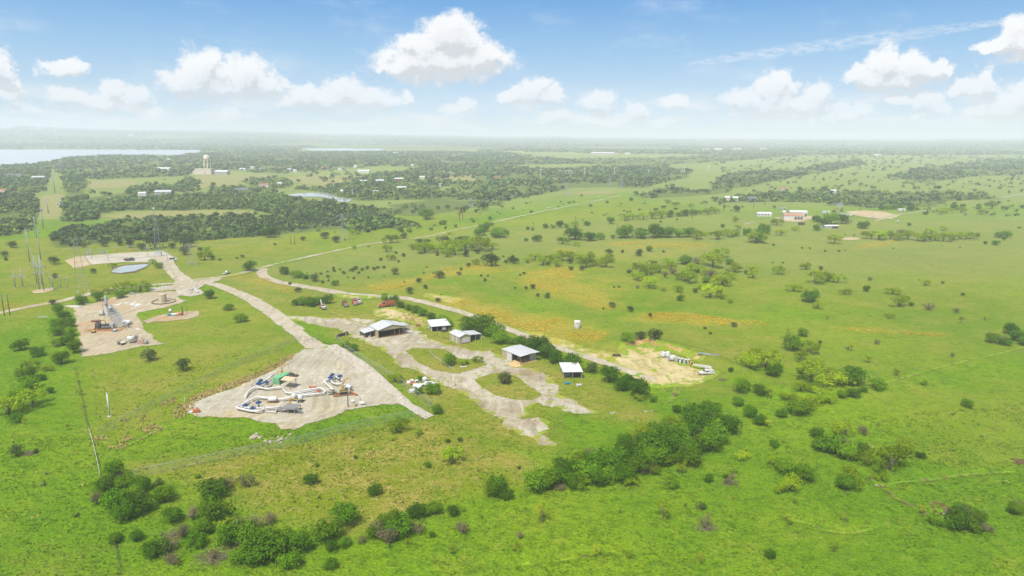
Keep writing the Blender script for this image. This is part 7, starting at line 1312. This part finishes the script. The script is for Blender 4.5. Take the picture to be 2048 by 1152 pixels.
# ---------------------------------------------------------------- stone pad equipment
t = thing('control_tank', 'white tank house at the back corner of the stone pad', 'tank', at(317, 512), .2); part('box', MB().box(-2.0, 2.0, -1.2, 1.2, -.2, 3.2), 'white', t, bevel=.1); part('roof', MB().slab([(-2.2, -1.4, 3.3), (2.2, -1.4, 3.3), (2.2, 1.4, 3.5), (-2.2, 1.4, 3.5)], .15), 'steel_light', t); part('skirt', MB().box(-2.4, 2.4, -1.6, 1.6, -.2, .3), 'steel', t)
t = thing('kiosk', 'small white kiosk with a black roof beside the drive', 'kiosk', at(345, 523), .2); part('box', MB().box(-1.4, 1.4, -1, 1, -.2, 2.0), 'white', t, bevel=.05); part('roof', MB().slab([(-1.7, -1.3, 2.2), (1.7, -1.3, 2.2), (1.7, 1.3, 2.4), (-1.7, 1.3, 2.4)], .18), 'black', t)
t = thing('dark_truck', 'dark truck parked on the stone pad above the pond', 'truck', at(259, 522), .1); part('chassis', MB().box(-3.2, 3.2, -.5, .5, .5, .8), 'dark', t); cab(t, .8, 2.2, 1.0, .8, 2.4, 'dark', 3.2, 1.7); part('bed', MB().box(-3.3, .6, -1.05, 1.05, .82, 1.7), 'dark', t); wheels(t, (-2.1, 2.3), 1.05, .45)
for k, (x, y) in enumerate([(178, 508), (205, 506), (232, 503), (262, 502), (292, 500)]):
    t = thing('bus_gantry', f'{ORD[k]} from left of the low steel frames on the stone pad', 'frame', at(x, y), .05, 'low steel frames on the stone pad'); part('leg', MB().box(-2.5, -2.2, -.15, .15, -.2, 3.4), 'steel', t); part('leg', MB().box(2.2, 2.5, -.15, .15, -.2, 3.4), 'steel', t); part('beam', MB().box(-2.9, 2.9, -.15, .15, 3.403, 3.7), 'steel', t); part('gear', MB().box(-1.4, -.4, -.5, .5, -.1, 1.6).box(.4, 1.3, -.5, .5, -.1, 1.4), 'yellow' if k in (2, 3) else 'steel_light', t)
for k, (x, y, yt) in enumerate([(217, 523, 500), (295, 512, 488), (184, 519, 498), (335, 521, 500)]): pole_px(x, y, yt, f'{["steel light pole in front of the stone pad frames", "steel light pole behind the stone pad", "steel light pole at the left end of the stone pad", "steel light pole at the right end of the stone pad"][k]}', mat='steel', r=.16, grp='light poles of the stone pad')
picket('yard_fence', 'grey fence at the slanting left end of the stone pad', [(168, 513), (174, 522), (181, 531)], 1.8, 3, 'steel'); picket('yard_fence', 'grey fence along the right edge of the stone pad', [(338, 509), (348, 515), (357, 521)], 1.6, 4, 'steel')
# ---------------------------------------------------------------- farm, town, water tower
def house(px, py, wpx, depth, h, wallm, roofm, lb, rz=0.0, pitch=.35, doors=0, name='house', cat='house', grp=None, windows=0):
    g_ = at(px, py); w = wpx * math.hypot(math.hypot(g_.x, g_.y), CH) / F; t = thing(name, lb, cat, g_, rz, grp); a, d = w / 2, depth / 2; pk = h + d * pitch
    part('wall', MB().prism([(-d, -.5), (d, -.5), (d, h), (0, pk), (-d, h)], -a, a, 'x'), wallm, t); ov = .05 * w * .3
    part('roof', MB().slab([(-a - ov, -d - ov, h - .05), (a + ov, -d - ov, h - .05), (a + ov, -.003, pk + .25), (-a - ov, -.003, pk + .25)], .2).slab([(-a - ov, .003, pk + .25), (a + ov, .003, pk + .25), (a + ov, d + ov, h - .05), (-a - ov, d + ov, h - .05)], .2), roofm, t)
    for k in range(doors): x = a - 1.6 - k * w / max(doors, 1) * .45; part('door', MB().box(x - 1.1, x + 1.1, -d - .08, -d - .01, -.2, min(h - .3, 3.0)), 'dark', t)
    for k in range(windows): x = -a + w * (k + .6) / (windows + .8); part('window', MB().box(x - .6, x + .6, -d - .06, -d - .01, h * .4, h * .75), 'glass', t)
    return t
t = house(1585, 438, 33, 13, 4.2, 'white_siding', 'roof_rust', 'long white barn with a rusty brown roof', -.25, .30, 3, 'barn', 'barn'); house(1595, 431.5, 30, 11, 4.6, 'white_siding', 'roof_white', 'white roofed barn behind the rusty roofed one', -.2, .22, 2, 'barn', 'barn')
house(1527, 432, 26, 8, 3.2, 'white_siding', 'roof_white', 'long low white shed left of the barns', -.05, .25, 0, 'farm_shed', 'shed', None, 4); t = house(1660.5, 456, 26, 6, 2.4, 'grey_siding', 'roof_white', 'long open farm shed with a white roof in the pasture', .08, .12, 3, 'farm_shed', 'shed')
house(1502.5, 402, 18, 9, 4, 'roof_dark', 'roof_dark', 'dark house at the tree edge left of the farm', 0, .4); house(1566, 384, 8, 10, 5, 'cream', 'roof_red', 'cream house among the far oak trees', 0, .4); house(1677.5, 412.5, 12, 6, 3, 'grey_siding', 'roof_dark', 'low dark roofed shed under the oak row', 0, .2, 0, 'farm_shed', 'shed'); house(1665, 386, 9, 9, 4, 'white', 'roof_white', 'white roofed house behind the oak row', 0, .3)
def box_thing(name, px, py, L2, d, h, mat, lb, cat, wheel=False, rz=0.0, mat2=None):
    t = thing(name, lb, cat, at(px, py), rz); z = .7 if wheel else 0; part('body', MB().box(-L2 / 2, L2 / 2, -d / 2, d / 2, z, z + h), mat, t, bevel=.12); part('roof_cap', MB().box(-L2 / 2 + .2, L2 / 2 - .2, -d / 2 + .2, d / 2 - .2, z + h + .002, z + h + .2), mat2 or mat, t); part('door', MB().box(L2 * .1, L2 * .1 + 1, -d / 2 - .05, -d / 2 - .004, z + .1, z + h * .8), 'dark', t)
    if wheel: wheels(t, (-L2 * .2, L2 * .2), d / 2, .4)
    return t
box_thing('cargo_container', 1602.5, 450, 5.6, 2.6, 2.4, 'dark', 'black container below the rusty roofed barn', 'container'); box_thing('cargo_container', 1566, 419, 7, 2.6, 2.4, 'grey_siding', 'grey container in the pasture behind the long white shed', 'container'); box_thing('camper', 1651.5, 428, 8, 2.6, 2.6, 'white', 'white camper parked left of the rusty machinery', 'camper', True, .1); box_thing('camper', 1802.5, 423, 8, 2.6, 2.8, 'white', 'white camper under the trees along the farm drive', 'camper', True, 0); box_thing('truck_trailer', 1681, 431, 11, 2.5, 1.6, 'white_dirty', 'long pale trailer by the sandy turning area', 'trailer', True, -.3); box_thing('truck_trailer', 1694, 432.5, 5, 2.3, 1.8, 'white', 'small white trailer right of the long pale trailer', 'trailer', True, -.3); box_thing('truck_trailer', 1703, 433, 3, 2, 1.5, 'white', 'tiny white trailer at the sandy edge', 'trailer', True, -.3)
t = thing('water_cistern', 'round white cistern behind the rusty roofed barn', 'tank', at(1568, 428)); part('shell', MB().lathe([(2.2, 0), (2.2, 3.4), (1.5, 3.8), (.1, 4.0)], 18), 'white', t, True); part('hatch', MB().cyl((0, 0, 3.9), (0, 0, 4.3), .3), 'steel', t)
for px, py, rz, mt, lb in [(1668, 424, .3, 'rust', 'rusty excavator beside the sandy turning area'), (1683, 423, 1.0, 'dark', 'dark rusty loader behind the long pale trailer')]:
    t = thing('old_excavator', lb, 'machine', at(px, py), rz, 'rusty machinery at the farm'); part('tracks', MB().box(-2, 2, -1.4, -.8, 0, .9).box(-2, 2, .8, 1.4, 0, .9), 'black', t, bevel=.2); part('body', MB().box(-2.0, 1.2, -1.1, 1.1, .9, 2.0), mt, t, bevel=.08); part('cab', MB().box(.2, 1.5, .1, 1.1, 2.0, 3.4), mt, t, bevel=.08); part('boom', MB().tube([(1.2, -.3, 1.8), (3.4, -.3, 4.8), (5.6, -.3, 3.4), (5.4, -.3, .8)], .28, 6), mt, t)
# water tower
g_ = at(416, 348.5); wt = math.hypot(g_.x, g_.y) / F; R0 = 5.6 * wt; z0_, z1_ = 24 * wt, 34.5 * wt
t = thing('water_tower', 'cream water tower on splayed legs above the oak belt', 'water tower', g_); part('tank', MB().lathe([(.4, z0_ - 2.0), (R0 * .55, z0_ - .8), (R0 * .92, z0_ + 1.6), (R0, z0_ + 4.0), (R0 * .96, z1_ - 3.2), (R0 * .7, z1_ - 1.2), (R0 * .3, z1_ - .2), (.05, z1_)], 28), 'cream', t, True)
for k in range(6): a_ = k * math.pi / 3; part('leg', MB().cyl((math.cos(a_) * R0 * 1.25, math.sin(a_) * R0 * 1.25, -.5), (math.cos(a_) * R0 * .95, math.sin(a_) * R0 * .95, z0_ + 2.5), .55, n=8), 'cream', t, True)
part('riser', MB().cyl((0, 0, -.5), (0, 0, z0_ - 1.5), 1.1, n=12), 'cream', t, True); part('balcony', MB().lathe([(R0 * 1.0, z0_ + 3.6), (R0 * 1.1, z0_ + 3.6), (R0 * 1.1, z0_ + 4.0), (R0 * 1.0, z0_ + 4.0)], 28), 'cream', t)
for k in (1, 2): part('tie_ring', MB().ring((0, 0, z0_ * k / 3), R0 * (1.25 - .1 * k), .18, 6, 5), 'cream', t)
part('mast', MB().cyl((0, 0, z1_), (0, 0, z1_ + 3), .15), 'steel', t)
t = thing('pump_house', 'large flat peach building at the foot of the water tower', 'building', at(410.5, 348.5), -.1); a_ = 15.5 * wt; part('wall', MB().box(-a_, a_, -9, 9, -.5, 10.5 * wt * .9), 'peach', t); part('roof', MB().box(-a_ - .4, a_ + .4, -9.4, 9.4, 10.5 * wt * .9 + .003, 10.5 * wt * .9 + .8), 'cream', t); part('door', MB().box(a_ * .15, a_ * .15 + 4, -9.12, -9.004, -.4, 6), 'grey_siding', t); part('annex', MB().box(-a_ - 7, -a_ - .003, -5, 8, -.5, 7), 'cream', t)
house(445, 348.8, 23, 16, 6.5, 'grey_siding', 'roof_white', 'grey barn with a pale roof right of the water tower', -.05, .3, 0, 'barn', 'barn')
lm(330, 345, 'left of the water tower'); lm(470, 340, 'right of the water tower'); lm(300, 388, 'beside the lane below the hay field'); lm(540, 372, 'left of the long pond'); lm(590, 342, 'on the rise above the long pond'); lm(735, 355, 'right of the long pond'); lm(840, 360, 'in the wooded hollow'); lm(700, 388, 'by the long pond shore'); lm(790, 310, 'near the far lake arm'); lm(210, 280, 'across the lake'); lm(1210, 305, 'at the far works'); lm(1460, 300, 'on the pale horizon yard'); lm(1470, 400, 'at the tree line left of the farm'); lm(1680, 305, 'on the hazy right horizon'); lm(40, 360, 'at the far left edge'); lm(300, 320, 'in the lake woods')
M['w_red'] = paint('red_wall', (.30, .09, .06), .8, .3, .5)
for px, py, w, col, rf in [(728, 346, 23, 'white', 'roof_white'), (727, 366.5, 16, 'white', 'roof_white'), (760, 365.5, 16, 'cream', 'roof_white'), (798, 362, 17, 'w_red', 'roof_white'), (845, 358, 10, 'cream', 'roof_white'), (803, 380, 18, 'white', 'roof_white'), (529, 374, 18, 'peach', 'roof_red'), (560, 371.5, 8, 'white', 'roof_white'), (580, 342, 9, 'grey_siding', 'roof'), (590, 344.5, 7, 'white', 'roof_white'), (566, 340, 12, 'peach', 'roof_red'), (650, 340, 14, 'cream', 'roof_red'), (682, 341, 10, 'white', 'roof'), (711, 335.5, 6, 'white', 'roof_white'), (523, 341.5, 6, 'white', 'roof_white'), (825, 333, 6, 'white', 'roof_white'), (792, 308, 9, 'white', 'roof_white'), (997, 360, 20, 'cream', 'roof_red'), (877, 373, 8, 'white', 'roof'), (752, 388.5, 9, 'white', 'roof'), (684, 387, 5, 'white', 'roof_white'),
    (330, 341, 22, 'white', 'roof_white'), (286, 392, 13, 'white', 'roof_white'), (328, 389, 27, 'grey_siding', 'roof'), (485, 384, 24, 'grey_siding', 'roof_dark'), (78, 359, 18, 'white', 'roof'), (30, 355, 22, 'grey_siding', 'roof_dark'), (122, 413, 6, 'white', 'roof_dark'), (8, 386, 12, 'peach', 'roof_red'), (283, 321.5, 6, 'white', 'roof_white'), (338, 321.5, 6, 'white', 'roof_white'), (475, 316.5, 9, 'white', 'roof_white'), (486, 341.5, 11, 'white', 'roof_white'), (505, 338, 7, 'white', 'roof'),
    (83, 281, 7, 'white', 'roof_white'), (208, 268, 20, 'white', 'roof_white'), (262, 284.5, 8, 'white', 'roof_white'), (179, 296, 6, 'white', 'roof_white'), (190, 281, 8, 'cream', 'roof_white'), (115, 281.5, 9, 'cream', 'roof_white'), (398, 281, 11, 'cream', 'roof_white'), (1205, 308.5, 44, 'white', 'roof_white'), (1189, 304, 7, 'white', 'roof_white'), (1255, 309, 9, 'white', 'roof_white'), (1414, 301.5, 20, 'white', 'roof_white'), (1436, 300.5, 14, 'cream', 'roof_white'), (1474, 300.5, 14, 'white', 'roof_white'), (1526, 300.5, 12, 'white', 'roof_white'), (1454, 400.5, 9, 'cream', 'roof_white'), (1470, 401, 10, 'white', 'roof_white'), (1663, 305.5, 9, 'white', 'roof_white'), (1636, 306, 10, 'cream', 'roof'), (1753, 312.5, 12, 'cream', 'roof_white')]:
    g_ = at(px, py); far = math.hypot(g_.x, g_.y); o = house(px, py, w, max(8, min(26, w * far / F * .55)), 3.4 + far * .0009, col, rf, '', random.uniform(-.25, .25), .3, windows=2 if far < 1500 else 0, grp='far houses and sheds'); ds = 'long white roofed building' if w > 18 and rf == 'roof_white' else {'roof_white': 'small white roofed house', 'roof_red': 'tan house with reddish roof', 'roof': 'small grey roofed house', 'roof_dark': 'dark roofed house'}[rf]; describe(o, px, py, ds, ds + 's')
t = thing('radio_mast', 'thin white mast on the shore of the long pond', 'mast', at(705, 391)); part('mast', MB().cyl((0, 0, 0), (0, 0, 9), .7, .5, 8), 'white', t); part('base', MB().box(-1, 1, -1, 1, -.3, .6), 'white', t)
for k, (px, py, yt, lb) in enumerate([(1081.5, 357.5, 338, 'white steel pole left of the cleared yard'), (1169, 351.5, 335, 'white steel pole right of the cleared yard'), (1229, 350.5, 335, 'white steel pole in the dark wooded belt'), (1296.5, 350, 338, 'faint white pole further along the wooded belt'), (1363.5, 347, 335, 'left of two faint poles at the belt end'), (1368.5, 347, 334, 'right of two faint poles at the belt end'), (1417, 342, 330, 'faint far white pole past the belt end')]):
    g_ = at(px, py); d_ = g_.y; t = thing('steel_pole', lb, 'power pole', g_, 0, 'white poles in the far belt'); part('shaft', MB().cyl((0, 0, 0), (0, 0, (py - yt) * d_ / F), .9, .6, 8), 'white', t); part('crossarm', MB().box(-4, 4, -.3, .3, (py - yt) * d_ / F * .9, (py - yt) * d_ / F * .9 + .6), 'white', t)
t = thing('gantry', 'white steel gantry in the cleared yard of the wooded belt', 'gantry', at(1137.5, 352)); part('leg', MB().box(-7, -6, -.5, .5, 0, 11), 'white', t); part('leg', MB().box(6, 7, -.5, .5, 0, 11), 'white', t); part('beam', MB().box(-7.5, 7.5, -.5, .5, 11.003, 12), 'white', t); part('leg', MB().box(-.5, .5, -.5, .5, 0, 11), 'white', t)
finish_labels()
